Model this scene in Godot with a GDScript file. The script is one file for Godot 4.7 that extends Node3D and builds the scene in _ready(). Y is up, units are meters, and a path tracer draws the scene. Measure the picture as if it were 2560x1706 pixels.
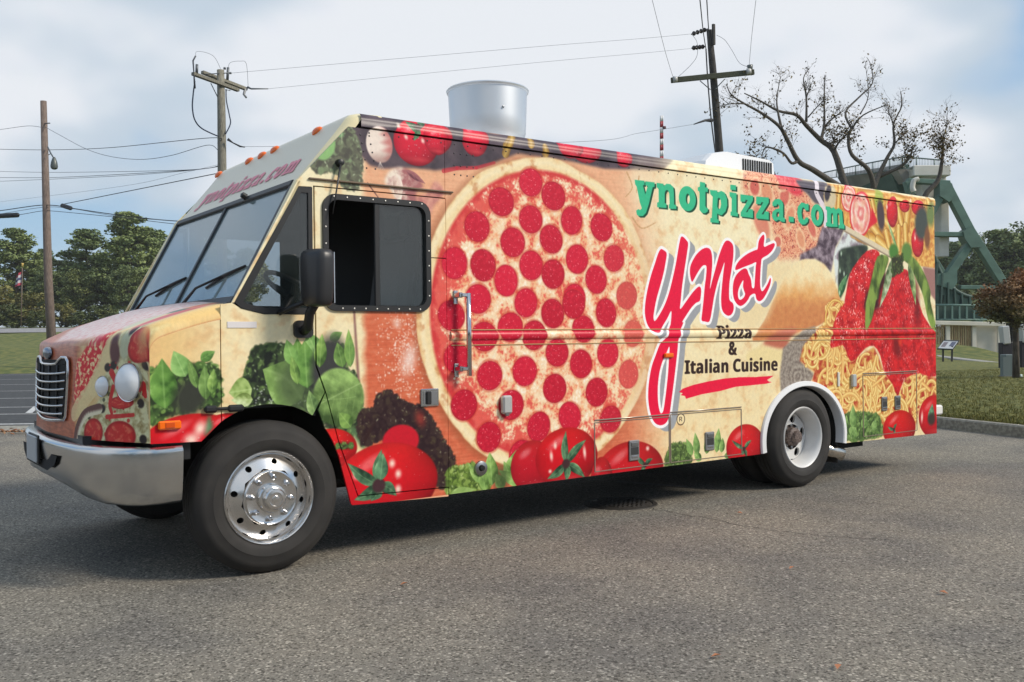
extends Node3D
# A food truck in a printed wrap on a parking lot, with a drawbridge, trees and utility poles behind.


func _ready() -> void:
	var cam := Camera3D.new()
	cam.name = "camera"
	cam.fov = 39.895
	cam.near = 0.05
	cam.far = 1500.0
	cam.transform = Transform3D(Basis(Vector3(0.80742, -0.01199, 0.58985), Vector3(0.00988, 0.99993, 0.0068), Vector3(-0.58989, 0.00033, 0.80748)), Vector3(-2.06, 1.32617, 5.19023))
	add_child(cam)
	var e := Environment.new()
	e.background_mode = Environment.BG_SKY
	e.sky = Sky.new()
	var sky := PanoramaSkyMaterial.new()
	sky.panorama = sky_image()
	e.sky.sky_material = sky
	e.background_energy_multiplier = 0.455
	e.tonemap_mode = Environment.TONE_MAPPER_LINEAR
	e.tonemap_exposure = 2.2
	e.fog_enabled = true
	e.fog_density = 0.0004
	e.fog_light_color = Color(0.84, 0.85, 0.84)
	e.sdfgi_enabled = true
	e.ssao_enabled = true
	e.ssil_enabled = true
	var we := WorldEnvironment.new()
	we.name = "world"
	we.environment = e
	add_child(we)
	var sun := DirectionalLight3D.new()
	sun.name = "sun"
	sun.light_energy = 0.5
	sun.light_color = Color(1.0, 0.96, 0.9)
	sun.light_angular_distance = 14.0
	sun.shadow_enabled = true
	add_child(sun)
	sun.look_at_from_position(Vector3(0.5, 0.6, 0.62) * 50.0, Vector3.ZERO)
	build_ground()
	build_bridge()
	build_waterfront()
	build_trees()
	build_bare_tree()
	build_wood_behind(91)
	build_poles()
	build_truck()


const RIGHT := Vector3(0.8074, 0, 0.5899)
const AHEAD := Vector3(0.5899, 0, -0.8075)
const EYE := Vector3(-2.06, 1.32617, 5.19023)
var dice := RandomNumberGenerator.new()


func sky_image() -> ImageTexture:
	var n := FastNoiseLite.new()
	n.seed = 14
	n.frequency = 1.0
	n.fractal_octaves = 5
	n.fractal_gain = 0.5
	var m := FastNoiseLite.new()
	m.seed = 31
	m.frequency = 0.55
	m.fractal_octaves = 3
	var w := 1024
	var h := 512
	var data := PackedByteArray()
	data.resize(w * h * 3)
	for j in h:
		var el := PI / 2 - (j + 0.5) / h * PI
		for i in w:
			var az := (i + 0.5) / w * TAU - PI
			var d := Vector3(sin(az) * cos(el), sin(el), -cos(az) * cos(el))
			# a flat layer of cloud, drawn out towards the horizon
			var p := d / (absf(d.y) + 0.28)
			var a := n.get_noise_3d(p.x * 1.1, p.y * 2.0, p.z * 1.1)
			var b := m.get_noise_3d(p.x * 0.9 + 3.0, p.y, p.z * 0.9)
			var cover := clampf(0.45 + a * 1.1 + b * 1.0, 0, 1)
			var blue := Color(0.53, 0.69, 0.87).lerp(Color(0.68, 0.80, 0.89), smoothstep(0.4, 0.0, d.y))
			var grey := Color(0.775, 0.83, 0.885)
			var white := Color(0.92, 0.935, 0.96)
			var c := blue.lerp(grey, smoothstep(0.0, 0.5, cover)).lerp(white, smoothstep(0.45, 0.95, cover))
			c = c.lerp(Color(0.78, 0.835, 0.88), smoothstep(0.16, 0.0, absf(d.y)) * 0.5)
			if d.y < 0.0:
				c = c.lerp(Color(0.42, 0.42, 0.4), smoothstep(0.0, -0.1, d.y))
			var k := 3 * (j * w + i)
			data[k] = int(c.r * 255.0)
			data[k + 1] = int(c.g * 255.0)
			data[k + 2] = int(c.b * 255.0)
	return ImageTexture.create_from_image(Image.create_from_data(w, h, false, Image.FORMAT_RGB8, data))


func flat(called: String, ring: Array, y: float, m: Material, tile := 1.0) -> MeshInstance3D:
	var poly := PackedVector2Array()
	for p in ring:
		poly.append(Vector2(p.x, p.z))
	var st := SurfaceTool.new()
	st.begin(Mesh.PRIMITIVE_TRIANGLES)
	var idx := Geometry2D.triangulate_polygon(poly)
	for k in idx.size() / 3:
		var v := []
		for e in 3:
			var q := poly[idx[3 * k + e]]
			v.append(Vector3(q.x, y, q.y))
		if (v[1] - v[0]).cross(v[2] - v[0]).y > 0.0:
			v.reverse()
		for q in v:
			st.set_normal(Vector3.UP)
			st.set_uv(Vector2(q.x, q.z) / tile)
			st.add_vertex(q)
	return ground_piece(called, st, m)


func asphalt(dark: Color, light: Color, seed_no: int) -> StandardMaterial3D:
	var m := paint(Color.WHITE, 0.92)
	m.metallic_specular = 0.3
	m.albedo_texture = aggregate(dark, light, seed_no)
	m.detail_enabled = true
	m.detail_blend_mode = BaseMaterial3D.BLEND_MODE_MUL
	m.detail_uv_layer = BaseMaterial3D.DETAIL_UV_2
	m.detail_albedo = noise_tex(512, 0.012, [[0.2, Color(0.87, 0.87, 0.88)], [0.5, Color(0.95, 0.945, 0.94)], [0.8, Color(1, 0.99, 0.975)]], seed_no + 2, 5)
	m.uv2_scale = Vector3(1, 1, 1)
	return m


func aggregate(dark: Color, light: Color, seed_no: int) -> ImageTexture:
	# crushed stone of several sizes in tar, tiling
	dice.seed = seed_no
	var n := 1024
	var v := PackedFloat32Array()
	v.resize(n * n)
	for i in n * n:
		v[i] = 0.34 + 0.30 * dice.randf()
	for k in 46000:
		var x := dice.randi() % n
		var y := dice.randi() % n
		var rad := 1 + int(2.6 * dice.randf() * dice.randf())
		var t := dice.randf()
		var tone := 0.12 + 0.3 * t if t < 0.4 else 0.35 + 0.65 * t * t
		for j in range(-rad, rad + 1):
			for i in range(-rad, rad + 1):
				if i * i + j * j <= rad * rad + 1:
					var q := ((y + j + n) % n) * n + (x + i + n) % n
					v[q] += (tone - v[q]) * 0.8
	var data := PackedByteArray()
	data.resize(n * n * 3)
	for i in n * n:
		var c := dark.lerp(light, v[i])
		data[3 * i] = int(c.r * 255.0)
		data[3 * i + 1] = int(c.g * 255.0)
		data[3 * i + 2] = int(c.b * 255.0)
	return ImageTexture.create_from_image(Image.create_from_data(n, n, false, Image.FORMAT_RGB8, data))


func spot(right: float, ahead: float, y := 0.0) -> Vector3:
	var p := EYE + RIGHT * right + AHEAD * ahead
	p.y = y
	return p


func hill(d: float) -> float:
	return clampf((d - 45.6) / 30.4, 0, 1) * 2.4 + clampf((d - 76.0) / 7.0, 0, 1) * 0.55 + maxf(0.0, d - 83.0) * 0.022


func build_ground() -> void:
	var near := asphalt(Color(0.215, 0.205, 0.188), Color(0.80, 0.772, 0.715), 41)
	var st := SurfaceTool.new()
	st.begin(Mesh.PRIMITIVE_TRIANGLES)
	var ex := [-400.0, -20.0, 20.0, 400.0]
	for i in 3:
		for j in 3:
			var c := []
			for e in [[i, j], [i + 1, j], [i + 1, j + 1], [i, j + 1]]:
				c.append(Vector3(ex[e[0]], 0, ex[e[1]]))
			for k in [0, 1, 2, 0, 2, 3]:
				st.set_normal(Vector3.UP)
				st.set_uv(Vector2(c[k].x, c[k].z) / 2.7)
				st.set_uv2(Vector2(c[k].x, c[k].z) / 9.3)
				st.add_vertex(c[k])
	st.generate_tangents()
	ground_piece("asphalt", st, near)
	# the second lot beyond the gutter on the left
	var far_lot := grained(lin(0.03, 0.031, 0.033), lin(0.05, 0.052, 0.054), 0.02, Vector3(0.5, 0.5, 0.5), 0.9, 6)
	flat("parking_lot", [spot(-80, 15.6), spot(14, 15.6), spot(14, 46), spot(-80, 46)], 0.006, far_lot)
	var line_paint := grained(lin(0.4, 0.4, 0.39), lin(0.6, 0.6, 0.58), 0.03, Vector3(0.6, 0.6, 0.6), 0.8, 7)
	for y in [938, 949, 962, 978, 996, 1018, 1035]:
		var d := 0.0
		d = 1.3262 * 2350.3 / (y - 867.0)
		flat("bay_line", [spot(-60, d + 0.055), spot(9, d - 0.3 + 0.055), spot(9, d - 0.3 - 0.055), spot(-60, d - 0.055)], 0.012, line_paint)
	flat("bay_end_line", [Vector3(1.104,0,-15.451) , Vector3(1.214,0,-15.341) , Vector3(1.705,0,-17.52) , Vector3(1.61,0,-17.618)], 0.016, line_paint)
	var gutter_edge := flat("edge_line", [spot(-60, 16.25), spot(9, 16.0), spot(9, 15.82), spot(-60, 16.07)], 0.012, line_paint)
	var concrete := grained(lin(0.2, 0.185, 0.15), lin(0.33, 0.31, 0.26), 0.02, Vector3(0.8, 0.8, 0.8), 0.9, 8)
	flat("gutter", [spot(-60, 15.75), spot(9, 15.5), spot(9, 14.55), spot(-60, 14.8)], 0.018, concrete)
	# leaves blown along the gutter
	var leaf_mat := paint(Color.WHITE, 0.8)
	leaf_mat.vertex_color_use_as_albedo = true
	dice.seed = 5
	var ls := SurfaceTool.new()
	ls.begin(Mesh.PRIMITIVE_TRIANGLES)
	for k in 2600:
		var p := spot(dice.randf_range(-14, 3), 14.35 + dice.randfn(0, 0.12), 0.02 + dice.randf() * 0.03)
		add_leaf(ls, p, dice.randf_range(0.02, 0.05), Color(0.32, 0.1, 0.04).lerp(Color(0.4, 0.22, 0.1), dice.randf()))
	var lt := put("fallen_leaves", ls, leaf_mat)
	stuff(lt)
	tag(lt, "band of orange fallen leaves along the gutter", "leaves")
	# single leaves on the asphalt
	var spots := [Vector3(3.473,0.012,0.492), Vector3(2.379,0.012,1.794), Vector3(0.904,0.012,2.538), Vector3(1.186,0.012,2.923), Vector3(2.545,0.012,2.603), Vector3(0.467,0.012,0.709)]
	var words := ["small orange leaf lying farthest out towards the rear wheel on the asphalt", "small orange leaf in the middle of the bare asphalt right of centre", "small orange leaf near the bottom edge below the manhole cover", "small orange leaf nearest the bottom right on the asphalt", "faint orange leaf far to the right on the asphalt", "small pale leaf on the asphalt below the front wheel"]
	for k in spots.size():
		var one := SurfaceTool.new()
		one.begin(Mesh.PRIMITIVE_TRIANGLES)
		add_leaf(one, Vector3.ZERO, 0.023, Color(0.42, 0.17, 0.08))
		var o := put("fallen_leaf", one, leaf_mat)
		o.position = spots[k]
		o.rotation.y = k * 1.3
		tag(o, words[k], "leaf", "leaves scattered on the asphalt")
	# grass bank, road and verge on the left
	var turf := grained(lin(0.065, 0.09, 0.014), lin(0.16, 0.155, 0.034), 0.012, Vector3(0.22, 0.22, 0.22), 1.0, 9)
	var gs := begin(true)
	var prev := []
	for j in 27:
		var d := 45.6 + j * 1.2
		var row := []
		for i in 41:
			var r := -110.0 + i * 3.4
			row.append(spot(r, d + 1.5 * sin(r * 0.13) * (1.0 if j == 0 else 0.0), hill(d) + (0.12 * sin(r * 0.4 + d * 0.2) * sin(d * 0.5) if j > 0 else 0.0)))
		if j > 0:
			for i in 40:
				quad(gs, prev[i], prev[i + 1], row[i + 1], row[i], Vector3.UP)
		prev = row
	ground_piece("grass_bank", done(gs), turf)
	var road_mat := grained(lin(0.22, 0.21, 0.21), lin(0.3, 0.29, 0.29), 0.02, Vector3(0.3, 0.3, 0.3), 0.9, 10)
	var rs := begin()
	quad(rs, spot(-140, 76.6, hill(76.6) + 0.03), spot(30, 76.6, hill(76.6) + 0.03), spot(30, 82.4, hill(82.4) + 0.03), spot(-140, 82.4, hill(82.4) + 0.03), Vector3.UP)
	ground_piece("road", done(rs), road_mat)
	var vs := begin()
	quad(vs, spot(-160, 75.8, hill(75.8) - 0.1), spot(60, 75.8, hill(75.8) - 0.1), spot(60, 83, hill(83)), spot(-160, 83, hill(83)), Vector3.UP)
	quad(vs, spot(-160, 83, hill(83)), spot(60, 83, hill(83)), spot(60, 150, hill(150)), spot(-160, 150, hill(150)), Vector3.UP)
	ground_piece("verge", done(vs), turf)
	# the lawn on the right behind its kerb
	var a := Vector3(9.6, 0, 1.6)
	var corner: Vector3 = Vector3(9.673,0.12,-2.112)
	var b := Vector3(10.361, 0, -0.69)
	var dir := Vector3(0.324, 0, -0.946)
	var n := Vector3(0.946, 0, 0.324)
	var p0 := b - dir * 12.0
	var p1 := b + dir * 4.6
	var p2 := p1 + (dir + n * 0.45) * 4.0
	var lawn_mat := grained(lin(0.07, 0.085, 0.012), lin(0.175, 0.158, 0.028), 0.02, Vector3(0.35, 0.35, 0.35), 1.0, 11)
	flat("lawn", [p0 + n * 0.15, p1 + n * 0.15, p2 + n * 0.15, p2 + AHEAD * 120.0, p2 + AHEAD * 120.0 + RIGHT * 120.0, p0 + RIGHT * 120.0], 0.13, lawn_mat)
	var ks := begin()
	var pieces := [[p0, p1], [p1, p2], [p2, p2 + AHEAD * 30.0]]
	for e in pieces:
		add_beam(ks, e[0] + n * 0.075 + Vector3(0, 0.065, 0), e[1] + n * 0.075 + Vector3(0, 0.065, 0), 0.17, 0.15, n, 0.02)
	ground_piece("kerb", done(ks), grained(lin(0.17, 0.15, 0.12), lin(0.3, 0.28, 0.23), 0.03, Vector3(0.9, 0.9, 0.9), 0.9, 12))
	# blades of grass on the lawn
	var blade := SurfaceTool.new()
	blade.begin(Mesh.PRIMITIVE_TRIANGLES)
	for k in 5:
		var an := k * 1.3
		var q := Vector3(cos(an * 2.1), 0, sin(an * 2.1)) * 0.03
		var w := Vector3(cos(an), 0, sin(an)) * 0.006
		var tip := q + Vector3(sin(an * 3.0) * 0.025, 0.055 + 0.012 * sin(k * 2.0), cos(an * 5.0) * 0.025)
		for v in [q - w, tip, q + w]:
			blade.set_normal(Vector3(sin(an) * 0.3, 0.9, cos(an) * 0.3).normalized())
			blade.add_vertex(v)
	var mm3 := MultiMesh.new()
	mm3.transform_format = MultiMesh.TRANSFORM_3D
	mm3.use_colors = true
	mm3.mesh = blade.commit()
	var places := []
	dice.seed = 17
	for k in 60000:
		var u := dice.randf()
		var p := p0.lerp(p1 + dir * 12.0, dice.randf_range(0.25, 1.0)) + n * (0.2 + 22.0 * u * u)
		if (p - EYE).dot(RIGHT) > 0.38 * (p - EYE).dot(AHEAD):
			places.append(p)
	mm3.instance_count = places.size()
	for k in places.size():
		var p: Vector3 = places[k]
		p.y = 0.125
		mm3.set_instance_transform(k, Transform3D(Basis(Vector3.UP, dice.randf() * TAU).scaled(Vector3.ONE * dice.randf_range(0.4, 0.8)), p))
		mm3.set_instance_color(k, Color(0.1, 0.12, 0.02).lerp(Color(0.26, 0.225, 0.05), dice.randf()))
	var gm := MultiMeshInstance3D.new()
	gm.name = "grass"
	gm.multimesh = mm3
	var gmat := paint(Color.WHITE, 0.9)
	gmat.vertex_color_use_as_albedo = true
	gmat.cull_mode = BaseMaterial3D.CULL_DISABLED
	gm.material_override = gmat
	add_child(gm)
	stuff(gm)
	tag(gm, "short olive grass growing on the lawn right of the truck", "grass")
	# manhole cover
	var mh := thing("manhole_cover", "round dark iron manhole cover in the asphalt beside the truck", "manhole cover", "", Vector3(3.11, 0, -0.43))
	var iron := grained(lin(0.02, 0.018, 0.016), lin(0.06, 0.052, 0.045), 0.03, Vector3(6, 6, 6), 0.6, 13)
	put("cover", lathe(PackedVector2Array([Vector2(0.25, 0.002), Vector2(0.25, 0.006), Vector2(0.243, 0.009), Vector2(0.0, 0.009)]), Transform3D(), 40), iron, mh)
	put("ring", lathe(PackedVector2Array([Vector2(0.3, 0.001), Vector2(0.295, 0.006), Vector2(0.262, 0.007), Vector2(0.256, 0.002)]), Transform3D(), 40), iron, mh)
	var studs := begin()
	for i in 9:
		for j in 9:
			var q := Vector3((i - 4) * 0.05, 0.011, (j - 4) * 0.05)
			if Vector2(q.x, q.z).length() < 0.22:
				add_box(studs, Vector3(0.026, 0.006, 0.026), Transform3D(Basis(), q))
	stuff(put("stud", done(studs), iron, mh))
	# hairline cracks
	var tar := paint(lin(0.025, 0.024, 0.023), 0.9)
	dice.seed = 8
	for path in [[Vector3(3.151,0,-0.246) , Vector3(3.143,0,0.152) , Vector3(3.181,0,0.515) , Vector3(3.143,0,0.734) , Vector3(3.21,0,1.096) , Vector3(3.314,0,1.402) , Vector3(3.514,0,1.711)], [Vector3(4.52,0,0.667) , Vector3(4.669,0,0.96) , Vector3(4.749,0,1.278) , Vector3(4.941,0,1.548)]]:
		var pts_in := smooth_path(path, 10)
		var cs := begin()
		for i in pts_in.size() - 1:
			var jig := []
			for e in [i, i + 1]:
				dice.seed = e * 7 + 3
				jig.append(pts_in[e] + Vector3(dice.randfn(0, 0.008), 0.004, dice.randfn(0, 0.008)))
			var wd := 0.0035 if i % 3 else 0.0022
			var side_of: Vector3 = (jig[1] - jig[0]).cross(Vector3.UP).normalized() * wd
			quad(cs, jig[0] - side_of, jig[0] + side_of, jig[1] + side_of, jig[1] - side_of, Vector3.UP)
		ground_piece("asphalt_crack", done(cs), tar)
	# an old bay line under the truck
	flat("faded_bay_line", [Vector3(3.843,0,-1.283) , Vector3(3.924,0,-1.344) , Vector3(4.169,0,-0.69) , Vector3(4.108,0,-0.623)], 0.004, grained(lin(0.14, 0.135, 0.13), lin(0.24, 0.23, 0.22), 0.03, Vector3(1, 1, 1), 0.9, 14))


func add_leaf(st: SurfaceTool, p: Vector3, s: float, c: Color) -> void:
	var a := dice.randf() * TAU
	var u := Vector3(cos(a), 0.15, sin(a)) * s
	var v := Vector3(-sin(a), 0.1, cos(a)) * s * 0.6
	var up := Vector3(0, s * 0.35, 0)
	for t in [[p - u, p + v + up, p + u], [p - u, p + u, p - v + up]]:
		if (t[1] - t[0]).cross(t[2] - t[0]).y > 0.0:
			t.reverse()
		for q in t:
			st.set_color(c)
			st.set_normal(Vector3.UP)
			st.add_vertex(q)


# ---------- trees ----------

func leaf_material(seed_no: int) -> StandardMaterial3D:
	var m := paint(Color.WHITE, 0.75)
	m.vertex_color_use_as_albedo = true
	m.cull_mode = BaseMaterial3D.CULL_DISABLED
	m.backlight_enabled = true
	m.backlight = Color(0.5, 0.5, 0.5)
	return m


func add_clump(st: SurfaceTool, c: Vector3, r: Vector3, n: int, size: float, lo: Color, hi: Color) -> void:
	var tone := dice.randf()
	for k in n:
		var d := Vector3(dice.randfn(0, 1), dice.randfn(0, 1), dice.randfn(0, 1)).normalized()
		var p := c + d * r * pow(dice.randf(), 0.4)
		var x := Vector3(dice.randfn(0, 1), dice.randfn(0, 0.6), dice.randfn(0, 1)).normalized()
		var y := x.cross(Vector3(dice.randfn(0, 1), dice.randfn(0, 1), dice.randfn(0, 1))).normalized()
		var s := size * dice.randf_range(0.6, 1.4)
		var col := lo.lerp(hi, clampf(tone * 0.6 + dice.randf() * 0.4, 0, 1))
		var nn := (x.cross(y) * signf(x.cross(y).y + 0.001) + d * 0.8 + Vector3.UP * 0.3).normalized()
		if x.cross(y).dot(nn) < 0.0:
			y = -y
		for q in [p - x * s, p + y * s * 0.6, p + x * s, p - x * s, p + x * s, p - y * s * 0.6]:
			st.set_color(col)
			st.set_normal(nn)
			st.add_vertex(q)


func crown_of(kind: String, seed_no: int, lo: Color, hi: Color) -> Array:
	# a unit tree one metre tall: [trunk mesh, crown mesh]
	dice.seed = seed_no
	var st := SurfaceTool.new()
	st.begin(Mesh.PRIMITIVE_TRIANGLES)
	var tr := begin(true)
	var lean := Vector3(dice.randf_range(-0.04, 0.04), 0, dice.randf_range(-0.04, 0.04))
	if kind == "pine":
		add_tube(tr, [Vector3(0, -0.03, 0), Vector3(0, 0.45, 0) + lean * 0.5, Vector3(0, 0.93, 0) + lean], [0.016, 0.011, 0.003], 7)
		for k in 120:
			var u := dice.randf()
			var y := 0.28 + 0.70 * u
			var reach := (0.19 * pow(1.0 - u, 0.5) + 0.04) * dice.randf_range(0.35, 1.1)
			var a := dice.randf() * TAU
			var c := lean * y + Vector3(cos(a) * reach, y + 0.02, sin(a) * reach)
			add_tube(tr, [lean * y + Vector3(0, y - 0.03, 0), c], [0.004, 0.001], 4, false)
			add_clump(st, c, Vector3(0.06, 0.034, 0.06) * dice.randf_range(0.6, 1.3), 100, 0.0125, lo, hi)
	elif kind == "broad":
		add_tube(tr, [Vector3(0, -0.03, 0), Vector3(0, 0.4, 0) + lean, Vector3(0.01, 0.8, 0) + lean], [0.022, 0.014, 0.004], 7)
		for k in 95:
			var d := Vector3(dice.randfn(0, 1), dice.randfn(0, 1), dice.randfn(0, 1)).normalized()
			var rr := dice.randf_range(0.55, 1.0)
			var c := Vector3(0, 0.58, 0) + d * Vector3(0.24, 0.37, 0.24) * rr + lean
			add_tube(tr, [Vector3(0, c.y * 0.6, 0) + lean * 0.5, c], [0.005, 0.001], 4, false)
			add_clump(st, c, Vector3(0.064, 0.05, 0.064) * dice.randf_range(0.6, 1.3), 100, 0.013, lo, hi)
	else:
		for k in 5:
			var a := k * TAU / 5
			add_tube(tr, [Vector3(0, -0.02, 0), Vector3(cos(a) * 0.16, 0.5, sin(a) * 0.16)], [0.014, 0.004], 5, false)
		for k in 34:
			var d := Vector3(dice.randfn(0, 1), absf(dice.randfn(0, 1)), dice.randfn(0, 1)).normalized()
			var c := Vector3(0, 0.12, 0) + d * Vector3(0.36, 0.78, 0.36) * dice.randf_range(0.5, 1.0)
			add_clump(st, c, Vector3(0.15, 0.12, 0.15) * dice.randf_range(0.6, 1.2), 100, 0.028, lo, hi)
	return [done(tr), st.commit()]


func build_trees() -> void:
	var lm := leaf_material(1)
	var bark := grained(lin(0.045, 0.035, 0.028), lin(0.11, 0.09, 0.07), 0.03, Vector3(0.7, 0.2, 0.7), 0.95, 15)
	var kinds := {
		"pine_a": crown_of("pine", 101, Color(0.1, 0.145, 0.055), Color(0.26, 0.33, 0.12)),
		"pine_b": crown_of("pine", 102, Color(0.11, 0.155, 0.055), Color(0.29, 0.35, 0.12)),
		"broad_a": crown_of("broad", 103, Color(0.09, 0.125, 0.05), Color(0.24, 0.29, 0.1)),
		"broad_b": crown_of("broad", 104, Color(0.11, 0.145, 0.05), Color(0.3, 0.33, 0.11)),
		"bush_a": crown_of("bush", 105, Color(0.09, 0.1, 0.028), Color(0.25, 0.22, 0.06)),
		"bush_b": crown_of("bush", 106, Color(0.06, 0.082, 0.026), Color(0.16, 0.185, 0.052)),
		"rust": crown_of("broad", 107, Color(0.05, 0.03, 0.014), Color(0.16, 0.075, 0.03)),
	}
	# px of the stem, px of the top, depth, width to height, kind, label
	var left := [
		[-70, 610, 104, 1.0, "pine_a", "dark pine cut by the left edge of the photo"],
		[42, 578, 100, 1.3, "pine_b", "broad dark pine left of the nearest utility pole"],
		[110, 628, 108, 1.0, "pine_a", "dark pine directly behind the nearest utility pole"],
		[165, 635, 104, 1.25, "broad_a", "round dark tree just right of the nearest utility pole"],
		[225, 582, 102, 1.3, "pine_a", "slim pine with a small round top between the pole and the tallest pine"],
		[280, 615, 106, 1.35, "broad_b", "round green tree left of the tallest pine"],
		[335, 538, 98, 1.3, "pine_b", "tallest pine of the far tree line beside the windscreen"],
		[392, 585, 103, 1.2, "pine_a", "pine right of the tallest pine, against the windscreen edge"],
		[455, 620, 104, 1.2, "broad_a", "dark tree seen through the far side of the windscreen"],
		[530, 600, 106, 1.2, "pine_b", "pine seen through the middle of the windscreen"],
		[610, 620, 106, 1.2, "broad_b", "green tree behind the driver's side of the windscreen"],
		[200, 668, 96, 1.2, "broad_b", "lower green tree in front of the pines right of the pole"],
		[75, 640, 103, 1.3, "broad_b", "round green tree between the left edge pine and the nearest pole"],
		[135, 662, 98, 1.4, "broad_a", "low round tree half hidden by the nearest utility pole"],
		[370, 640, 99, 1.3, "broad_b", "lower green tree right of the tallest pine"],
		[255, 655, 97, 1.4, "broad_a", "dark round tree below the slim pine"],
		[310, 660, 94, 1.2, "broad_a", "dark low tree in front of the tallest pine"],
	]
	for t in left:
		plant(t, kinds, lm, bark, "trees beyond the far road", 866.0)
	var bushes := [
		[-20, 690, 90, 1.5, "bush_a", "yellowish shrub at the left edge by the road"],
		[30, 745, 88, 1.7, "bush_b", "low green shrub below the flag"],
		[75, 715, 89, 1.3, "bush_a", "tall yellowish shrub right of the flag"],
		[100, 765, 87, 1.6, "bush_b", "low dark shrub left of the nearest pole's foot"],
		[152, 748, 88, 1.4, "bush_a", "bright yellow green shrub right of the nearest pole's foot"],
		[205, 768, 87, 1.8, "bush_b", "low green shrub above the bonnet's front edge"],
		[262, 750, 88, 1.8, "bush_b", "dark shrub above the middle of the bonnet"],
	]
	for t in bushes:
		plant(t, kinds, lm, bark, "shrubs along the far road", 866.0)
	var right := [
		[2330, 600, 118, 1.2, "broad_a", "dark tree behind the rear edge of the truck"],
		[2395, 612, 112, 1.1, "pine_a", "dark pine behind the green bridge's lower strut"],
		[2452, 578, 110, 1.0, "broad_a", "dark tree behind the green bridge's long leg"],
		[2500, 585, 106, 1.2, "pine_b", "dark pine right of the green bridge's leg"],
		[2555, 545, 104, 1.2, "broad_a", "tallest dark tree at the right edge"],
		[2620, 560, 104, 1.2, "pine_a", "dark pine cut by the right edge"],
		[2430, 690, 100, 1.7, "bush_b", "dark undergrowth left of the rust coloured tree"],
		[2520, 680, 98, 1.7, "bush_b", "dark undergrowth behind the rust coloured tree"],
		[2250, 610, 120, 1.2, "pine_b", "pine hidden mostly behind the truck's rear"],
	]
	for t in right:
		plant(t, kinds, lm, bark, "dark trees behind the bridge", 839.0)
	# the small rust coloured tree on the lawn
	var root: Vector3 = Vector3(24.588,0.13,-7.611)
	var small := thing("small_tree", "small tree with rust coloured leaves and slim trunk on the lawn at right", "tree", "", root)
	put("trunk", tube([Vector3(0, -0.05, 0), Vector3(0.01, 0.9, 0), Vector3(0, 1.7, 0), Vector3(0.02, 2.6, 0)], [0.1, 0.085, 0.07, 0.02], 9), bark, small)
	dice.seed = 44
	var cs := SurfaceTool.new()
	cs.begin(Mesh.PRIMITIVE_TRIANGLES)
	var br := begin(true)
	for k in 70:
		var d := Vector3(dice.randfn(0, 1), dice.randfn(0, 1), dice.randfn(0, 1)).normalized()
		var c := Vector3(0, 2.15, 0) + d * Vector3(1.05, 0.72, 1.05) * dice.randf_range(0.35, 1.0)
		add_tube(br, [Vector3(0, 1.5, 0), c], [0.02, 0.005], 4, false)
		var red := clampf(0.5 + d.y * 0.5 + dice.randf_range(-0.2, 0.2), 0, 1)
		add_clump(cs, c, Vector3(0.28, 0.2, 0.28), 130, 0.042, Color(0.07, 0.07, 0.026).lerp(Color(0.14, 0.07, 0.032), red), Color(0.17, 0.16, 0.055).lerp(Color(0.34, 0.165, 0.075), red))
	put("branches", done(br), bark, small)
	put("crown", cs, lm, small)


func plant(t: Array, kinds: Dictionary, lm: Material, bark: Material, group: String, horizon: float) -> void:
	var d: float = t[2]
	var base := hill(d) if horizon > 850.0 else 0.2
	var p := spot((t[0] - 1280.0) / 2350.3 * d, d, base)
	var tall: float = EYE.y + (horizon - 0.012 * (0.0) - t[1]) / 2350.3 * d - base
	var parts: Array = kinds[t[4]]
	var name_of := "pine_tree" if String(t[4]).begins_with("pine") else "shrub" if String(t[4]).begins_with("bush") else "broadleaf_tree"
	var o := thing(name_of, t[5], "shrub" if name_of == "shrub" else "tree", group, p)
	put("trunk", parts[0], bark, o)
	put("crown", parts[1], lm, o)
	var wide: float = tall * t[3]
	o.scale = Vector3(wide, tall, wide)
	o.rotation.y = t[0] * 0.7


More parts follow.
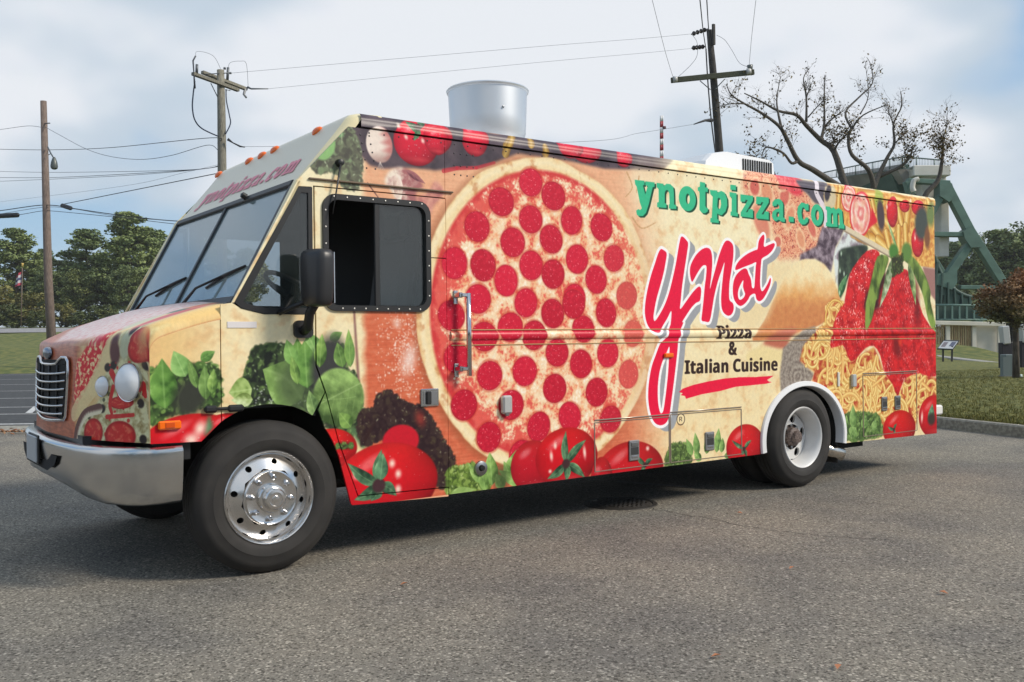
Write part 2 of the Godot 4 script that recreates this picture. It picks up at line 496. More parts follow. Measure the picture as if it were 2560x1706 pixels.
func build_bare_tree() -> void:
	var t := thing("bare_tree", "large almost leafless tree with crooked limbs behind the truck", "tree")
	var bark := grained(lin(0.06, 0.052, 0.044), lin(0.14, 0.122, 0.1), 0.03, Vector3(3, 0.8, 3), 0.95, 16)
	var limbs := [
		[[Vector3(24.516,0.094,-12.547) , Vector3(24.579,4.26,-12.503) , Vector3(24.57,5.51,-12.51)], 0.24, 0.2],
		[[Vector3(24.57,5.51,-12.51) , Vector3(24.457,6.171,-12.84) , Vector3(24.346,7.316,-13.17) , Vector3(24.094,7.711,-13.478) , Vector3(23.461,8.126,-13.569) , Vector3(23.043,8.423,-13.627) , Vector3(22.417,8.512,-13.836) , Vector3(21.8,8.779,-14.04) , Vector3(21.229,8.98,-14.209)], 0.17, 0.02],
		[[Vector3(24.447,5.876,-12.6) , Vector3(23.769,6.146,-12.724) , Vector3(22.766,6.53,-12.838) , Vector3(22.233,6.777,-12.98) , Vector3(21.789,7.418,-13.056) , Vector3(21.427,7.776,-13.073) , Vector3(20.829,8.132,-13.263) , Vector3(20.275,8.359,-13.42) , Vector3(19.805,8.581,-13.515) , Vector3(19.691,8.899,-13.599)], 0.15, 0.012],
		[[Vector3(20.275,8.359,-13.42) , Vector3(19.744,8.31,-13.56)], 0.035, 0.012],
		[[Vector3(22.233,6.777,-12.98) , Vector3(21.986,6.685,-13.036) , Vector3(21.704,6.969,-13.118) , Vector3(21.301,7.129,-13.288) , Vector3(21.16,7.106,-13.391) , Vector3(21.09,6.883,-13.443)], 0.07, 0.015],
		[[Vector3(21.506,7.651,-13.015) , Vector3(21.576,8.271,-13.212) , Vector3(21.723,8.722,-13.352) , Vector3(21.984,9.431,-13.41)], 0.06, 0.01],
		[[Vector3(24.094,7.711,-13.478) , Vector3(24.443,8.308,-13.595) , Vector3(24.624,9.214,-13.711) , Vector3(24.825,10.023,-13.811)], 0.075, 0.012],
		[[Vector3(23.462,8.257,-13.568) , Vector3(23.639,9.068,-13.687) , Vector3(23.741,9.758,-13.86) , Vector3(24.073,10.131,-13.866)], 0.055, 0.008],
		[[Vector3(23.506,8.388,-13.536) , Vector3(23.635,8.753,-13.195) , Vector3(23.72,8.83,-13.133)], 0.03, 0.008],
		[[Vector3(23.639,9.068,-13.687) , Vector3(23.749,9.436,-13.607)], 0.03, 0.01],
		[[Vector3(24.781,5.611,-12.356) , Vector3(24.996,6.024,-12.199) , Vector3(24.696,6.616,-12.171) , Vector3(24.106,7.049,-12.354) , Vector3(24.02,7.564,-12.417) , Vector3(24.114,7.871,-12.348) , Vector3(24.23,8.256,-12.016) , Vector3(24.669,8.529,-11.449)], 0.13, 0.015],
		[[Vector3(24.114,7.871,-12.348) , Vector3(24.305,8.483,-12.705) , Vector3(24.867,9.049,-12.542) , Vector3(25.279,9.49,-12.365) , Vector3(25.332,10.099,-12.451) , Vector3(25.228,10.364,-12.527)], 0.055, 0.008],
		[[Vector3(24.326,8.33,-12.194) , Vector3(24.539,8.892,-12.038) , Vector3(24.486,9.818,-12.078)], 0.03, 0.008],
		[[Vector3(24.346,7.316,-13.17) , Vector3(24.193,7.517,-12.91) , Vector3(24.249,7.864,-12.498)], 0.05, 0.03],
		[[Vector3(24.346,7.342,-13.17) , Vector3(24.329,7.738,-13.183)], 0.03, 0.01],
		[[Vector3(24.442,8.174,-13.595) , Vector3(24.573,8.386,-13.499) , Vector3(24.879,8.675,-13.277)], 0.05, 0.02],
		[[Vector3(24.996,6.024,-12.199) , Vector3(25.441,6.595,-12.245) , Vector3(25.842,7.156,-12.201) , Vector3(26.109,7.597,-12.13) , Vector3(26.186,8.258,-12.198) , Vector3(26.5,8.865,-12.093) , Vector3(26.562,9.373,-12.171)], 0.11, 0.012],
		[[Vector3(26.186,8.258,-12.198) , Vector3(26.039,8.686,-12.305)], 0.03, 0.012],
		[[Vector3(25.44,6.49,-12.246) , Vector3(25.903,6.779,-11.785) , Vector3(26.067,7.123,-11.541) , Vector3(26.018,7.389,-11.453)], 0.09, 0.025],
		[[Vector3(26.109,7.597,-12.13) , Vector3(26.326,7.833,-11.971)], 0.04, 0.012],
	]
	dice.seed = 71
	var twigs := begin(true)
	var leaves := SurfaceTool.new()
	leaves.begin(Mesh.PRIMITIVE_TRIANGLES)
	for k in limbs.size():
		var path := smooth_path(limbs[k][0], 4)
		var radii := []
		for i in path.size():
			radii.append(0.84 * lerpf(limbs[k][1], limbs[k][2], pow(float(i) / (path.size() - 1), 0.75)))
		put("trunk" if k == 0 else "limb", tube(path, radii, 8), bark, t)
		if k > 0:
			twig_out(path, 11, twigs, leaves)
	stuff(put("twigs", done(twigs), bark, t))
	var lm := leaf_material(2)
	stuff(put("dry_leaves", leaves, lm, t))
	# the slim one beside it
	var s := thing("slim_bare_tree", "slim bare tree with dry leaves right of the large bare tree", "tree")
	var tw := begin(true)
	var lv := SurfaceTool.new()
	lv.begin(Mesh.PRIMITIVE_TRIANGLES)
	var path := smooth_path([Vector3(26.072,0.071,-11.41) , Vector3(26.071,4.238,-11.413) , Vector3(26.296,5.693,-11.249) , Vector3(26.659,6.26,-10.984) , Vector3(26.77,6.831,-10.903) , Vector3(26.809,7.352,-10.875) , Vector3(26.829,7.664,-10.861) , Vector3(26.93,8.105,-10.787)], 4)
	var radii := []
	for i in path.size():
		radii.append(lerpf(0.12, 0.008, float(i) / (path.size() - 1)))
	put("trunk", tube(path, radii, 8), bark, s)
	put("limb", tube([Vector3(26.275,5.667,-11.265) , Vector3(26.046,5.879,-11.432) , Vector3(25.877,5.829,-11.555)], [0.03, 0.01], 6), bark, s)
	twig_out(path.slice(8), 40, tw, lv)
	stuff(put("twigs", done(tw), bark, s))
	stuff(put("dry_leaves", lv, lm, s))


func twig_out(path: Array, n: int, twigs: SurfaceTool, leaves: SurfaceTool) -> void:
	for k in n:
		var i := dice.randi_range(path.size() / 3, path.size() - 2)
		var p: Vector3 = path[i].lerp(path[i + 1], dice.randf())
		var d: Vector3 = (path[i + 1] - path[i]).normalized()
		d = (d + Vector3(dice.randfn(0, 0.7), dice.randfn(0.1, 0.5), dice.randfn(0, 0.7))).normalized()
		grow(p, d, dice.randf_range(0.22, 0.55) * lerpf(0.45, 1.0, smoothstep(10.3, 8.0, p.y)), 0.011, 3, twigs, leaves)


func grow(p: Vector3, d: Vector3, length: float, r: float, depth: int, twigs: SurfaceTool, leaves: SurfaceTool) -> void:
	var a := p
	var run := [p]
	for k in 3:
		d = (d + Vector3(dice.randfn(0, 0.2), dice.randfn(0.06, 0.18), dice.randfn(0, 0.2))).normalized()
		a += d * length / 3.0
		run.append(a)
	add_tube(twigs, run, [r * 0.8, r * 0.6, r * 0.45, r * 0.35], 4, false)
	var dry := smoothstep(9.5, 6.0, p.y)
	if dice.randf() < 0.1 + 0.75 * dry:
		for k in dice.randi_range(1, 3 + int(5 * dry)):
			var q: Vector3 = run[dice.randi_range(1, 3)] + Vector3(dice.randfn(0, 0.08), dice.randfn(-0.03, 0.07), dice.randfn(0, 0.08))
			var x := Vector3(dice.randfn(0, 1), dice.randfn(0, 1), dice.randfn(0, 1)).normalized()
			var y := x.cross(Vector3(dice.randfn(0, 1), dice.randfn(0, 1), dice.randfn(0, 1))).normalized()
			var s := dice.randf_range(0.025, 0.055)
			var c := Color(0.09, 0.055, 0.03).lerp(Color(0.2, 0.15, 0.04), dice.randf())
			if x.cross(y).y < 0.0:
				y = -y
			for v in [q - x * s, q + y * s * 0.6, q + x * s, q - x * s, q + x * s, q - y * s * 0.6]:
				leaves.set_color(c)
				leaves.set_normal(Vector3.UP)
				leaves.add_vertex(v)
	if depth > 0:
		for k in dice.randi_range(1, 3):
			var nd := (d + Vector3(dice.randfn(0, 0.6), dice.randfn(0.1, 0.4), dice.randfn(0, 0.6))).normalized()
			grow(run[dice.randi_range(1, 3)], nd, length * dice.randf_range(0.55, 0.8), r * 0.62, depth - 1, twigs, leaves)


func smooth_path(p: Array, steps: int) -> Array:
	var o := []
	for i in p.size() - 1:
		var a: Vector3 = p[maxi(i - 1, 0)]
		var b: Vector3 = p[mini(i + 2, p.size() - 1)]
		for k in steps:
			o.append(p[i].cubic_interpolate(p[i + 1], a, b, float(k) / steps))
	o.append(p[p.size() - 1])
	return o


# ---------- poles and lines ----------

func wire(called: String, label: String, p: Array, r: float, c: Material, steps := 8) -> MeshInstance3D:
	var path := smooth_path(p, steps)
	var o := put(called, tube(path, [r], 5), c)
	tag(o, label, "power line")
	return o


func build_poles() -> void:
	var wood := grained(lin(0.11, 0.08, 0.065), lin(0.25, 0.19, 0.155), 0.02, Vector3(4, 0.25, 4), 0.9, 18)
	var grey_wood := grained(lin(0.14, 0.13, 0.1), lin(0.3, 0.28, 0.22), 0.02, Vector3(4, 0.25, 4), 0.9, 19)
	var dark_wood := grained(lin(0.03, 0.027, 0.024), lin(0.075, 0.068, 0.06), 0.02, Vector3(4, 0.25, 4), 0.9, 20)
	var cable := paint(lin(0.02, 0.021, 0.026), 0.6)
	var thin := paint(lin(0.16, 0.17, 0.19), 0.5, 0.3)
	var metal := paint(lin(0.14, 0.15, 0.16), 0.5, 0.6)
	var blue := paint(lin(0.02, 0.035, 0.075), 0.5)
	# nearest on the left
	var a := thing("utility_pole", "bare brown wooden utility pole with a hanging lamp, left of the truck", "utility pole")
	put("pole", tube([Vector3(7.297,0.53,-47.418) , Vector3(7.157,4.719,-47.522) , Vector3(7.05,13.85,-47.604)], [0.235, 0.205, 0.15], 14), wood, a)
	var lamp := Node3D.new()
	lamp.name = "street_lamp"
	a.add_child(lamp, true)
	put("lamp_arm", tube([Vector3(7.165,11.462,-47.271) , Vector3(7.205,11.067,-46.747) , Vector3(7.287,10.778,-46.438)], [0.035], 7), metal, lamp)
	put("arm_brace", tube([Vector3(7.181,11.057,-47.259) , Vector3(7.204,11.036,-46.747)], [0.02], 6), metal, lamp)
	put("lamp_head", lathe(PackedVector2Array([Vector2(0.05, 0.28), Vector2(0.09, 0.2), Vector2(0.15, 0.02), Vector2(0.18, -0.18), Vector2(0.16, -0.28), Vector2(0.08, -0.34), Vector2(0.0, -0.35)]), Transform3D(Basis(), Vector3(7.3,10.544,-46.429)), 16), paint(lin(0.09, 0.1, 0.09), 0.4, 0.2), lamp)
	put("bolt", tube([Vector3(7.081,12.689,-47.457) , Vector3(7.224,12.627,-46.981)], [0.03], 6), metal, a)
	# with two cross arms, behind the cab
	var b := thing("utility_pole", "grey wooden utility pole with double cross arms rising behind the cab roof", "utility pole")
	put("pole", tube([Vector3(10.213,1.097,-30.427) , Vector3(10.272,8.224,-30.387) , Vector3(10.275,10.005,-30.386) , Vector3(10.262,11.825,-30.395)], [0.19, 0.165, 0.155, 0.135], 14), grey_wood, b)
	for e in [[Vector3(8.952,11.303,-29.618) , Vector3(11.018,11.21,-30.586)], [Vector3(9.628,11.7,-30.611) , Vector3(11.641,11.515,-31.37)]]:
		var cs := begin()
		add_beam(cs, e[0], e[1], 0.16, 0.12, Vector3.UP, 0.01)
		put("cross_arm", done(cs), grey_wood, b)
	put("arm_brace", tube([Vector3(9.821,11.221,-30.222) , Vector3(10.107,10.765,-30.323)], [0.018], 6), metal, b)
	put("arm_brace", tube([Vector3(10.468,11.136,-30.492) , Vector3(10.662,11.114,-30.474) , Vector3(10.625,11.232,-30.501)], [0.014], 6), metal, b)
	for e in [[Vector3(9.115,11.668,-29.623) , Vector3(9.105,11.352,-29.631)], [Vector3(10.533,11.954,-30.322) , Vector3(10.505,11.484,-30.341)], [Vector3(10.392,11.926,-30.301) , Vector3(10.391,11.856,-30.301)]]:
		put("insulator_pin", tube(e, [0.05, 0.055], 8), metal, b)
	put("cutout", tube([Vector3(9.05,11.955,-29.547) , Vector3(8.968,11.776,-29.607) , Vector3(8.989,11.325,-29.592) , Vector3(9.012,10.761,-29.574)], [0.03, 0.03, 0.025, 0.04], 8), paint(lin(0.05, 0.055, 0.07), 0.5), b)
	put("dead_end", tube([Vector3(9.675,11.562,-30.329) , Vector3(10.413,11.71,-30.285) , Vector3(10.653,11.765,-30.357)], [0.018, 0.02, 0.045], 8), metal, b)
	put("dead_end", tube([Vector3(11.637,11.575,-31.249) , Vector3(11.754,11.505,-31.163) , Vector3(12.345,11.524,-30.855)], [0.05, 0.035, 0.022], 8), metal, b)
	put("arrester", tube([Vector3(11.577,11.527,-31.292) , Vector3(11.515,11.284,-31.337) , Vector3(11.601,11.146,-31.275)], [0.06, 0.05, 0.04], 8), paint(lin(0.25, 0.26, 0.27), 0.4), b)
	put("riser_cable", tube(smooth_path([Vector3(9.015,11.031,-29.572) , Vector3(8.987,10.518,-29.716) , Vector3(8.996,10.091,-29.833) , Vector3(9.129,9.685,-29.984) , Vector3(9.477,9.454,-30.225) , Vector3(10.092,9.271,-30.333)], 6), [0.026], 7), blue, b)
	put("riser_cable", tube(smooth_path([Vector3(10.495,11.136,-30.473) , Vector3(10.467,10.685,-30.369) , Vector3(10.518,10.095,-30.208) , Vector3(10.545,9.767,-30.188) , Vector3(10.338,9.337,-30.154)], 6), [0.024], 7), blue, b)
	put("jumper_wire", tube(smooth_path([Vector3(9.05,11.955,-29.547) , Vector3(9.113,12.143,-29.625) , Vector3(9.485,12.196,-29.725) , Vector3(9.943,12.207,-30.133) , Vector3(10.263,11.881,-30.395)], 6), [0.007], 5), thin, b)
	put("jumper_wire", tube(smooth_path([Vector3(10.532,11.907,-30.322) , Vector3(10.708,12.231,-30.565) , Vector3(11.231,12.464,-30.927) , Vector3(11.57,12.474,-31.174) , Vector3(11.657,11.624,-31.234)], 6), [0.008], 5), thin, b)
	put("clamp", tube([Vector3(10.386,9.138,-30.056) , Vector3(10.578,9.018,-30.04) , Vector3(10.839,8.895,-29.973) , Vector3(10.99,8.86,-29.862)], [0.06, 0.025, 0.035, 0.015], 7), cable, b)
	# dark one behind the truck's roof
	var c := thing("utility_pole", "tall dark leaning utility pole with one cross arm above the truck's roof", "utility pole")
	put("pole", tube([Vector3(28.988,1.138,-21.665) , Vector3(28.768,8.953,-21.829) , Vector3(28.544,12.949,-21.994) , Vector3(28.446,14.444,-22.066)], [0.2, 0.17, 0.15, 0.12], 14), dark_wood, c)
	var ps := begin()
	add_beam(ps, Vector3(28.444,13.754,-21.82), Vector3(28.441,14.632,-21.822), 0.13, 0.1, Vector3.FORWARD, 0.01)
	put("top_post", done(ps), dark_wood, c)
	var ca := begin()
	add_beam(ca, Vector3(26.889,12.242,-22.831), Vector3(29.73,12.552,-20.756), 0.22, 0.14, Vector3.FORWARD, 0.012)
	put("cross_arm", done(ca), grained(lin(0.05, 0.055, 0.035), lin(0.11, 0.115, 0.075), 0.02, Vector3(0.5, 4, 4), 0.9, 22), c)
	put("arm_brace", tube([Vector3(27.879,12.214,-22.108) , Vector3(28.308,11.856,-21.918)], [0.022], 6), metal, c)
	put("arm_brace", tube([Vector3(28.726,12.27,-21.489) , Vector3(28.453,11.854,-21.812)], [0.022], 6), metal, c)
	var white := paint(lin(0.5, 0.5, 0.48), 0.3)
	for e in [[Vector3(26.827,12.221,-22.629) , Vector3(26.954,12.232,-22.536)], [Vector3(29.321,12.513,-20.807) , Vector3(29.46,12.524,-20.706)]]:
		put("insulator", tube(e, [0.14, 0.12], 12), white, c)
	put("insulator", tube([Vector3(29.518,12.608,-20.787) , Vector3(29.509,12.814,-20.794)], [0.1, 0.13], 12), paint(lin(0.12, 0.13, 0.12), 0.3), c)
	var string_mat := paint(lin(0.03, 0.022, 0.02), 0.35)
	for e in [[Vector3(27.086,13.956,-21.821) , Vector3(28.239,14.428,-21.97)], [Vector3(27.092,13.38,-21.817) , Vector3(28.148,13.69,-22.036)]]:
		var st := begin(true)
		var p: Vector3 = e[0]
		var q: Vector3 = e[1]
		add_tube(st, [p, q], [0.03], 6)
		for k in 4:
			var m := p.lerp(q, 0.15 + k * 0.22)
			add_tube(st, [m, p.lerp(q, 0.2 + k * 0.22)], [0.1, 0.06], 8)
		put("insulator_string", done(st), string_mat, c)
	put("jumper_wire", tube(smooth_path([Vector3(28.543,14.167,-21.748) , Vector3(28.82,13.956,-21.545) , Vector3(28.988,13.473,-21.298) , Vector3(29.155,12.923,-21.053) , Vector3(29.442,12.747,-20.843)], 6), [0.009], 5), thin, c)
	put("jumper_wire", tube(smooth_path([Vector3(27.119,13.921,-21.797) , Vector3(27.269,13.614,-21.688) , Vector3(27.414,13.133,-21.829) , Vector3(27.339,12.786,-22.131) , Vector3(26.938,12.274,-22.548)], 6), [0.009], 5), thin, c)
	put("down_lead", tube(smooth_path([Vector3(28.023,13.524,-21.88) , Vector3(28.156,12.038,-21.906) , Vector3(28.262,10.382,-21.828) , Vector3(28.403,8.898,-21.724)], 6), [0.03], 6), cable, c)
	put("dead_end", tube([Vector3(28.34,10.557,-21.895) , Vector3(27.889,10.49,-21.852) , Vector3(27.126,10.218,-21.791)], [0.09, 0.05, 0.02], 8), cable, c)
	# lines on the left
	wire("power_line", "thin wire reaching the top of the nearest pole from the left", [Vector3(4.19,12.728,-52.169) , Vector3(5.407,12.659,-50.042) , Vector3(6.402,12.639,-48.325) , Vector3(6.946,12.521,-47.679)], 0.011, thin)
	wire("power_line", "deeply sagging wire between the nearest pole and the pole behind the cab", [Vector3(7.079,12.514,-47.458) , Vector3(7.467,11.723,-45.44) , Vector3(7.987,10.654,-42.583) , Vector3(8.303,9.778,-39.256) , Vector3(8.86,9.234,-36.372) , Vector3(9.314,8.987,-33.563) , Vector3(9.949,9.042,-31.118) , Vector3(10.137,8.779,-30.485)], 0.012, thin)
	wire("power_line", "highest wire from the left edge rising gently to the pole behind the cab", [Vector3(4.931,13.17,-59.059) , Vector3(5.853,12.262,-53.431) , Vector3(7.263,11.36,-47.447) , Vector3(8.554,10.382,-40.312) , Vector3(10.067,9.325,-31.032) , Vector3(10.14,9.023,-30.484)], 0.014, cable)
	wire("power_line", "uppermost of three nearly level wires ending behind the cab roof", [Vector3(4.918,11.828,-59.068) , Vector3(5.841,11.03,-53.44) , Vector3(7.756,10.202,-47.086) , Vector3(9.708,8.388,-33.276) , Vector3(10.226,8.177,-30.42)], 0.011, thin)
	wire("power_line", "middle one of three nearly level wires ending behind the cab roof", [Vector3(4.914,11.42,-59.071) , Vector3(5.838,10.691,-53.442) , Vector3(7.754,9.952,-47.088) , Vector3(9.708,8.368,-33.276) , Vector3(10.226,8.159,-30.42)], 0.012, cable)
	wire("power_line", "lowest of three nearly level wires ending behind the cab roof", [Vector3(4.911,11.172,-59.072) , Vector3(5.836,10.488,-53.443) , Vector3(8.787,9.246,-41.379) , Vector3(9.708,8.348,-33.276) , Vector3(10.226,8.14,-30.42)], 0.011, thin)
	wire("power_line", "faintest thin wire rising from the left edge above the thick cables", [Vector3(5.395,10.375,-63.673) , Vector3(6.431,9.968,-57.962) , Vector3(9.245,8.781,-41.044) , Vector3(9.707,8.279,-33.276) , Vector3(10.227,8.224,-30.42)], 0.006, thin)
	wire("power_line", "straight dark cable climbing from the splice to behind the cab", [Vector3(7.638,8.483,-46.553) , Vector3(9.439,8.437,-39.664) , Vector3(10.136,7.979,-31.725) , Vector3(10.223,7.896,-30.422)], 0.018, cable)
	var th := wire("power_line", "thick cable hung on the nearest pole and running behind the windscreen", [Vector3(4.396,8.694,-54.494) , Vector3(5.516,8.573,-51.199) , Vector3(6.767,8.553,-48.056) , Vector3(7.408,8.452,-46.845) , Vector3(7.831,8.244,-45.793) , Vector3(9.232,7.406,-41.054) , Vector3(10.615,6.703,-36.328) , Vector3(12.097,5.946,-29.052)], 0.022, cable)
	put("splice_case", tube([Vector3(7.572,8.441,-46.353) , Vector3(7.622,8.403,-46.317) , Vector3(7.905,8.218,-45.739) , Vector3(7.957,8.19,-45.576)], [0.03, 0.11, 0.11, 0.03], 9), cable, th)
	wire("power_line", "second cable close under the thick cable on the nearest pole", [Vector3(4.394,8.478,-54.496) , Vector3(5.515,8.404,-51.2) , Vector3(7.032,8.431,-47.615) , Vector3(7.942,8.122,-45.216) , Vector3(9.231,7.337,-41.054) , Vector3(10.886,6.61,-35.51)], 0.012, thin)
	var lo := wire("power_line", "lowest cable at the left edge with a long black splice case", [Vector3(4.394,8.478,-54.496) , Vector3(5.514,8.293,-51.201) , Vector3(6.136,8.2,-49.508) , Vector3(6.879,8.233,-47.727) , Vector3(7.335,8.153,-46.774) , Vector3(9.046,7.322,-41.189) , Vector3(10.724,6.347,-35.009)], 0.014, cable)
	put("splice_case", tube([Vector3(5.198,8.278,-51.431) , Vector3(5.303,8.283,-51.354) , Vector3(6.084,8.188,-49.546) , Vector3(6.161,8.193,-49.489)], [0.03, 0.13, 0.13, 0.03], 9), cable, lo)
	# between the poles over the truck
	wire("power_line", "upper wire from the pole behind the cab to the dark leaning pole", [Vector3(10.653,11.765,-30.357) , Vector3(20.62,13.015,-24.687) , Vector3(25.146,13.703,-22.867) , Vector3(27.086,13.969,-21.821)], 0.006, thin)
	wire("power_line", "lower wire from the pole behind the cab to the dark leaning pole", [Vector3(12.345,11.524,-30.855) , Vector3(20.916,12.525,-25.09) , Vector3(25.14,13.098,-22.871) , Vector3(27.091,13.366,-21.817)], 0.0055, thin)
	wire("power_line", "low thin wire running behind the exhaust fan to the dark leaning pole", [Vector3(10.839,8.918,-29.973) , Vector3(12.205,8.918,-29.223) , Vector3(21.836,9.124,-23.177) , Vector3(24.616,9.666,-22.385) , Vector3(27.126,10.218,-21.791)], 0.007, thin)
	wire("power_line", "thin wire climbing from the left end of the cross arm out of the photo", [Vector3(26.827,12.289,-22.629) , Vector3(24.025,12.34,-20.341) , Vector3(20.072,12.521,-17.037) , Vector3(17.724,12.501,-15.037)], 0.008, thin)
	wire("power_line", "thin wire climbing from the right end of the cross arm out of the photo", [Vector3(29.487,12.815,-20.81) , Vector3(26.7,12.8,-18.388) , Vector3(22.835,12.48,-15.019) , Vector3(20.51,12.362,-13.002)], 0.008, thin)
	wire("power_line", "left one of two dark cables climbing past the leaning pole's top", [Vector3(28.023,13.524,-21.88) , Vector3(25.209,13.104,-19.477) , Vector3(21.345,12.502,-16.107) , Vector3(18.999,12.384,-14.106)], 0.02, cable)
	wire("power_line", "right one of two dark cables climbing past the leaning pole's top", [Vector3(28.163,13.659,-21.778) , Vector3(25.372,13.289,-19.358) , Vector3(21.527,12.5,-15.974) , Vector3(19.215,12.381,-13.948)], 0.02, cable)


# ---------- bridge and waterfront ----------

func build_bridge() -> void:
	var green := grained(lin(0.07, 0.135, 0.105), lin(0.1, 0.185, 0.145), 0.01, Vector3(0.2, 0.2, 0.2), 0.6, 24)
	var deep_green := grained(lin(0.03, 0.07, 0.055), lin(0.05, 0.1, 0.08), 0.01, Vector3(0.2, 0.2, 0.2), 0.6, 25)
	var conc := grained(lin(0.55, 0.53, 0.47), lin(0.68, 0.66, 0.6), 0.01, Vector3(0.12, 0.12, 0.12), 0.85, 26)
	var grey_conc := grained(lin(0.2, 0.19, 0.175), lin(0.3, 0.29, 0.27), 0.01, Vector3(0.12, 0.12, 0.12), 0.85, 27)
	var back := AHEAD
	var t := thing("drawbridge", "green steel bascule bridge with concrete counterweight behind the truck's rear", "drawbridge")
	var members := [
		[Vector3(55.767,10.958,-26.874) , Vector3(56.989,7.95,-25.981), 0.55],
		[Vector3(56.989,8.006,-25.98) , Vector3(58.742,4.437,-24.698), 0.5],
		[Vector3(58.742,4.437,-24.698) , Vector3(60.239,2.145,-23.604), 0.45],
		[Vector3(55.765,10.792,-26.876) , Vector3(54.92,8.978,-27.492), 0.42],
		[Vector3(57.072,7.34,-25.919) , Vector3(55.707,4.925,-26.916), 0.5],
		[Vector3(54.842,7.805,-27.549) , Vector3(57.076,7.728,-25.917), 0.30],
		[Vector3(56.417,4.388,-26.397) , Vector3(58.205,4.334,-25.091), 0.26],
		[Vector3(53.803,11.236,-28.309) , Vector3(55.946,11.038,-26.743), 0.30],
		[Vector3(53.802,11.208,-28.31) , Vector3(54.144,9.598,-28.059), 0.42],
	]
	for m in members:
		for k in 2:
			var st := begin()
			add_beam(st, m[0] + back * k * 7.0, m[1] + back * k * 7.0, m[2], 0.55, AHEAD, 0.03)
			put("truss_member", done(st), green, t)
	for g in [[[Vector3(55.117,11.063,-26.854) , Vector3(55.737,10.971,-26.401) , Vector3(55.907,10.171,-26.276) , Vector3(55.592,9.791,-26.506) , Vector3(55.108,10.183,-26.86)], "gusset_plate"], [[Vector3(56.284,7.911,-26) , Vector3(56.642,8.208,-25.738) , Vector3(57.036,7.625,-25.45) , Vector3(57.207,6.907,-25.326) , Vector3(56.674,6.888,-25.715) , Vector3(56.369,7.47,-25.938)], "gusset_plate"], [[Vector3(54.837,5.238,-27.056) , Vector3(55.504,5.338,-26.569) , Vector3(55.949,5.441,-26.244) , Vector3(55.941,4.672,-26.249) , Vector3(55.671,4.236,-26.447) , Vector3(54.83,4.578,-27.061)], "gusset_plate"]]:
		var st := begin()
		var pl: Array = g[0]
		var mid := Vector3.ZERO
		for p in pl:
			mid += p / pl.size()
		for i in pl.size():
			var p: Vector3 = pl[i]
			var q: Vector3 = pl[(i + 1) % pl.size()]
			tri(st, mid, p, q, -AHEAD)
			tri(st, mid + AHEAD * 0.9, p + AHEAD * 0.9, q + AHEAD * 0.9, AHEAD)
			quad(st, p, q, q + AHEAD * 0.9, p + AHEAD * 0.9, (p + q) * 0.5 - mid)
		put(g[1], done(st), green, t)
	# the curved tread girder
	var rim := smooth_path([Vector3(54.959,6.466,-27.215) , Vector3(55.181,5.605,-27.052) , Vector3(55.519,4.815,-26.805) , Vector3(55.918,4.309,-26.514) , Vector3(56.376,3.945,-26.179) , Vector3(56.835,3.739,-25.844)], 5)
	var low: Array = []
	for i in rim.size():
		low.append(Vector3(54.985,3.252,-27.195) + (Vector3(56.887,3.224,-25.805) - Vector3(54.985,3.252,-27.195)) * float(i) / (rim.size() - 1))
	var web := begin()
	for i in rim.size() - 1:
		quad(web, rim[i], rim[i + 1], low[i + 1], low[i], -AHEAD)
		quad(web, rim[i] + AHEAD * 0.5, rim[i + 1] + AHEAD * 0.5, low[i + 1] + AHEAD * 0.5, low[i] + AHEAD * 0.5, AHEAD)
	put("tread_girder", done(web), green, t)
	put("tread_rim", tube(rim, [0.14], 6), deep_green, t)
	for k in 6:
		var i := 3 + k * 4
		var st := begin()
		var p: Vector3 = rim[i] - AHEAD * 0.15
		add_beam(st, p, p + (low[i] - rim[i]) * 0.95 + RIGHT * -0.45 * (1.0 - k * 0.18), 0.1, 0.22, AHEAD)
		put("stiffener", done(st), deep_green, t)
	for k in 4:
		put("rack_slot", box(Vector3(0.16, 0.6, 0.05), Vector3(55.267,3.6,-26.865) + RIGHT * k * 0.62 * 1.9 + Vector3(0, -0.08 * k, 0), 0.0, frame_along(Vector3(0.25, 1, 0))), paint(lin(0.012, 0.03, 0.025), 0.8), t)
	# counterweight and upper deck
	var cw := begin()
	add_box(cw, Vector3(0.55, 3.4, 2.0), Transform3D(Basis(RIGHT, Vector3.UP, -AHEAD), Vector3(56.815,8.992,-27.966)), 0.05)
	put("counterweight", done(cw), conc, t)
	var cw2 := begin()
	add_box(cw2, Vector3(0.6, 1.35, 1.6), Transform3D(Basis(RIGHT, Vector3.UP, -AHEAD), Vector3(56.363,7.044,-27.676)), 0.05)
	put("counterweight_block", done(cw2), conc, t)
	var tower := begin()
	add_box(tower, Vector3(2.4, 0.68, 3.0), Transform3D(Basis(RIGHT, Vector3.UP, -AHEAD), Vector3(56.288,11.938,-28.723)), 0.05)
	add_box(tower, Vector3(1.6, 1.6, 2.4), Transform3D(Basis(RIGHT, Vector3.UP, -AHEAD), Vector3(56.676,11.008,-28.688)), 0.05)
	put("tower_block", done(tower), conc, t)
	for q in [Vector3(56.915,11.377,-30.37) , Vector3(59.225,12.247,-36.114)]:
		put("pier", box(Vector3(2.2, q.y + 1.0, 2.4), Vector3(q.x, (q.y - 1.0) * 0.5, q.z), 0.05, Basis(RIGHT, Vector3.UP, -AHEAD)), grey_conc, t)
	var slab := begin()
	add_beam(slab, Vector3(59.358,12.847,-36.636) , Vector3(54.602,11.854,-28.964), 0.6, 1.2, Vector3(AHEAD.x, 0, AHEAD.z), 0.05)
	put("deck_slab", done(slab), grey_conc, t)
	var under := begin()
	add_beam(under, Vector3(59.452,12.158,-35.328) , Vector3(55.616,11.31,-29.462), 1.3, 2.4, AHEAD, 0.03)
	put("deck_girder", done(under), deep_green, t)
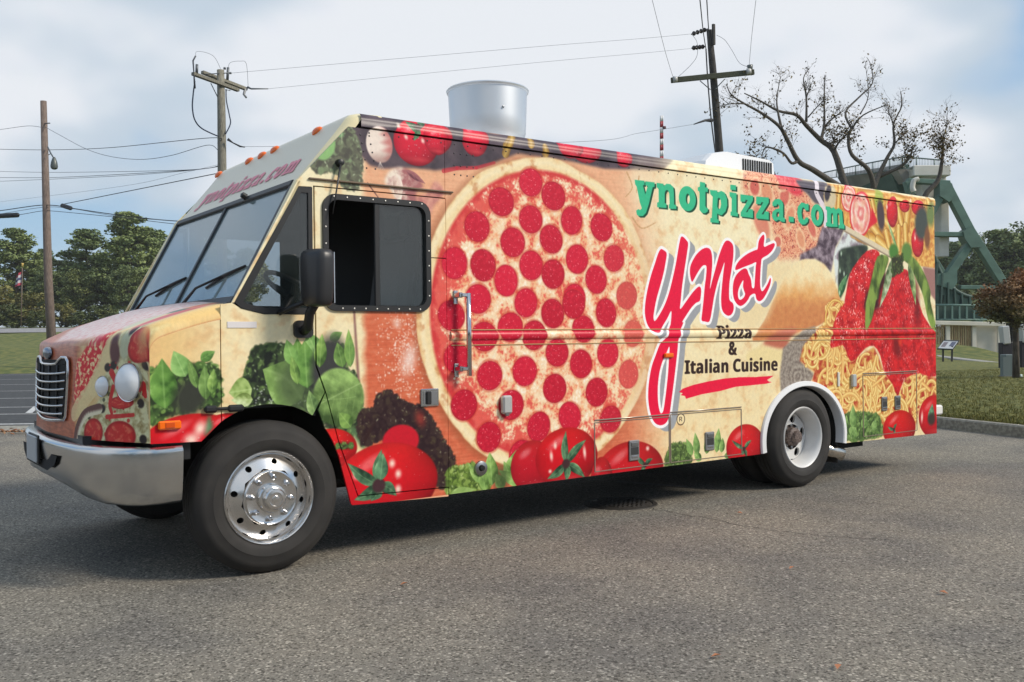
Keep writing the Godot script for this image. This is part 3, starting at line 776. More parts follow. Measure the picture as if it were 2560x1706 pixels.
	var hk := smooth_path([Vector3(53.915,11.255,-27.609) , Vector3(53.692,11.148,-27.771) , Vector3(53.608,10.738,-27.832) , Vector3(53.685,10.462,-27.776)], 5)
	put("pipe", tube(hk, [0.16], 8), conc, t)
	# deck railing
	var rails := [[Vector3(58.973,13.751,-38.156) , Vector3(56.097,13.266,-32.826) , Vector3(54.036,12.868,-28.759)], [Vector3(54.036,12.868,-28.759) , Vector3(55.994,12.633,-27.328)]]
	var feet := [[Vector3(58.969,13.292,-38.159) , Vector3(56.09,12.577,-32.831) , Vector3(54.028,12.104,-28.764)], [Vector3(54.028,12.104,-28.764) , Vector3(55.988,11.991,-27.333)]]
	for k in 2:
		var hi := smooth_path(rails[k], 10)
		var lo := smooth_path(feet[k], 10)
		var metal := paint(lin(0.1, 0.14, 0.13), 0.5, 0.4)
		put("handrail", tube(hi, [0.045], 6), metal, t)
		put("bottom_rail", tube(lo, [0.03], 6), metal, t)
		for i in hi.size():
			if i % 4 == 0:
				put("rail_post", tube([lo[i], hi[i]], [0.045], 6), metal, t)
			if i < hi.size() - 1:
				for e in 3:
					put("baluster", tube([lo[i].lerp(lo[i + 1], e / 3.0), hi[i].lerp(hi[i + 1], e / 3.0)], [0.015], 4), metal, t)
	# raised barrier arm
	var arm := thing("barrier_arm", "raised red and white striped barrier arm behind the truck roof", "barrier arm")
	for e in [[Vector3(42.597,16.047,-38.974) , Vector3(42.429,2.595,-39.091), 0.075], [Vector3(42.675,16.067,-38.917) , Vector3(42.612,2.592,-38.958), 0.06]]:
		var p: Vector3 = e[0]
		var q: Vector3 = e[1]
		for k in 35:
			put("stripe", tube([p.lerp(q, k / 35.0), p.lerp(q, (k + 1) / 35.0)], [e[2]], 6), paint(lin(0.35, 0.02, 0.03), 0.5) if k % 2 == 1 else paint(lin(0.7, 0.7, 0.7), 0.5), arm)
	put("arm_lamp", tube([Vector3(42.755,15.345,-38.859) , Vector3(42.771,15.183,-38.847)], [0.12], 8), paint(lin(0.1, 0.03, 0.04), 0.5), arm)
	put("barrier_stand", box(Vector3(0.6, 1.2, 0.6), Vector3(42.497,1.517,-39.042), 0.03), paint(lin(0.5, 0.5, 0.5), 0.5), arm)


func build_waterfront() -> void:
	# railing with panels along the bridge walk
	var green := paint(lin(0.04, 0.085, 0.07), 0.6)
	var pale := paint(lin(0.1, 0.18, 0.15), 0.6)
	var r := thing("green_railing", "dark green metal railing above the boarded wall behind the truck", "railing")
	put("top_rail", tube([Vector3(51.783,3.174,-25.447) , Vector3(54.342,3.095,-23.577)], [0.07], 6), pale, r)
	put("bottom_rail", tube([Vector3(51.774,2.283,-25.453) , Vector3(54.334,2.245,-23.583)], [0.06], 6), pale, r)
	for k in 8:
		var st := begin()
		add_beam(st, Vector3(51.946,3.144,-25.328) + (Vector3(52.3,3.139,-25.069) - Vector3(51.946,3.144,-25.328)) * k, Vector3(51.937,2.281,-25.334) + (Vector3(52.291,2.275,-25.075) - Vector3(51.937,2.281,-25.334)) * k, 0.1, 0.1, AHEAD)
		put("rail_post", done(st), pale, r)
		if k < 7:
			var ps := begin()
			add_beam(ps, Vector3(52.312,3.114,-25.309) + (Vector3(52.3,3.139,-25.069) - Vector3(51.946,3.144,-25.328)) * k, Vector3(52.304,2.322,-25.314) + (Vector3(52.291,2.275,-25.075) - Vector3(51.937,2.281,-25.334)) * k, 1.36, 0.03, AHEAD)
			put("panel", done(ps), green, r)
	# boarded wall
	var w := thing("boarded_wall", "tan and off white boarded wall under the green railing", "wall")
	var tan := [grained(lin(0.36, 0.27, 0.13), lin(0.52, 0.41, 0.23), 0.02, Vector3(1, 0.15, 1), 0.8, 28), grained(lin(0.3, 0.2, 0.1), lin(0.46, 0.34, 0.19), 0.02, Vector3(1, 0.15, 1), 0.8, 29), grained(lin(0.44, 0.35, 0.19), lin(0.56, 0.46, 0.27), 0.02, Vector3(1, 0.15, 1), 0.8, 30)]
	var off := grained(lin(0.6, 0.57, 0.48), lin(0.7, 0.66, 0.57), 0.01, Vector3(0.2, 0.2, 0.2), 0.8, 31)
	var step: Vector3 = Vector3(51.501,1.055,-25.033) - Vector3(51.447,1.055,-25.072)
	for k in 31:
		var x0: Vector3 = Vector3(51.413,1.939,-25.098) + step * k
		var x1: Vector3 = Vector3(51.395,0.107,-25.11) + step * k
		if k == 8 or k == 9:
			continue
		var st := begin()
		add_beam(st, x0 + AHEAD * (0.06 if k % 2 else 0.0), x1 + AHEAD * (0.06 if k % 2 else 0.0), step.length() * 0.94, 0.05, AHEAD, 0.008)
		put("board", done(st), tan[(k * 7) % 3], w)
	for e in [[Vector3(51.858,2.05,-24.649) , Vector3(51.838,0.081,-24.663), 0.24], [Vector3(53.113,2.031,-23.732) , Vector3(53.094,0.062,-23.745), 0.24], [Vector3(54.325,1.913,-22.847) , Vector3(54.307,0.111,-22.859), 0.2]]:
		var st := begin()
		add_beam(st, e[0], e[1], e[2], 0.14, AHEAD, 0.02)
		put("wall_post", done(st), off, w)
	var pn := begin()
	add_beam(pn, Vector3(53.904,1.904,-23.402) , Vector3(53.887,0.116,-23.414), 1.45, 0.08, AHEAD)
	put("plain_panel", done(pn), grained(lin(0.52, 0.49, 0.42), lin(0.6, 0.57, 0.5), 0.01, Vector3(0.2, 0.2, 0.2), 0.8, 32), w)
	var cp := begin()
	add_beam(cp, Vector3(51.105,2.091,-25.075) , Vector3(54.493,1.941,-22.6), 0.24, 0.3, AHEAD, 0.02)
	put("capping", done(cp), off, w)
	# low concrete edge in front
	var ed := begin()
	add_beam(ed, Vector3(45.465,0.223,-22.012) , Vector3(38.482,0.024,-14.729), 0.16, 0.3, AHEAD, 0.03)
	tag(put("low_kerb_wall", done(ed), grained(lin(0.3, 0.28, 0.24), lin(0.42, 0.4, 0.35), 0.02, Vector3(0.6, 0.6, 0.6), 0.85, 33)), "low pale concrete edge running across the lawn before the boarded wall", "wall")
	var rub := begin()
	add_beam(rub, Vector3(49.593,0.074,-22.711) , Vector3(49.561,0.012,-19.02), 0.5, 0.4, AHEAD, 0.05)
	tag(put("stone_edge", done(rub), grained(lin(0.1, 0.085, 0.065), lin(0.2, 0.17, 0.135), 0.02, Vector3(0.8, 0.8, 0.8), 0.95, 34)), "brown stone edge at the foot of the boarded wall", "wall")
	# information board
	var s := thing("information_board", "slanted information board on two dark legs on the lawn behind the truck", "sign")
	var dark_metal := paint(lin(0.02, 0.022, 0.02), 0.5)
	for e in [[Vector3(39.223,0.063,-17.903) , Vector3(39.23,0.807,-17.898)], [Vector3(39.546,0.058,-17.666) , Vector3(39.57,0.828,-17.649)]]:
		var st := begin()
		add_beam(st, e[0], e[1], 0.07, 0.07, AHEAD, 0.008)
		put("leg", done(st), dark_metal, s)
	var c0: Vector3 = Vector3(38.823,0.736,-17.948)
	var c1: Vector3 = Vector3(39.4,0.692,-17.526)
	var c2: Vector3 = Vector3(40.427,1.093,-17.766)
	var c3: Vector3 = Vector3(39.843,1.122,-18.193)
	var nn := (c1 - c0).cross(c3 - c0).normalized()
	if nn.y < 0.0:
		nn = -nn
	var bs := begin()
	for f in 2:
		var o := nn * (-0.05 if f else 0.0)
		quad(bs, c0 + o, c1 + o, c2 + o, c3 + o, nn if f == 0 else -nn)
	for e in [[c0, c1], [c1, c2], [c2, c3], [c3, c0]]:
		quad(bs, e[0], e[1], e[1] - nn * 0.05, e[0] - nn * 0.05, (e[0] + e[1]) * 0.5 - (c0 + c2) * 0.5)
	put("frame", done(bs), dark_metal, s)
	var fs := begin()
	var inset := func(u: float, v: float): return c0.lerp(c1, u).lerp(c3.lerp(c2, u), v) + nn * 0.004
	quad(fs, inset.call(0.04, 0.05), inset.call(0.96, 0.05), inset.call(0.96, 0.86), inset.call(0.04, 0.86), nn)
	put("panel", done(fs), paint(lin(0.4, 0.41, 0.41), 0.4), s)
	for e in [[0.12, 0.2, 0.4, 0.75, Color(0.42, 0.38, 0.38)], [0.6, 0.3, 0.9, 0.8, Color(0.3, 0.3, 0.36)]]:
		var q := begin()
		var lift := nn * 0.003
		quad(q, inset.call(e[0], e[1]) + lift, inset.call(e[2], e[1]) + lift, inset.call(e[2], e[3]) + lift, inset.call(e[0], e[3]) + lift, nn)
		put("picture", done(q), paint(e[4], 0.4), s)
	# cabinet by the small tree and the pale slanted boxes
	var cab := thing("utility_cabinet", "grey green metal cabinet standing beside the small tree", "cabinet")
	var cm := paint(lin(0.14, 0.18, 0.18), 0.5)
	var bsx := begin()
	add_box(bsx, Vector3(0.27, 0.68, 0.3), Transform3D(Basis(RIGHT, Vector3.UP, -AHEAD), Vector3(25.35,0.424,-8.223)), 0.02)
	put("housing", done(bsx), cm, cab)
	put("door", box(Vector3(0.2, 0.55, 0.008), Vector3(25.177,0.42,-8.151), 0.0, Basis(RIGHT, Vector3.UP, -AHEAD)), paint(lin(0.16, 0.2, 0.2), 0.5), cab)
	put("base", box(Vector3(0.32, 0.05, 0.34), Vector3(25.347,0.13,-8.225), 0.0, Basis(RIGHT, Vector3.UP, -AHEAD)), grained(lin(0.2, 0.2, 0.19), lin(0.3, 0.3, 0.28), 0.03, Vector3(1, 1, 1), 0.9, 35), cab)
	for k in 2:
		var p: Vector3 = Vector3(32.389,1.315,-11.75) if k == 0 else Vector3(32.946,1.368,-11.343)
		var lt := thing("pale_panel_box", "pale slanted box on a dark stand left of the small tree's trunk" if k == 0 else "pale slanted box cut by the right edge beyond the small tree", "box")
		put("shell", box(Vector3(0.27, 0.66, 0.3), p, 0.03, Basis(AHEAD, -0.09) * Basis(RIGHT, Vector3.UP, -AHEAD)), paint(lin(0.42, 0.43, 0.42), 0.5), lt)
		put("stand", box(Vector3(0.4, 0.95, 0.3), p + Vector3(0.08, -0.75, 0), 0.01, Basis(RIGHT, Vector3.UP, -AHEAD)), paint(lin(0.012, 0.01, 0.016), 0.7), lt)
	var mk := thing("white_marker", "short white marker post at the foot of the small tree", "post")
	put("post", tube([Vector3(25.203,0.694,-7.835) , Vector3(25.208,0.233,-7.831)], [0.03], 8), paint(lin(0.5, 0.5, 0.46), 0.5), mk)
	put("foot", tube([Vector3(25.039,0.209,-7.707) , Vector3(25.042,0.067,-7.704)], [0.05], 8), paint(lin(0.5, 0.6, 0.57), 0.5), mk)
	# small flag among the shrubs
	var f := thing("flag", "small drooping red white and blue flag on a thin pole before the left trees", "flag")
	put("flagpole", tube([Vector3(12.205,8.363,-88.419) , Vector3(12.067,3.182,-88.517)], [0.05], 6), paint(lin(0.15, 0.11, 0.08), 0.7), f)
	put("finial", tube([Vector3(12.238,8.792,-88.395) , Vector3(12.206,8.435,-88.418)], [0.12, 0.05], 6), paint(lin(0.5, 0.35, 0.08), 0.5), f)
	var tones := [lin(0.4, 0.05, 0.08), lin(0.5, 0.5, 0.52), lin(0.06, 0.07, 0.16), lin(0.5, 0.48, 0.5), lin(0.4, 0.06, 0.1)]
	var q0: Vector3 = Vector3(12.186,8.141,-88.309)
	var q1: Vector3 = Vector3(11.749,7.647,-88.628)
	var q2: Vector3 = Vector3(11.623,6.649,-88.719)
	var q3: Vector3 = Vector3(12.144,6.856,-88.338)
	for k in 5:
		var fs2 := begin()
		for i in 6:
			var c := func(u: float, v: float): return q0.lerp(q1, u).lerp(q3.lerp(q2, u), v) + AHEAD * 0.12 * sin(u * 9.0)
			quad(fs2, c.call(i / 6.0, k / 5.0), c.call((i + 1) / 6.0, k / 5.0), c.call((i + 1) / 6.0, (k + 1) / 5.0), c.call(i / 6.0, (k + 1) / 5.0), -AHEAD)
		var cloth := paint(tones[k], 0.9)
		cloth.cull_mode = BaseMaterial3D.CULL_DISABLED
		put("stripe", done(fs2), cloth, f)


func build_wood_behind(kinds_seed: int) -> void:
	# the wood across the lot behind the photographer, seen in the windows and the chrome
	dice.seed = kinds_seed
	var st := SurfaceTool.new()
	st.begin(Mesh.PRIMITIVE_TRIANGLES)
	for k in 46:
		var r := -75.0 + k * 3.4
		var top := dice.randf_range(3.0, 6.5)
		for c in 9:
			var p := spot(r + dice.randfn(0, 1.6), -38.0 + dice.randfn(0, 3.0), dice.randf_range(0.8, top))
			add_clump(st, p, Vector3(1.7, 1.1, 1.7), 60, 0.42, Color(0.03, 0.045, 0.015), Color(0.1, 0.11, 0.035))
	var o := put("wood", st, leaf_material(3))
	stuff(o)
	tag(o, "dark wood across the lot, seen reflected in the sliding window", "wood")
var wrap: StandardMaterial3D
var nose_wrap: StandardMaterial3D
var chrome: StandardMaterial3D
var black: StandardMaterial3D
var rubber: StandardMaterial3D
var dark: StandardMaterial3D
var glass: StandardMaterial3D
var amber: StandardMaterial3D
var white_paint: StandardMaterial3D
var alloy: StandardMaterial3D
var cream: StandardMaterial3D
var steel: StandardMaterial3D

const DEEP := 2.4


func truck_materials() -> void:
	wrap = paint(Color.WHITE, 0.36, 0.0, 0.36)
	wrap.albedo_texture = side_print()
	nose_wrap = paint(Color.WHITE, 0.32, 0.0, 0.4)
	nose_wrap.albedo_texture = nose_print()
	chrome = paint(Color(0.8, 0.8, 0.81), 0.15, 1.0)
	steel = paint(Color(0.62, 0.62, 0.62), 0.3, 1.0)
	alloy = paint(Color(0.86, 0.85, 0.84), 0.22, 1.0)
	black = paint(lin(0.012, 0.012, 0.013), 0.45)
	dark = paint(lin(0.008, 0.008, 0.008), 0.9)
	rubber = grained(lin(0.019, 0.0175, 0.016), lin(0.029, 0.026, 0.0235), 0.01, Vector3(0.8, 0.8, 0.8), 0.8, 4)
	glass = paint(Color(0.2, 0.23, 0.23, 0.35), 0.03, 0.0, 0.707)
	glass.transparency = BaseMaterial3D.TRANSPARENCY_ALPHA
	amber = paint(Color(0.95, 0.42, 0.04), 0.25)
	white_paint = paint(Color(0.9, 0.9, 0.9), 0.35)
	cream = paint(Color(0.9, 0.85, 0.68), 0.34)


func hood_front(z: float) -> float:
	# how far forward the nose reaches, z metres in from the near side
	var d := minf(-z, DEEP + z)
	if d < 0.62:
		return -0.665 - 0.385 * d
	return -0.905 - 0.03 * smoothstep(0.62, 1.2, d)


func hood_crown(x: float, z: float) -> float:
	# height of the bonnet before its edges are rounded
	var t := clampf((x + 0.93) / 0.78, 0, 1)
	var mid := lerpf(1.345, 1.60, 1.0 - pow(1.0 - t, 1.5))
	var d := minf(-z, DEEP + z)
	return mid - 0.035 * (1.0 - smoothstep(0.0, 0.9, d))


func hood_height(x: float, z: float) -> float:
	var y := hood_crown(x, z)
	var r := 0.085
	var d := minf(-z, DEEP + z)
	if d < r:
		y -= r - sqrt(maxf(0.0, r * r - (r - d) * (r - d)))
	r = lerpf(0.022, 0.06, smoothstep(0.7, 0.2, d))
	d = x - hood_front(z)
	if d < r:
		y -= r - sqrt(maxf(0.0, r * r - (r - d) * (r - d)))
	return y


func nose_uv(z: float, v: float) -> Vector2:
	return Vector2((z + 2.4) / 2.4, (2.14 - v) / 1.36)


func nose_quad(st: SurfaceTool, p: Array, v: Array, out: Vector3) -> void:
	# p four points, v their heights on the print
	for t in [[0, 1, 2], [0, 2, 3]]:
		var o: Array = t
		if (p[o[1]] - p[o[0]]).cross(p[o[2]] - p[o[0]]).dot(out) > 0.0:
			o = [t[0], t[2], t[1]]
		for k in o:
			st.set_uv(nose_uv(p[k].z, v[k]))
			st.add_vertex(p[k])


func arch_front() -> PackedVector2Array:
	return pts([-394,792, -340,842, -284,890, -265,906, -210,935, -154,958, -80,974, 0,979, 70,972, 143,957, 205,931, 263,898, 305,861, 342,820, 370,778, 394,734, 429,648, 507,350])


func build_truck() -> void:
	truck_materials()
	var t := thing("food_truck", "long food truck wrapped in a print of pizza, tomatoes, herbs and pasta", "food truck")
	build_nose(t)
	build_sides(t)
	build_cab(t)
	build_roof(t)
	build_fittings(t)
	build_wheels(t)
	build_underside(t)


func build_nose(t: Node3D) -> void:
	# bonnet and front face
	var zs := []
	for i in 61:
		var u := i / 60.0
		zs.append(-DEEP * (0.5 - 0.5 * cos(PI * u)))
	var st := begin(true)
	st.set_smooth_group(1)
	for i in 60:
		var za: float = zs[i]
		var zb: float = zs[i + 1]
		for j in 24:
			var p := []
			var v := []
			for c in [[za, j], [zb, j], [zb, j + 1], [za, j + 1]]:
				var f := hood_front(c[0])
				var u := pow(c[1] / 24.0, 2.0)
				var x := lerpf(f, -0.10, u)
				p.append(Vector3(x, hood_height(x, c[0]), c[0]))
				v.append(1.33 + (x - f) * 0.95)
			nose_quad(st, p, v, Vector3.UP)
	for i in 60:
		var za: float = zs[i]
		var zb: float = zs[i + 1]
		for j in 8:
			var p := []
			var v := []
			for c in [[za, j], [zb, j], [zb, j + 1], [za, j + 1]]:
				var f := hood_front(c[0])
				var top := hood_height(f, c[0])
				var y := lerpf(0.80, top, c[1] / 8.0)
				var rake: float = 0.025 * (1.0 - c[1] / 8.0)
				p.append(Vector3(f - rake * smoothstep(0.0, 0.3, minf(-c[0], DEEP + c[0])), y, c[0]))
				v.append(lerpf(0.80, 1.33, c[1] / 8.0))
			nose_quad(st, p, v, Vector3(-1, 0, 0.3 if za > -1.2 else -0.3))
	put("bonnet", done(st), nose_wrap, t)
	# fenders
	for side in 2:
		var ring := PackedVector2Array()
		ring.append(Vector2(-0.284, 0.893))
		ring.append(Vector2(-0.284, hood_height(-0.284, 0.0)))
		for k in range(1, 33):
			var x := lerpf(-0.284, hood_front(0.0), 1.0 - pow(1.0 - k / 32.0, 2.0))
			ring.append(Vector2(x, hood_height(x, 0.0) + 0.001))
		ring.append(Vector2(-0.665, 0.797))
		ring.append(Vector2(-0.394, 0.792))
		ring.append(Vector2(-0.34, 0.842))
		put("fender", plate(ring, 0.0 if side == 0 else -DEEP + 0.015, 0.015), wrap, t)
	# hood latch
	var ls := begin()
	add_box(ls, Vector3(0.075, 0.04, 0.03), Transform3D(Basis(), Vector3(-0.345, 0.967, 0.015)), 0.012)
	add_box(ls, Vector3(0.17, 0.018, 0.018), Transform3D(Basis(), Vector3(-0.28, 0.967, 0.01)), 0.006)
	add_box(ls, Vector3(0.095, 0.04, 0.03), Transform3D(Basis(), Vector3(-0.205, 0.966, 0.015)), 0.012)
	put("hood_latch", done(ls), black, t)
	# grille
	var g := Node3D.new()
	g.name = "grille"
	g.position = Vector3(0.008, 0, 0)
	t.add_child(g, true)
	var half := func(y: float): return lerpf(0.43, 0.49, clampf((y - 0.9) / 0.3, 0, 1))
	var gx := func(z: float): return hood_front(z) - 0.04
	var hs := begin()
	for i in 24:
		var a := lerpf(-0.48, 0.48, i / 24.0)
		var b := lerpf(-0.48, 0.48, (i + 1) / 24.0)
		quad(hs, Vector3(gx.call(-1.2 + a), 0.90, -1.2 + a * 0.9), Vector3(gx.call(-1.2 + b), 0.90, -1.2 + b * 0.9), Vector3(gx.call(-1.2 + b) + 0.012, 1.245, -1.2 + b), Vector3(gx.call(-1.2 + a) + 0.012, 1.245, -1.2 + a), Vector3(-1, 0, 0))
	put("opening", done(hs), dark, g)
	var frame := []
	for k in 13:
		var u := k / 12.0
		frame.append(Vector2(lerpf(-0.43, 0.43, u), 0.898 - 0.02 * sin(PI * u)))
	for q in [[0.46, 0.92], [0.485, 1.05], [0.492, 1.18], [0.482, 1.235], [0.44, 1.257], [0.35, 1.26], [0.29, 1.245], [0.24, 1.222], [0.12, 1.215], [-0.12, 1.215], [-0.24, 1.222], [-0.29, 1.245], [-0.35, 1.26], [-0.44, 1.257], [-0.482, 1.235], [-0.492, 1.18], [-0.485, 1.05], [-0.46, 0.92], [-0.43, 0.898]]:
		frame.append(Vector2(q[0], q[1]))
	var path := []
	for q in frame:
		path.append(Vector3(hood_front(-1.2 + q.x) - 0.04 + 0.012 * (q.y - 0.9) / 0.35, q.y, -1.2 + q.x))
	put("surround", tube(path, [0.01], 8), chrome, g)
	for k in 6:
		var y := 1.172 - k * 0.048
		var w: float = half.call(y) - 0.015
		var row := []
		for i in 13:
			var z := lerpf(-w, w, i / 12.0)
			row.append(Vector3(hood_front(-1.2 + z) - 0.05 - 0.012 * cos(z / w * 1.4) + 0.012 * (y - 0.9) / 0.35, y - 0.014 * (1.0 - z * z / (w * w)), -1.2 + z))
		put("slat", tube(row, [0.0068], 6), chrome, g)
	for z in [-0.28, -0.1, 0.1, 0.28]:
		put("upright", tube([Vector3(hood_front(-1.2 + z) - 0.044, 0.905, -1.2 + z), Vector3(hood_front(-1.2 + z) - 0.034, 1.215, -1.2 + z)], [0.007], 6), black, g)
	for sg in [-1.0, 1.0]:
		var ear := begin()
		add_box(ear, Vector3(0.02, 0.045, 0.17), Transform3D(Basis(), Vector3(hood_front(-1.2 + sg * 0.37) - 0.022, 1.235, -1.2 + sg * 0.38)), 0.008)
		put("air_scoop", done(ear), dark, g)
	put("emblem", lathe(PackedVector2Array([Vector2(0, 0.03), Vector2(0.045, 0.026), Vector2(0.06, 0.014), Vector2(0.062, 0.0)]), Transform3D(Basis(Vector3(0, 0.62, 0), Vector3(-1, 0.1, 0), Vector3(0, 0, 1.4)), Vector3(hood_front(-1.2) - 0.008, 1.283, -1.2)), 24), paint(Color(0.5, 0.53, 0.58), 0.25, 0.8), t)
	# lamps in the near and far facets
	for side in 2:
		var sg := 1.0 if side == 0 else -1.0
		for l in [[0.15, 1.125, 0.102, 0.05], [0.365, 1.10, 0.056, 0.035]]:
			var z: float = -l[0] if side == 0 else -DEEP + l[0]
			var n := Vector3(-0.932, 0.03, 0.362 * sg).normalized()
			var c := Vector3(hood_front(z) - 0.012, l[1], z)
			var basis := frame_along(n)
			var head := put("headlight", lathe(PackedVector2Array([Vector2(0, l[3]), Vector2(l[2] * 0.4, l[3] * 0.92), Vector2(l[2] * 0.75, l[3] * 0.68), Vector2(l[2] * 0.95, l[3] * 0.25), Vector2(l[2], -0.02)]), Transform3D(basis, c), 32), paint(Color(0.9, 0.91, 0.92), 0.16, 0.05), t)
			put("rim", lathe(PackedVector2Array([Vector2(l[2] * 0.97, 0.006), Vector2(l[2] * 1.04, 0.008), Vector2(l[2] * 1.07, -0.02)]), Transform3D(basis, c), 32), chrome, head)
	# bumper
	var plan := [Vector2(-0.50, 0.015), Vector2(-0.62, 0.02), Vector2(-0.72, 0.0), Vector2(-0.80, -0.07), Vector2(-0.885, -0.20), Vector2(-0.95, -0.40), Vector2(-0.99, -0.66), Vector2(-1.012, -0.93), Vector2(-1.018, -1.2)]
	for i in range(7, -1, -1):
		plan.append(Vector2(plan[i].x, -DEEP - plan[i].y))
	var bs := begin(true)
	var prof := [[-0.13, 0.775], [-0.03, 0.782], [-0.008, 0.777], [0.006, 0.762], [0.010, 0.742], [0.002, 0.64], [-0.012, 0.54], [-0.024, 0.485], [-0.05, 0.464], [-0.12, 0.46]]
	var rows := []
	for i in plan.size():
		var d: Vector2 = (plan[mini(i + 1, plan.size() - 1)] - plan[maxi(i - 1, 0)]).normalized()
		var out := Vector2(d.y, -d.x)
		var u := clampf(minf(-plan[i].y, DEEP + plan[i].y) / 0.9, 0, 1)
		var row := []
		for q in prof:
			var y: float = q[1]
			var low := clampf((0.755 - y) / 0.295, 0, 1)
			row.append(Vector3(plan[i].x + out.x * q[0], y + low * 0.075 * smoothstep(0.1, 1.0, u), plan[i].y + out.y * q[0]))
		rows.append(row)
	for i in plan.size() - 1:
		for k in prof.size() - 1:
			bs.set_smooth_group(1 if k < 3 else 2)
			quad(bs, rows[i][k], rows[i + 1][k], rows[i + 1][k + 1], rows[i][k + 1], (rows[i][k] + rows[i + 1][k + 1]) * 0.5 - Vector3(0.0, 0.6, -1.2) if k > 1 else Vector3.UP)
	var bumper := put("bumper", done(bs), paint(Color(0.8, 0.8, 0.8), 0.19, 1.0), t)
	var os := begin()
	var mouth := [[-0.56, 0.70], [0.56, 0.70], [0.50, 0.645], [0.34, 0.60], [-0.34, 0.60], [-0.50, 0.645]]
	for k in range(1, 5):
		var tri_pts := []
		for e in [0, k, k + 1]:
			var q: Array = mouth[e]
			tri_pts.append(Vector3(-1.027 + 0.02 * (q[0] / 0.56) * (q[0] / 0.56), q[1], -1.2 + q[0]))
		tri(os, tri_pts[0], tri_pts[1], tri_pts[2], Vector3(-1, 0, 0))
	put("air_opening", done(os), dark, bumper)
	var plate_node := put("licence_plate", box(Vector3(0.012, 0.155, 0.31), Vector3(-1.045, 0.705, -1.2), 0.004), paint(Color(0.66, 0.68, 0.7), 0.4), t)
	put("plate_holder", box(Vector3(0.01, 0.175, 0.33), Vector3(-1.034, 0.705, -1.2), 0.004), black, plate_node)
	var filler := begin()
	add_box(filler, Vector3(0.2, 0.12, 2.3), Transform3D(Basis(), Vector3(-0.54, 0.755, -1.2)))
	add_box(filler, Vector3(0.22, 0.12, 1.5), Transform3D(Basis(), Vector3(-0.8, 0.76, -1.2)))
	put("filler_panel", done(filler), black, t)


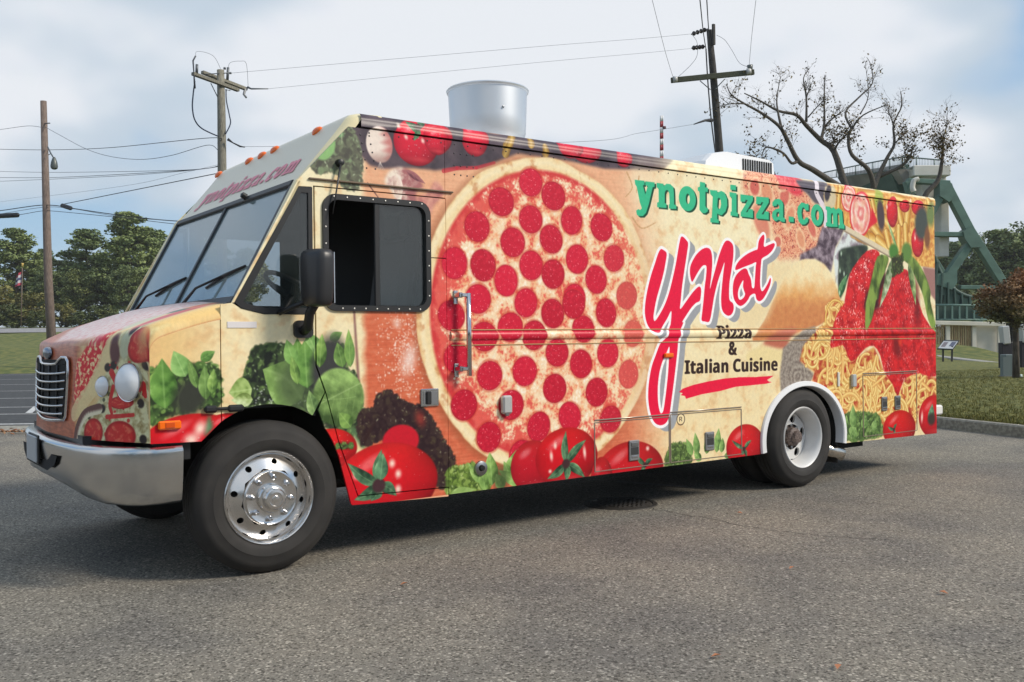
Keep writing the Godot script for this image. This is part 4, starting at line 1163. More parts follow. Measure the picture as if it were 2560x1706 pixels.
func build_sides(t: Node3D) -> void:
	var body := Node3D.new()
	body.name = "body"
	t.add_child(body, true)
	# cowl panel between bonnet and door, under the quarter window
	var ring := PackedVector2Array()
	for q in arch_front():
		if q.x > -0.28 and q.x < 0.27:
			ring.append(q)
	ring.append_array(pts([263,898, 342,1033, 285,1191, 285,1496, 238,1496, -25,1494, -160,1526, -215,1558, -278,1548, -278,896]))
	# (the arch points run rearwards, the rest returns forwards along the top)
	for side in 2:
		var z := 0.0 if side == 0 else -DEEP + 0.015
		put("cowl_panel", plate(ring, z, 0.015), wrap, body)
		put("front_pillar", plate(pts([-215,1558, -200,1561, 190,2250, 275,2253, 275,1500, 284,1500, 284,2262, 1204,2262, 1204,2640, 520,2640, 190,2290]), z, 0.015), wrap, body)
		put("sill_panel", plate(pts([394,734, 429,648, 507,350, 515,338, 1204,318, 1204,374, 552,386, 425,735, 346,1028, 300,930, 342,820, 370,778]), z, 0.015), wrap, body)
		# main side with the rear arch
		var main := pts([1210,330, 4337,340, 4343,400, 4375,530, 4441,660, 4520,755, 4613,840, 4700,885, 4787,912, 4870,925, 4964,925, 5060,912, 5145,890, 5240,845, 5329,780, 5400,700, 5459,613, 5495,500, 5512,345, 7084,330, 7084,2640, 1207,2640, 1207,2258, 1211,2258])
		put("side_panel", plate(main, z, 0.015), wrap, body)
		put("roof_edge", roof_edge(z, side), wrap, body)
	# belt moulding
	for side in 2:
		var sg := 1.0 if side == 0 else -1.0
		var z := 0.0 if side == 0 else -DEEP
		var st := begin(true)
		for seg in [[1.235, 7.06]]:
			var prev := []
			for i in 2:
				var x: float = seg[i]
				var row := []
				for k in 9:
					var a := lerpf(-1.2, 1.5, k / 8.0)
					row.append(Vector3(x, 1.362 + sin(a) * 0.031, z + sg * (cos(a) * 0.02 - 0.004)))
				if i == 1:
					for k in 8:
						uv_tri(st, prev[k], row[k], row[k + 1], Vector3(0, 0, sg))
						uv_tri(st, prev[k], row[k + 1], prev[k + 1], Vector3(0, 0, sg))
				prev = row
		put("belt_moulding", done(st), wrap, body)
		var lip := begin()
		for y in [1.402, 1.301]:
			add_box(lip, Vector3(5.82, 0.006, 0.006), Transform3D(Basis(), Vector3(4.15, y, z + sg * 0.002)))
		put("moulding_lip", done(lip), wrap_plain(), body)
	# rain gutter and roof seam
	var gs := begin()
	add_box(gs, Vector3(1.01, 0.012, 0.016), Transform3D(Basis(), Vector3(0.758, 2.3, 0.008)), 0.004)
	put("rain_gutter", done(gs), paint(lin(0.16, 0.11, 0.07), 0.5), body)
	# inner skins, dark in the joints
	var inner := begin()
	for z in [-0.022, -DEEP + 0.03]:
		add_plate(inner, pts([1205,400, 4330,400, 4500,760, 4700,905, 4920,945, 5140,915, 5360,770, 5530,400, 7070,400, 7070,2690, 1205,2690]), z, 0.008)
		add_plate(inner, pts([200,2262, 1240,2262, 1240,2650, 560,2690]), z, 0.008)
		add_plate(inner, pts([-270,905, -150,970, 0,990, 150,965, 290,890, 345,1040, 290,1190, 290,1490, -150,1520, -270,1540]), z, 0.008)
		add_plate(inner, pts([1190,325, 1230,325, 1230,2290, 1190,2290]), z, 0.008)
		add_plate(inner, pts([560,330, 1200,322, 1200,420, 540,430]), z, 0.008)
	put("inner_skin", done(inner), dark, body)
	# rear wall
	put("rear_wall", box(Vector3(0.03, 2.31, DEEP - 0.004), Vector3(7.07, 1.49, -1.2), 0.008), cream, body)
	# door
	var door := Node3D.new()
	door.name = "door"
	t.add_child(door, true)
	var upper := pts([294,1870, 352,1870, 352,2150, 395,2200, 1020,2208, 1072,2160, 1072,1870, 1206,1870, 1206,2254, 294,2254])
	var lower := pts([294,1864, 352,1864, 352,1600, 400,1548, 1020,1548, 1072,1600, 1072,1864, 1206,1864, 1206,381, 556,393, 430,738, 351,1034, 294,1192])
	put("door_skin", plate_pair(upper, lower, 0.002), wrap, door)
	var win := Node3D.new()
	win.name = "sliding_window"
	t.add_child(win, true)
	var fr := begin()
	add_ring(fr, round_rect(0.338, 1.517, 1.086, 2.222, 0.085), round_rect(0.374, 1.552, 1.05, 2.187, 0.06), 0.016, 0.03)
	put("window_frame", done(fr), black, win)
	var rail := begin()
	add_box(rail, Vector3(0.036, 0.64, 0.02), Transform3D(Basis(), Vector3(0.705, 1.87, -0.004)), 0.004)
	put("meeting_rail", done(rail), black, win)
	put("pane", box(Vector3(0.335, 0.63, 0.005), Vector3(0.886, 1.87, -0.012)), glass, win)
	var rv := begin(true)
	for k in 8:
		var u := k / 7.0
		for e in [Vector2(lerpf(0.41, 1.02, u), 2.205), Vector2(lerpf(0.46, 1.0, u), 1.533)]:
			add_lathe(rv, PackedVector2Array([Vector2(0, 0.005), Vector2(0.004, 0.0035), Vector2(0.0055, 0)]), Transform3D(frame_along(Vector3(0, 0, 1)), Vector3(e.x, e.y, 0.016)), 8)
	for k in 6:
		var u := k / 5.0
		for e in [Vector2(0.355, lerpf(1.62, 2.12, u)), Vector2(1.069, lerpf(1.62, 2.1, u))]:
			add_lathe(rv, PackedVector2Array([Vector2(0, 0.005), Vector2(0.004, 0.0035), Vector2(0.0055, 0)]), Transform3D(frame_along(Vector3(0, 0, 1)), Vector3(e.x, e.y, 0.016)), 8)
	stuff(put("rivet", done(rv), paint(Color(0.92, 0.9, 0.86), 0.3, 0.3), win))
	# quarter window
	var qw := Node3D.new()
	qw.name = "quarter_window"
	t.add_child(qw, true)
	for side in 2:
		var z := 0.006 if side == 0 else -DEEP + 0.012
		var qo := pts([-200,1561, 193,2247, 276,2249, 273,1500, 238,1499, -23,1497, -160,1529])
		var qi := pts([-150,1566, 206,2212, 250,2214, 246,1540, 232,1534, -14,1532, -128,1552])
		var qs := begin()
		add_ring(qs, qo, qi, z, 0.02)
		put("seal", done(qs), black, qw)
		var gm := begin()
		add_plate(gm, pts([-165,1556, 200,2224, 258,2226, 254,1530, -14,1524]), z - 0.01, 0.004)
		put("pane", done(gm), glass, qw)
	put("vehicle_tag", box(Vector3(0.17, 0.035, 0.004), Vector3(-0.158, 1.435, 0.002)), paint(Color(0.86, 0.84, 0.84), 0.5), t)
	# rivets in rows on the upper side
	var rr := begin(true)
	var dome := PackedVector2Array([Vector2(0, 0.004), Vector2(0.0045, 0.003), Vector2(0.006, 0)])
	var out := frame_along(Vector3(0, 0, 1))
	for k in 62:
		add_lathe(rr, dome, Transform3D(out, Vector3(0.66 + k * 0.104, 2.618, 0.0)), 6)
	for x in [1.26, 1.31, 1.36, 1.41]:
		for y in [2.42, 2.48, 2.56]:
			add_lathe(rr, dome, Transform3D(out, Vector3(x + 0.02, y, 0.0)), 6)
	for x in [0.6, 0.66]:
		for k in 5:
			add_lathe(rr, dome, Transform3D(out, Vector3(x + k * 0.01, 2.6 - k * 0.05, 0.0)), 6)
	stuff(put("rivet", done(rr), paint(lin(0.05, 0.045, 0.05), 0.4, 0.4), body))


var plain_wrap: StandardMaterial3D


func wrap_plain() -> StandardMaterial3D:
	if plain_wrap == null:
		plain_wrap = paint(Color(0.72, 0.58, 0.4), 0.35)
	return plain_wrap


func plate_pair(a: PackedVector2Array, b: PackedVector2Array, z: float) -> ArrayMesh:
	var st := begin()
	add_plate(st, a, z, 0.016)
	add_plate(st, b, z, 0.016)
	return done(st)


func roof_edge(z: float, side: int) -> ArrayMesh:
	var sg := 1.0 if side == 0 else -1.0
	var zz := z if side == 0 else -DEEP
	var st := begin(true)
	var prof := [[0.0, 2.647], [0.012, 2.65], [0.014, 2.69], [0.008, 2.715], [-0.012, 2.732], [-0.05, 2.74], [-0.14, 2.742]]
	for k in prof.size() - 1:
		var n := 24
		for i in n:
			var x0 := lerpf(0.60 if k < 4 else 0.62, 7.084, float(i) / n)
			var x1 := lerpf(0.60 if k < 4 else 0.62, 7.084, float(i + 1) / n)
			var a := Vector3(x0, prof[k][1], zz + sg * prof[k][0])
			var b := Vector3(x1, prof[k][1], zz + sg * prof[k][0])
			var c := Vector3(x1, prof[k + 1][1], zz + sg * prof[k + 1][0])
			var d := Vector3(x0, prof[k + 1][1], zz + sg * prof[k + 1][0])
			var o := Vector3(0, 0.5, sg)
			uv_tri(st, a, b, c, o)
			uv_tri(st, a, c, d, o)
	return done(st)


func build_cab(t: Node3D) -> void:
	# cap over the windscreen
	var prof := [[0.190, 2.285], [0.26, 2.365], [0.36, 2.49], [0.45, 2.60], [0.50, 2.665], [0.525, 2.70], [0.555, 2.728], [0.60, 2.742], [0.75, 2.748]]
	var cols := []
	var r := 0.085
	for k in 7:
		var a := k / 6.0 * PI / 2
		cols.append(Vector2(-r * (1.0 - cos(a)), r * (1.0 - sin(a))))
	for k in range(1, 12):
		cols.append(Vector2(lerpf(-r, -DEEP + r, k / 12.0), 0.0))
	for k in 7:
		var a := (1.0 - k / 6.0) * PI / 2
		cols.append(Vector2(-DEEP + r * (1.0 - cos(a)), r * (1.0 - sin(a))))
	var st := begin(true)
	var corner := begin(true)
	var far_corner := begin(true)
	for i in cols.size() - 1:
		for k in prof.size() - 1:
			var p := []
			for c in [[i, k], [i + 1, k], [i + 1, k + 1], [i, k + 1]]:
				var q: Array = prof[c[1]]
				var drop: float = 0.03 * (cols[c[0]].y / r) if c[1] > 5 else 0.0
				p.append(Vector3(q[0] + cols[c[0]].y * (1.0 if c[1] < 8 else 0.0), q[1] - drop, cols[c[0]].x))
			quad(corner if i < 5 else far_corner if i > cols.size() - 7 else st, p[0], p[1], p[2], p[3], Vector3(-0.8, 0.6, 0.6 * (cols[i].x + 1.2)))
	var cap := put("front_cap", done(st), paint(Color(0.81, 0.785, 0.70), 0.3), t)
	put("cap_corner", done(corner), cream, cap)
	put("cap_corner", done(far_corner), cream, cap)
	# its lettering
	var a0 := Vector2(INF, INF)
	var a1 := -a0
	for glyph in letters:
		for p in glyph[0]:
			a0 = a0.min(p)
			a1 = a1.max(p)
	var n := Vector3(-0.777, 0.63, 0)
	var up := Vector3(0.63, 0.777, 0)
	var pink := paint(Color(0.86, 0.42, 0.52), 0.4)
	for glyph in letters:
		var lm := begin()
		var polys: Array[PackedVector2Array] = []
		if glyph.size() == 1:
			polys.append(glyph[0])
		else:
			var cut := Vector2.ZERO
			for p in glyph[1]:
				cut += p / glyph[1].size()
			for half in 2:
				var far := 400.0 * (1.0 if half == 0 else -1.0)
				var slab := PackedVector2Array([cut + Vector2(-800, 0), cut + Vector2(800, 0), cut + Vector2(800, far), cut + Vector2(-800, far)])
				for q in Geometry2D.intersect_polygons(glyph[0], slab):
					for w in Geometry2D.clip_polygons(q, glyph[1]):
						polys.append(w)
		for poly in polys:
			var idx := Geometry2D.triangulate_polygon(poly)
			for k in idx.size() / 3:
				var v := []
				for e in 3:
					var q := poly[idx[3 * k + e]]
					var u := (q.x - a0.x) / (a1.x - a0.x)
					var h := (q.y - lerpf(2330, 2240, 0.0) - 30.0) / 330.0
					v.append(Vector3(0.315, 2.435, 0) + n * 0.003 + up * (h * 0.225 - 0.045) + Vector3(0, 0, lerpf(-2.13, -0.27, u)))
				tri(lm, v[0], v[1], v[2], n)
		put("letter", done(lm), pink, cap)
	for spot_at in [Vector3(0.522,2.751,-2.351) , Vector3(0.522,2.739,-1.674) , Vector3(0.522,2.732,-1.417) , Vector3(0.522,2.733,-1.175) , Vector3(0.522,2.722,-0.463)]:
		put("clearance_light", lathe(PackedVector2Array([Vector2(0, 0.024), Vector2(0.5, 0.02), Vector2(0.85, 0.012), Vector2(1, 0)]), Transform3D(Basis(up * 0.035, n, Vector3(0, 0, 0.062)), Vector3(0.522, 2.703, spot_at.z) - n * 0.006), 20), amber, t)
	# windscreen
	var wn := Vector3(-0.868, 0.497, 0).normalized()
	var lo := Vector3(-0.17, 1.575, 0)
	var hi := Vector3(0.195, 2.272, 0)
	var scr := Node3D.new()
	scr.name = "windscreen"
	t.add_child(scr, true)
	var ss := begin()
	for b in [[lo + Vector3(0, 0, -0.075), hi + Vector3(0, 0, -0.075), 0.05], [lo + Vector3(0, 0, -1.2), hi + Vector3(0, 0, -1.2), 0.045], [lo + Vector3(0, 0, -2.325), hi + Vector3(0, 0, -2.325), 0.05]]:
		add_beam(ss, b[0], b[1], b[2], 0.03, wn, 0.006)
	for b in [[lo + Vector3(-0.002, 0.0, -0.075), lo + Vector3(-0.002, 0.0, -2.325), 0.05], [hi + Vector3(-0.002, 0.003, -0.075), hi + Vector3(-0.002, 0.003, -2.325), 0.045]]:
		add_beam(ss, b[0], b[1], b[2], 0.034, wn, 0.006)
	put("seal", done(ss), black, scr)
	for k in 2:
		var z0 := -0.09 if k == 0 else -1.21
		var gs := begin()
		add_beam(gs, lo + Vector3(0, 0, z0 - 0.55), hi + Vector3(0, 0, z0 - 0.55), 1.1, 0.006, wn)
		var ws := paint(Color(0.56, 0.63, 0.64, 0.55), 0.04, 0.0, 0.7)
		ws.transparency = BaseMaterial3D.TRANSPARENCY_ALPHA
		put("pane", done(gs), ws, scr)
	for z in [-0.03, -2.37]:
		var ps := begin()
		add_beam(ps, lo + Vector3(0.0, -0.01, z), hi + Vector3(0.01, 0.02, z), 0.06, 0.036, wn, 0.012)
		put("windscreen_pillar", done(ps), cream, t)
	var cw := begin()
	add_box(cw, Vector3(0.16, 0.03, 2.36), Transform3D(Basis(), Vector3(-0.16, 1.548, -1.2)), 0.01)
	put("cowl", done(cw), black, t)
	for w in [[-0.5, -0.98], [-1.62, -2.1]]:
		var wp := Node3D.new()
		wp.name = "wiper"
		t.add_child(wp, true)
		var a := lo + Vector3(-0.05, -0.005, w[1] + 0.05)
		var b := lo + Vector3(0.09, 0.16, w[0] + 0.03)
		put("wiper_arm", tube([a, (a + b) * 0.5 + wn * 0.05, b + wn * 0.02], [0.012, 0.008]), black, wp)
		put("wiper_blade", tube([b + wn * 0.014 + Vector3(-0.03, -0.06, -0.25), b + wn * 0.018, b + wn * 0.014 + Vector3(0.02, 0.04, 0.3)], [0.008, 0.012, 0.008]), black, wp)
	put("camera_pod", lathe(PackedVector2Array([Vector2(0, 0.02), Vector2(0.02, 0.01), Vector2(0.022, -0.02)]), Transform3D(frame_along(wn), hi + Vector3(-0.03, 0.03, -0.83)), 12), black, t)
	# inside
	var cab := Node3D.new()
	cab.name = "cab_interior"
	t.add_child(cab, true)
	var grey := paint(lin(0.022, 0.024, 0.026), 0.8)
	put("partition", box(Vector3(0.04, 1.9, 2.3), Vector3(1.24, 1.7, -1.2)), grey, cab)
	put("cab_floor", box(Vector3(1.5, 0.05, 2.3), Vector3(0.5, 0.98, -1.2)), grey, cab)
	put("headliner", box(Vector3(0.6, 0.03, 2.3), Vector3(0.93, 2.69, -1.2)), grey, cab)
	var fw := begin()
	add_plate(fw, pts([290,990, 1215,990, 1215,1640, 290,1640]), -DEEP + 0.05, 0.01)
	add_plate(fw, pts([1040,1640, 1215,1640, 1215,2260, 1040,2260]), -DEEP + 0.05, 0.01)
	add_plate(fw, pts([290,2180, 1215,2180, 1215,2290, 290,2290]), -DEEP + 0.05, 0.01)
	add_plate(fw, pts([285,1640, 400,1640, 400,2260, 285,2260]), -DEEP + 0.05, 0.01)
	put("far_door", done(fw), grey, cab)
	put("dashboard", box(Vector3(0.42, 0.34, 2.25), Vector3(0.10, 1.36, -1.2), 0.06), paint(lin(0.02, 0.02, 0.022), 0.7), cab)
	var seat := begin()
	add_box(seat, Vector3(0.5, 0.16, 0.5), Transform3D(Basis(), Vector3(0.9, 1.28, -0.55)), 0.05)
	add_box(seat, Vector3(0.14, 0.75, 0.48), Transform3D(Basis(Vector3(0, 0, 1), -0.15), Vector3(1.12, 1.68, -0.55)), 0.05)
	add_box(seat, Vector3(0.1, 0.2, 0.28), Transform3D(Basis(), Vector3(1.16, 2.13, -0.55)), 0.04)
	put("driver_seat", done(seat), black, cab)
	var ring := []
	var wc := Vector3(0.40, 1.66, -0.55)
	var wb := frame_along(Vector3(0.55, 0.83, 0))
	for k in 33:
		var a := k * TAU / 32
		ring.append(wc + wb.x * cos(a) * 0.215 + wb.z * sin(a) * 0.215)
	var wheel := put("steering_wheel", tube(ring, [0.016]), black, cab)
	var sp := begin(true)
	for k in 3:
		var a := k * TAU / 3 + 0.5
		add_tube(sp, [wc - wb.y * 0.03, wc + wb.x * cos(a) * 0.2 + wb.z * sin(a) * 0.2], [0.02, 0.012], 6)
	add_tube(sp, [wc, wc - wb.y * 0.35], [0.035], 8)
	put("spokes", done(sp), black, wheel)


func build_roof(t: Node3D) -> void:
	put("roof", box(Vector3(6.46, 0.02, DEEP - 0.24), Vector3(3.855, 2.736, -1.2)), white_paint, t)
	var fan := Node3D.new()
	fan.name = "exhaust_fan"
	t.add_child(fan, true)
	var c := Vector3(2.11, 2.745, -0.8)
	put("curb", box(Vector3(0.56, 0.1, 0.56), c + Vector3(0, 0.05, 0), 0.01), steel, fan)
	put("fan_bowl", lathe(PackedVector2Array([Vector2(0.23, 0.10), Vector2(0.272, 0.125), Vector2(0.293, 0.18), Vector2(0.298, 0.29), Vector2(0.307, 0.495), Vector2(0.317, 0.50), Vector2(0.321, 0.513), Vector2(0.313, 0.522), Vector2(0.303, 0.513), Vector2(0.295, 0.46), Vector2(0.286, 0.25), Vector2(0.0, 0.22)]), Transform3D(Basis(), c), 64), paint(Color(0.86, 0.87, 0.88), 0.42, 0.85), fan)
	put("bolt", lathe(PackedVector2Array([Vector2(0, 0.008), Vector2(0.008, 0.006), Vector2(0.01, 0)]), Transform3D(frame_along(Vector3(-0.2, 0, 1)), c + Vector3(-0.065, 0.33, 0.295)), 10), steel, fan)
	# air conditioner
	var ac := Node3D.new()
	ac.name = "air_conditioner"
	t.add_child(ac, true)
	var st := begin()
	var prof := [Vector2(4.42, 2.75), Vector2(4.45, 2.96), Vector2(4.54, 3.035), Vector2(4.75, 3.075), Vector2(5.38, 3.06), Vector2(5.44, 3.03), Vector2(5.47, 2.75)]
	for half in [[0.0, 0.0], [0.04, 0.04]]:
		pass
	var n := prof.size()
	for i in n - 1:
		var a: Vector2 = prof[i]
		var b: Vector2 = prof[i + 1]
		var m := Vector2(4.96, 2.8)
		quad(st, Vector3(a.x, a.y, -0.74), Vector3(b.x, b.y, -0.74), Vector3(b.x, b.y, -1.5), Vector3(a.x, a.y, -1.5), Vector3((a + b).x * 0.5 - m.x, (a + b).y * 0.5 - m.y, 0))
		for sg in [-1.0, 1.0]:
			var e := -0.74 if sg > 0 else -1.5
			var f := -0.70 if sg > 0 else -1.54
			var a2: Vector2 = m + (a - m) * 0.97
			var b2: Vector2 = m + (b - m) * 0.97
			a2.y = maxf(a2.y, 2.75)
			b2.y = maxf(b2.y, 2.75)
			quad(st, Vector3(a.x, a.y, e), Vector3(b.x, b.y, e), Vector3(b2.x, b2.y, f), Vector3(a2.x, a2.y, f), Vector3(a.x - m.x, a.y - m.y, sg))
			tri(st, Vector3(a2.x, a2.y, f), Vector3(b2.x, b2.y, f), Vector3(m.x, 2.75, f), Vector3(0, 0, sg))
	put("housing", done(st), white_paint, ac)
	for k in 13:
		put("vent_slot", box(Vector3(0.016, 0.12, 0.01), Vector3(4.98 + k * 0.034, 2.965, -0.698)), dark, ac)


func hatch(t: Node3D, x0: float, y0: float, x1: float, y1: float) -> void:
	# a flush access door shown by its joint and thin edge trim
	var st := begin()
	var w := 0.006
	for e in [[(x0 + x1) / 2, y1, x1 - x0, w], [x0, (y0 + y1) / 2, w, y1 - y0], [x1, (y0 + y1) / 2, w, y1 - y0], [(x0 + x1) / 2, y0, x1 - x0, w]]:
		add_box(st, Vector3(e[2] + 0.002, e[3], 0.004), Transform3D(Basis(), Vector3(e[0], e[1], 0.0015)))
	var h := put("access_hatch", done(st), paint(Color(0.62, 0.55, 0.5), 0.35, 0.5), t)
	var hinge := tube([Vector3(x0, y1 + 0.018, 0.004), Vector3(x1, y1 + 0.018, 0.004)], [0.005], 6)
	put("piano_hinge", hinge, paint(Color(0.72, 0.66, 0.6), 0.3, 0.6), h)


func latch(t: Node3D, x: float, y: float, w := 0.105, h := 0.15) -> void:
	var l := put("paddle_latch", box(Vector3(w, h, 0.014), Vector3(x, y, 0.007), 0.006), paint(Color(0.56, 0.56, 0.56), 0.4, 0.5), t)
	put("recess", box(Vector3(w * 0.72, h * 0.36, 0.004), Vector3(x, y - h * 0.02, 0.0145)), paint(Color(0.2, 0.2, 0.2), 0.5), l)
	put("paddle", box(Vector3(w * 0.7, h * 0.2, 0.008), Vector3(x, y + h * 0.3, 0.017), 0.003), steel, l)
	put("lock", box(Vector3(w * 0.6, h * 0.1, 0.006), Vector3(x, y - h * 0.3, 0.016), 0.002), chrome, l)


func build_fittings(t: Node3D) -> void:
	hatch(t, 2.468, 0.362, 3.236, 0.72)
	hatch(t, 3.25, 0.362, 4.083, 0.735)
	hatch(t, 5.81, 0.385, 6.72, 0.96)
	latch(t, 2.855, 0.488, 0.105, 0.155)
	latch(t, 3.69, 0.498, 0.105, 0.15)
	latch(t, 6.15, 0.677, 0.09, 0.135)
	latch(t, 6.375, 0.678, 0.09, 0.135)
	# door handle
	var dh := put("door_handle", box(Vector3(0.135, 0.115, 0.012), Vector3(1.067, 0.967, 0.008), 0.005), chrome, t)
	put("handle_recess", box(Vector3(0.1, 0.08, 0.004), Vector3(1.067, 0.967, 0.0145)), paint(Color(0.62, 0.62, 0.62), 0.3, 0.8), dh)
	put("handle_bar", box(Vector3(0.035, 0.085, 0.02), Vector3(1.052, 0.967, 0.022), 0.006), paint(Color(0.3, 0.3, 0.3), 0.3, 0.8), dh)
	# grab rail
	var gr := put("grab_rail", tube([Vector3(1.33, 1.10, 0.075), Vector3(1.33, 1.64, 0.075)], [0.017], 12), chrome, t)
	for y in [1.135, 1.615]:
		var bs := begin()
		add_box(bs, Vector3(0.035, 0.09, 0.01), Transform3D(Basis(), Vector3(1.275, y, 0.006)), 0.004)
		add_box(bs, Vector3(0.03, 0.035, 0.07), Transform3D(Basis(), Vector3(1.275, y + 0.012, 0.04)), 0.006)
		add_box(bs, Vector3(0.06, 0.024, 0.024), Transform3D(Basis(), Vector3(1.305, y + 0.012, 0.072)), 0.004)
		put("rail_bracket", done(bs), chrome, gr)
	# outlet cover, water inlet, marker lamp, small plates
	var oc := put("outlet_cover", box(Vector3(0.08, 0.125, 0.045), Vector3(1.663, 0.893, 0.022), 0.012), paint(Color(0.75, 0.75, 0.74), 0.35, 0.4), t)
	put("cover_clip", box(Vector3(0.03, 0.02, 0.015), Vector3(1.663, 0.827, 0.03), 0.004), steel, oc)
	var wi := put("water_inlet", lathe(PackedVector2Array([Vector2(0, 0.02), Vector2(0.03, 0.018), Vector2(0.048, 0.012), Vector2(0.052, 0.0)]), Transform3D(frame_along(Vector3(0, 0, 1)), Vector3(1.459, 0.478, 0.0)), 24), steel, t)
	put("inlet_cap", lathe(PackedVector2Array([Vector2(0, 0.02), Vector2(0.018, 0.016), Vector2(0.022, 0.0)]), Transform3D(frame_along(Vector3(0, 0, 1)), Vector3(1.455, 0.482, 0.018)), 16), dark, wi)
	put("side_marker_light", box(Vector3(0.1, 0.036, 0.022), Vector3(3.232, 1.197, 0.011), 0.008), amber, t)
	var fm := put("side_marker_light", box(Vector3(0.122, 0.048, 0.024), Vector3(-0.568, 0.893, 0.012), 0.008), amber, t)
	put("reflector", box(Vector3(0.05, 0.03, 0.006), Vector3(-0.568, 0.893, 0.025), 0.002), paint(Color(0.8, 0.3, 0.02), 0.3), fm)
	put("vent_cover", box(Vector3(0.06, 0.115, 0.03), Vector3(5.644, 0.918, 0.015), 0.006), paint(Color(0.72, 0.74, 0.74), 0.4, 0.3), t)
	put("trim_strip", box(Vector3(0.028, 0.13, 0.012), Vector3(5.424, 0.937, 0.006), 0.003), paint(Color(0.85, 0.84, 0.8), 0.4), t)
	# mirror
	var mr := Node3D.new()
	mr.name = "door_mirror"
	t.add_child(mr, true)
	var base := begin()
	add_plate(base, round_rect(0.147, 1.357, 0.266, 1.46, 0.03), 0.022, 0.02)
	put("mirror_base", done(base), black, mr)
	var head_c: Vector3 = Vector3(0.23,1.698,0.2)
	put("mirror_arm", tube([Vector3(0.205, 1.40, 0.02), Vector3(0.21, 1.42, 0.07), Vector3(0.20, 1.50, 0.12), head_c + Vector3(0.03, -0.06, -0.02)], [0.03, 0.03, 0.028, 0.03], 10), black, mr)
	put("mirror_brace", tube([Vector3(0.06, 1.50, 0.01), Vector3(0.10, 1.53, 0.07), head_c + Vector3(0.02, -0.1, -0.03)], [0.014], 8), black, mr)
	var hs := begin(true)
	var mb := Basis(Vector3.UP, 0.25)
	for i in 12:
		for k in 20:
			var q := []
			for e in [[i, k], [i, k + 1], [i + 1, k + 1], [i + 1, k]]:
				var th: float = -PI / 2 + e[0] * PI / 12
				var ph: float = e[1] * TAU / 20
				var sq := func(v: float, ex: float): return signf(v) * pow(absf(v), ex)
				var cy: float = sq.call(sin(th), 0.35)
				var rr: float = sq.call(cos(th), 0.35)
				var px: float = sq.call(cos(ph), 0.6) * rr
				var pz: float = sq.call(sin(ph), 0.45) * rr
				q.append(head_c + mb * Vector3(px * (0.085 if px < 0.0 else 0.03), cy * 0.165, pz * (0.105 + 0.008 * cy)))
			quad(hs, q[0], q[1], q[2], q[3], (q[0] + q[2]) * 0.5 - head_c)
	put("mirror_head", done(hs), paint(lin(0.022, 0.022, 0.024), 0.38), mr)
	put("mirror_glass", box(Vector3(0.006, 0.29, 0.18), head_c + mb * Vector3(0.031, 0, 0), 0.0, mb), chrome, mr)
	# aerial
	var top: Vector3 = Vector3(0.453,2.411,0.03)
	var foot: Vector3 = Vector3(0.385,2.095,0.05)
	var ant := put("aerial", tube([top, top.lerp(foot, 0.6), foot], [0.008, 0.005, 0.003]), black, t)
	put("aerial_mount", lathe(PackedVector2Array([Vector2(0, 0.045), Vector2(0.02, 0.035), Vector2(0.024, 0)]), Transform3D(frame_along(Vector3(0, 0, 1)), top - Vector3(0, 0, 0.03)), 14), black, ant)
	# rear step and its white bumper end
	put("rear_bumper", box(Vector3(0.16, 0.1, 2.36), Vector3(7.17, 0.56, -1.2), 0.015), paint(Color(0.88, 0.87, 0.85), 0.4), t)
	put("rear_frame", box(Vector3(0.42, 0.06, 0.5), Vector3(5.74, 0.31, -0.35), 0.0), dark, t)


func add_tyre(st: SurfaceTool, c: Vector3, sg: float, wide: float) -> void:
	var r := 0.44
	var b := frame_along(Vector3(0, 0, sg))
	var prof := PackedVector2Array([Vector2(0.26, -0.035), Vector2(0.275, -0.012), Vector2(0.30, 0.0), Vector2(0.335, 0.004), Vector2(0.34, 0.001), Vector2(0.375, -0.002), Vector2(0.40, -0.012), Vector2(0.405, -0.018), Vector2(0.425, -0.03), Vector2(r - 0.004, -0.05)])
	for k in 4:
		var y0 := -0.055 - k * (wide - 0.11) / 4.0
		var y1 := -0.055 - (k + 1) * (wide - 0.11) / 4.0
		prof.append(Vector2(r, y0 - 0.004))
		prof.append(Vector2(r, y1 + 0.008))
		prof.append(Vector2(r - 0.012, y1 + 0.006))
		prof.append(Vector2(r - 0.012, y1 + 0.002))
	prof.append(Vector2(r - 0.004, -wide + 0.05))
	prof.append(Vector2(0.40, -wide + 0.01))
	prof.append(Vector2(0.33, -wide))
	prof.append(Vector2(0.26, -wide + 0.03))
	# from the inside outwards the outline must run the other way
	var back := PackedVector2Array()
	for i in range(prof.size() - 1, -1, -1):
		back.append(prof[i])
	add_lathe(st, back, Transform3D(b, c), 72)


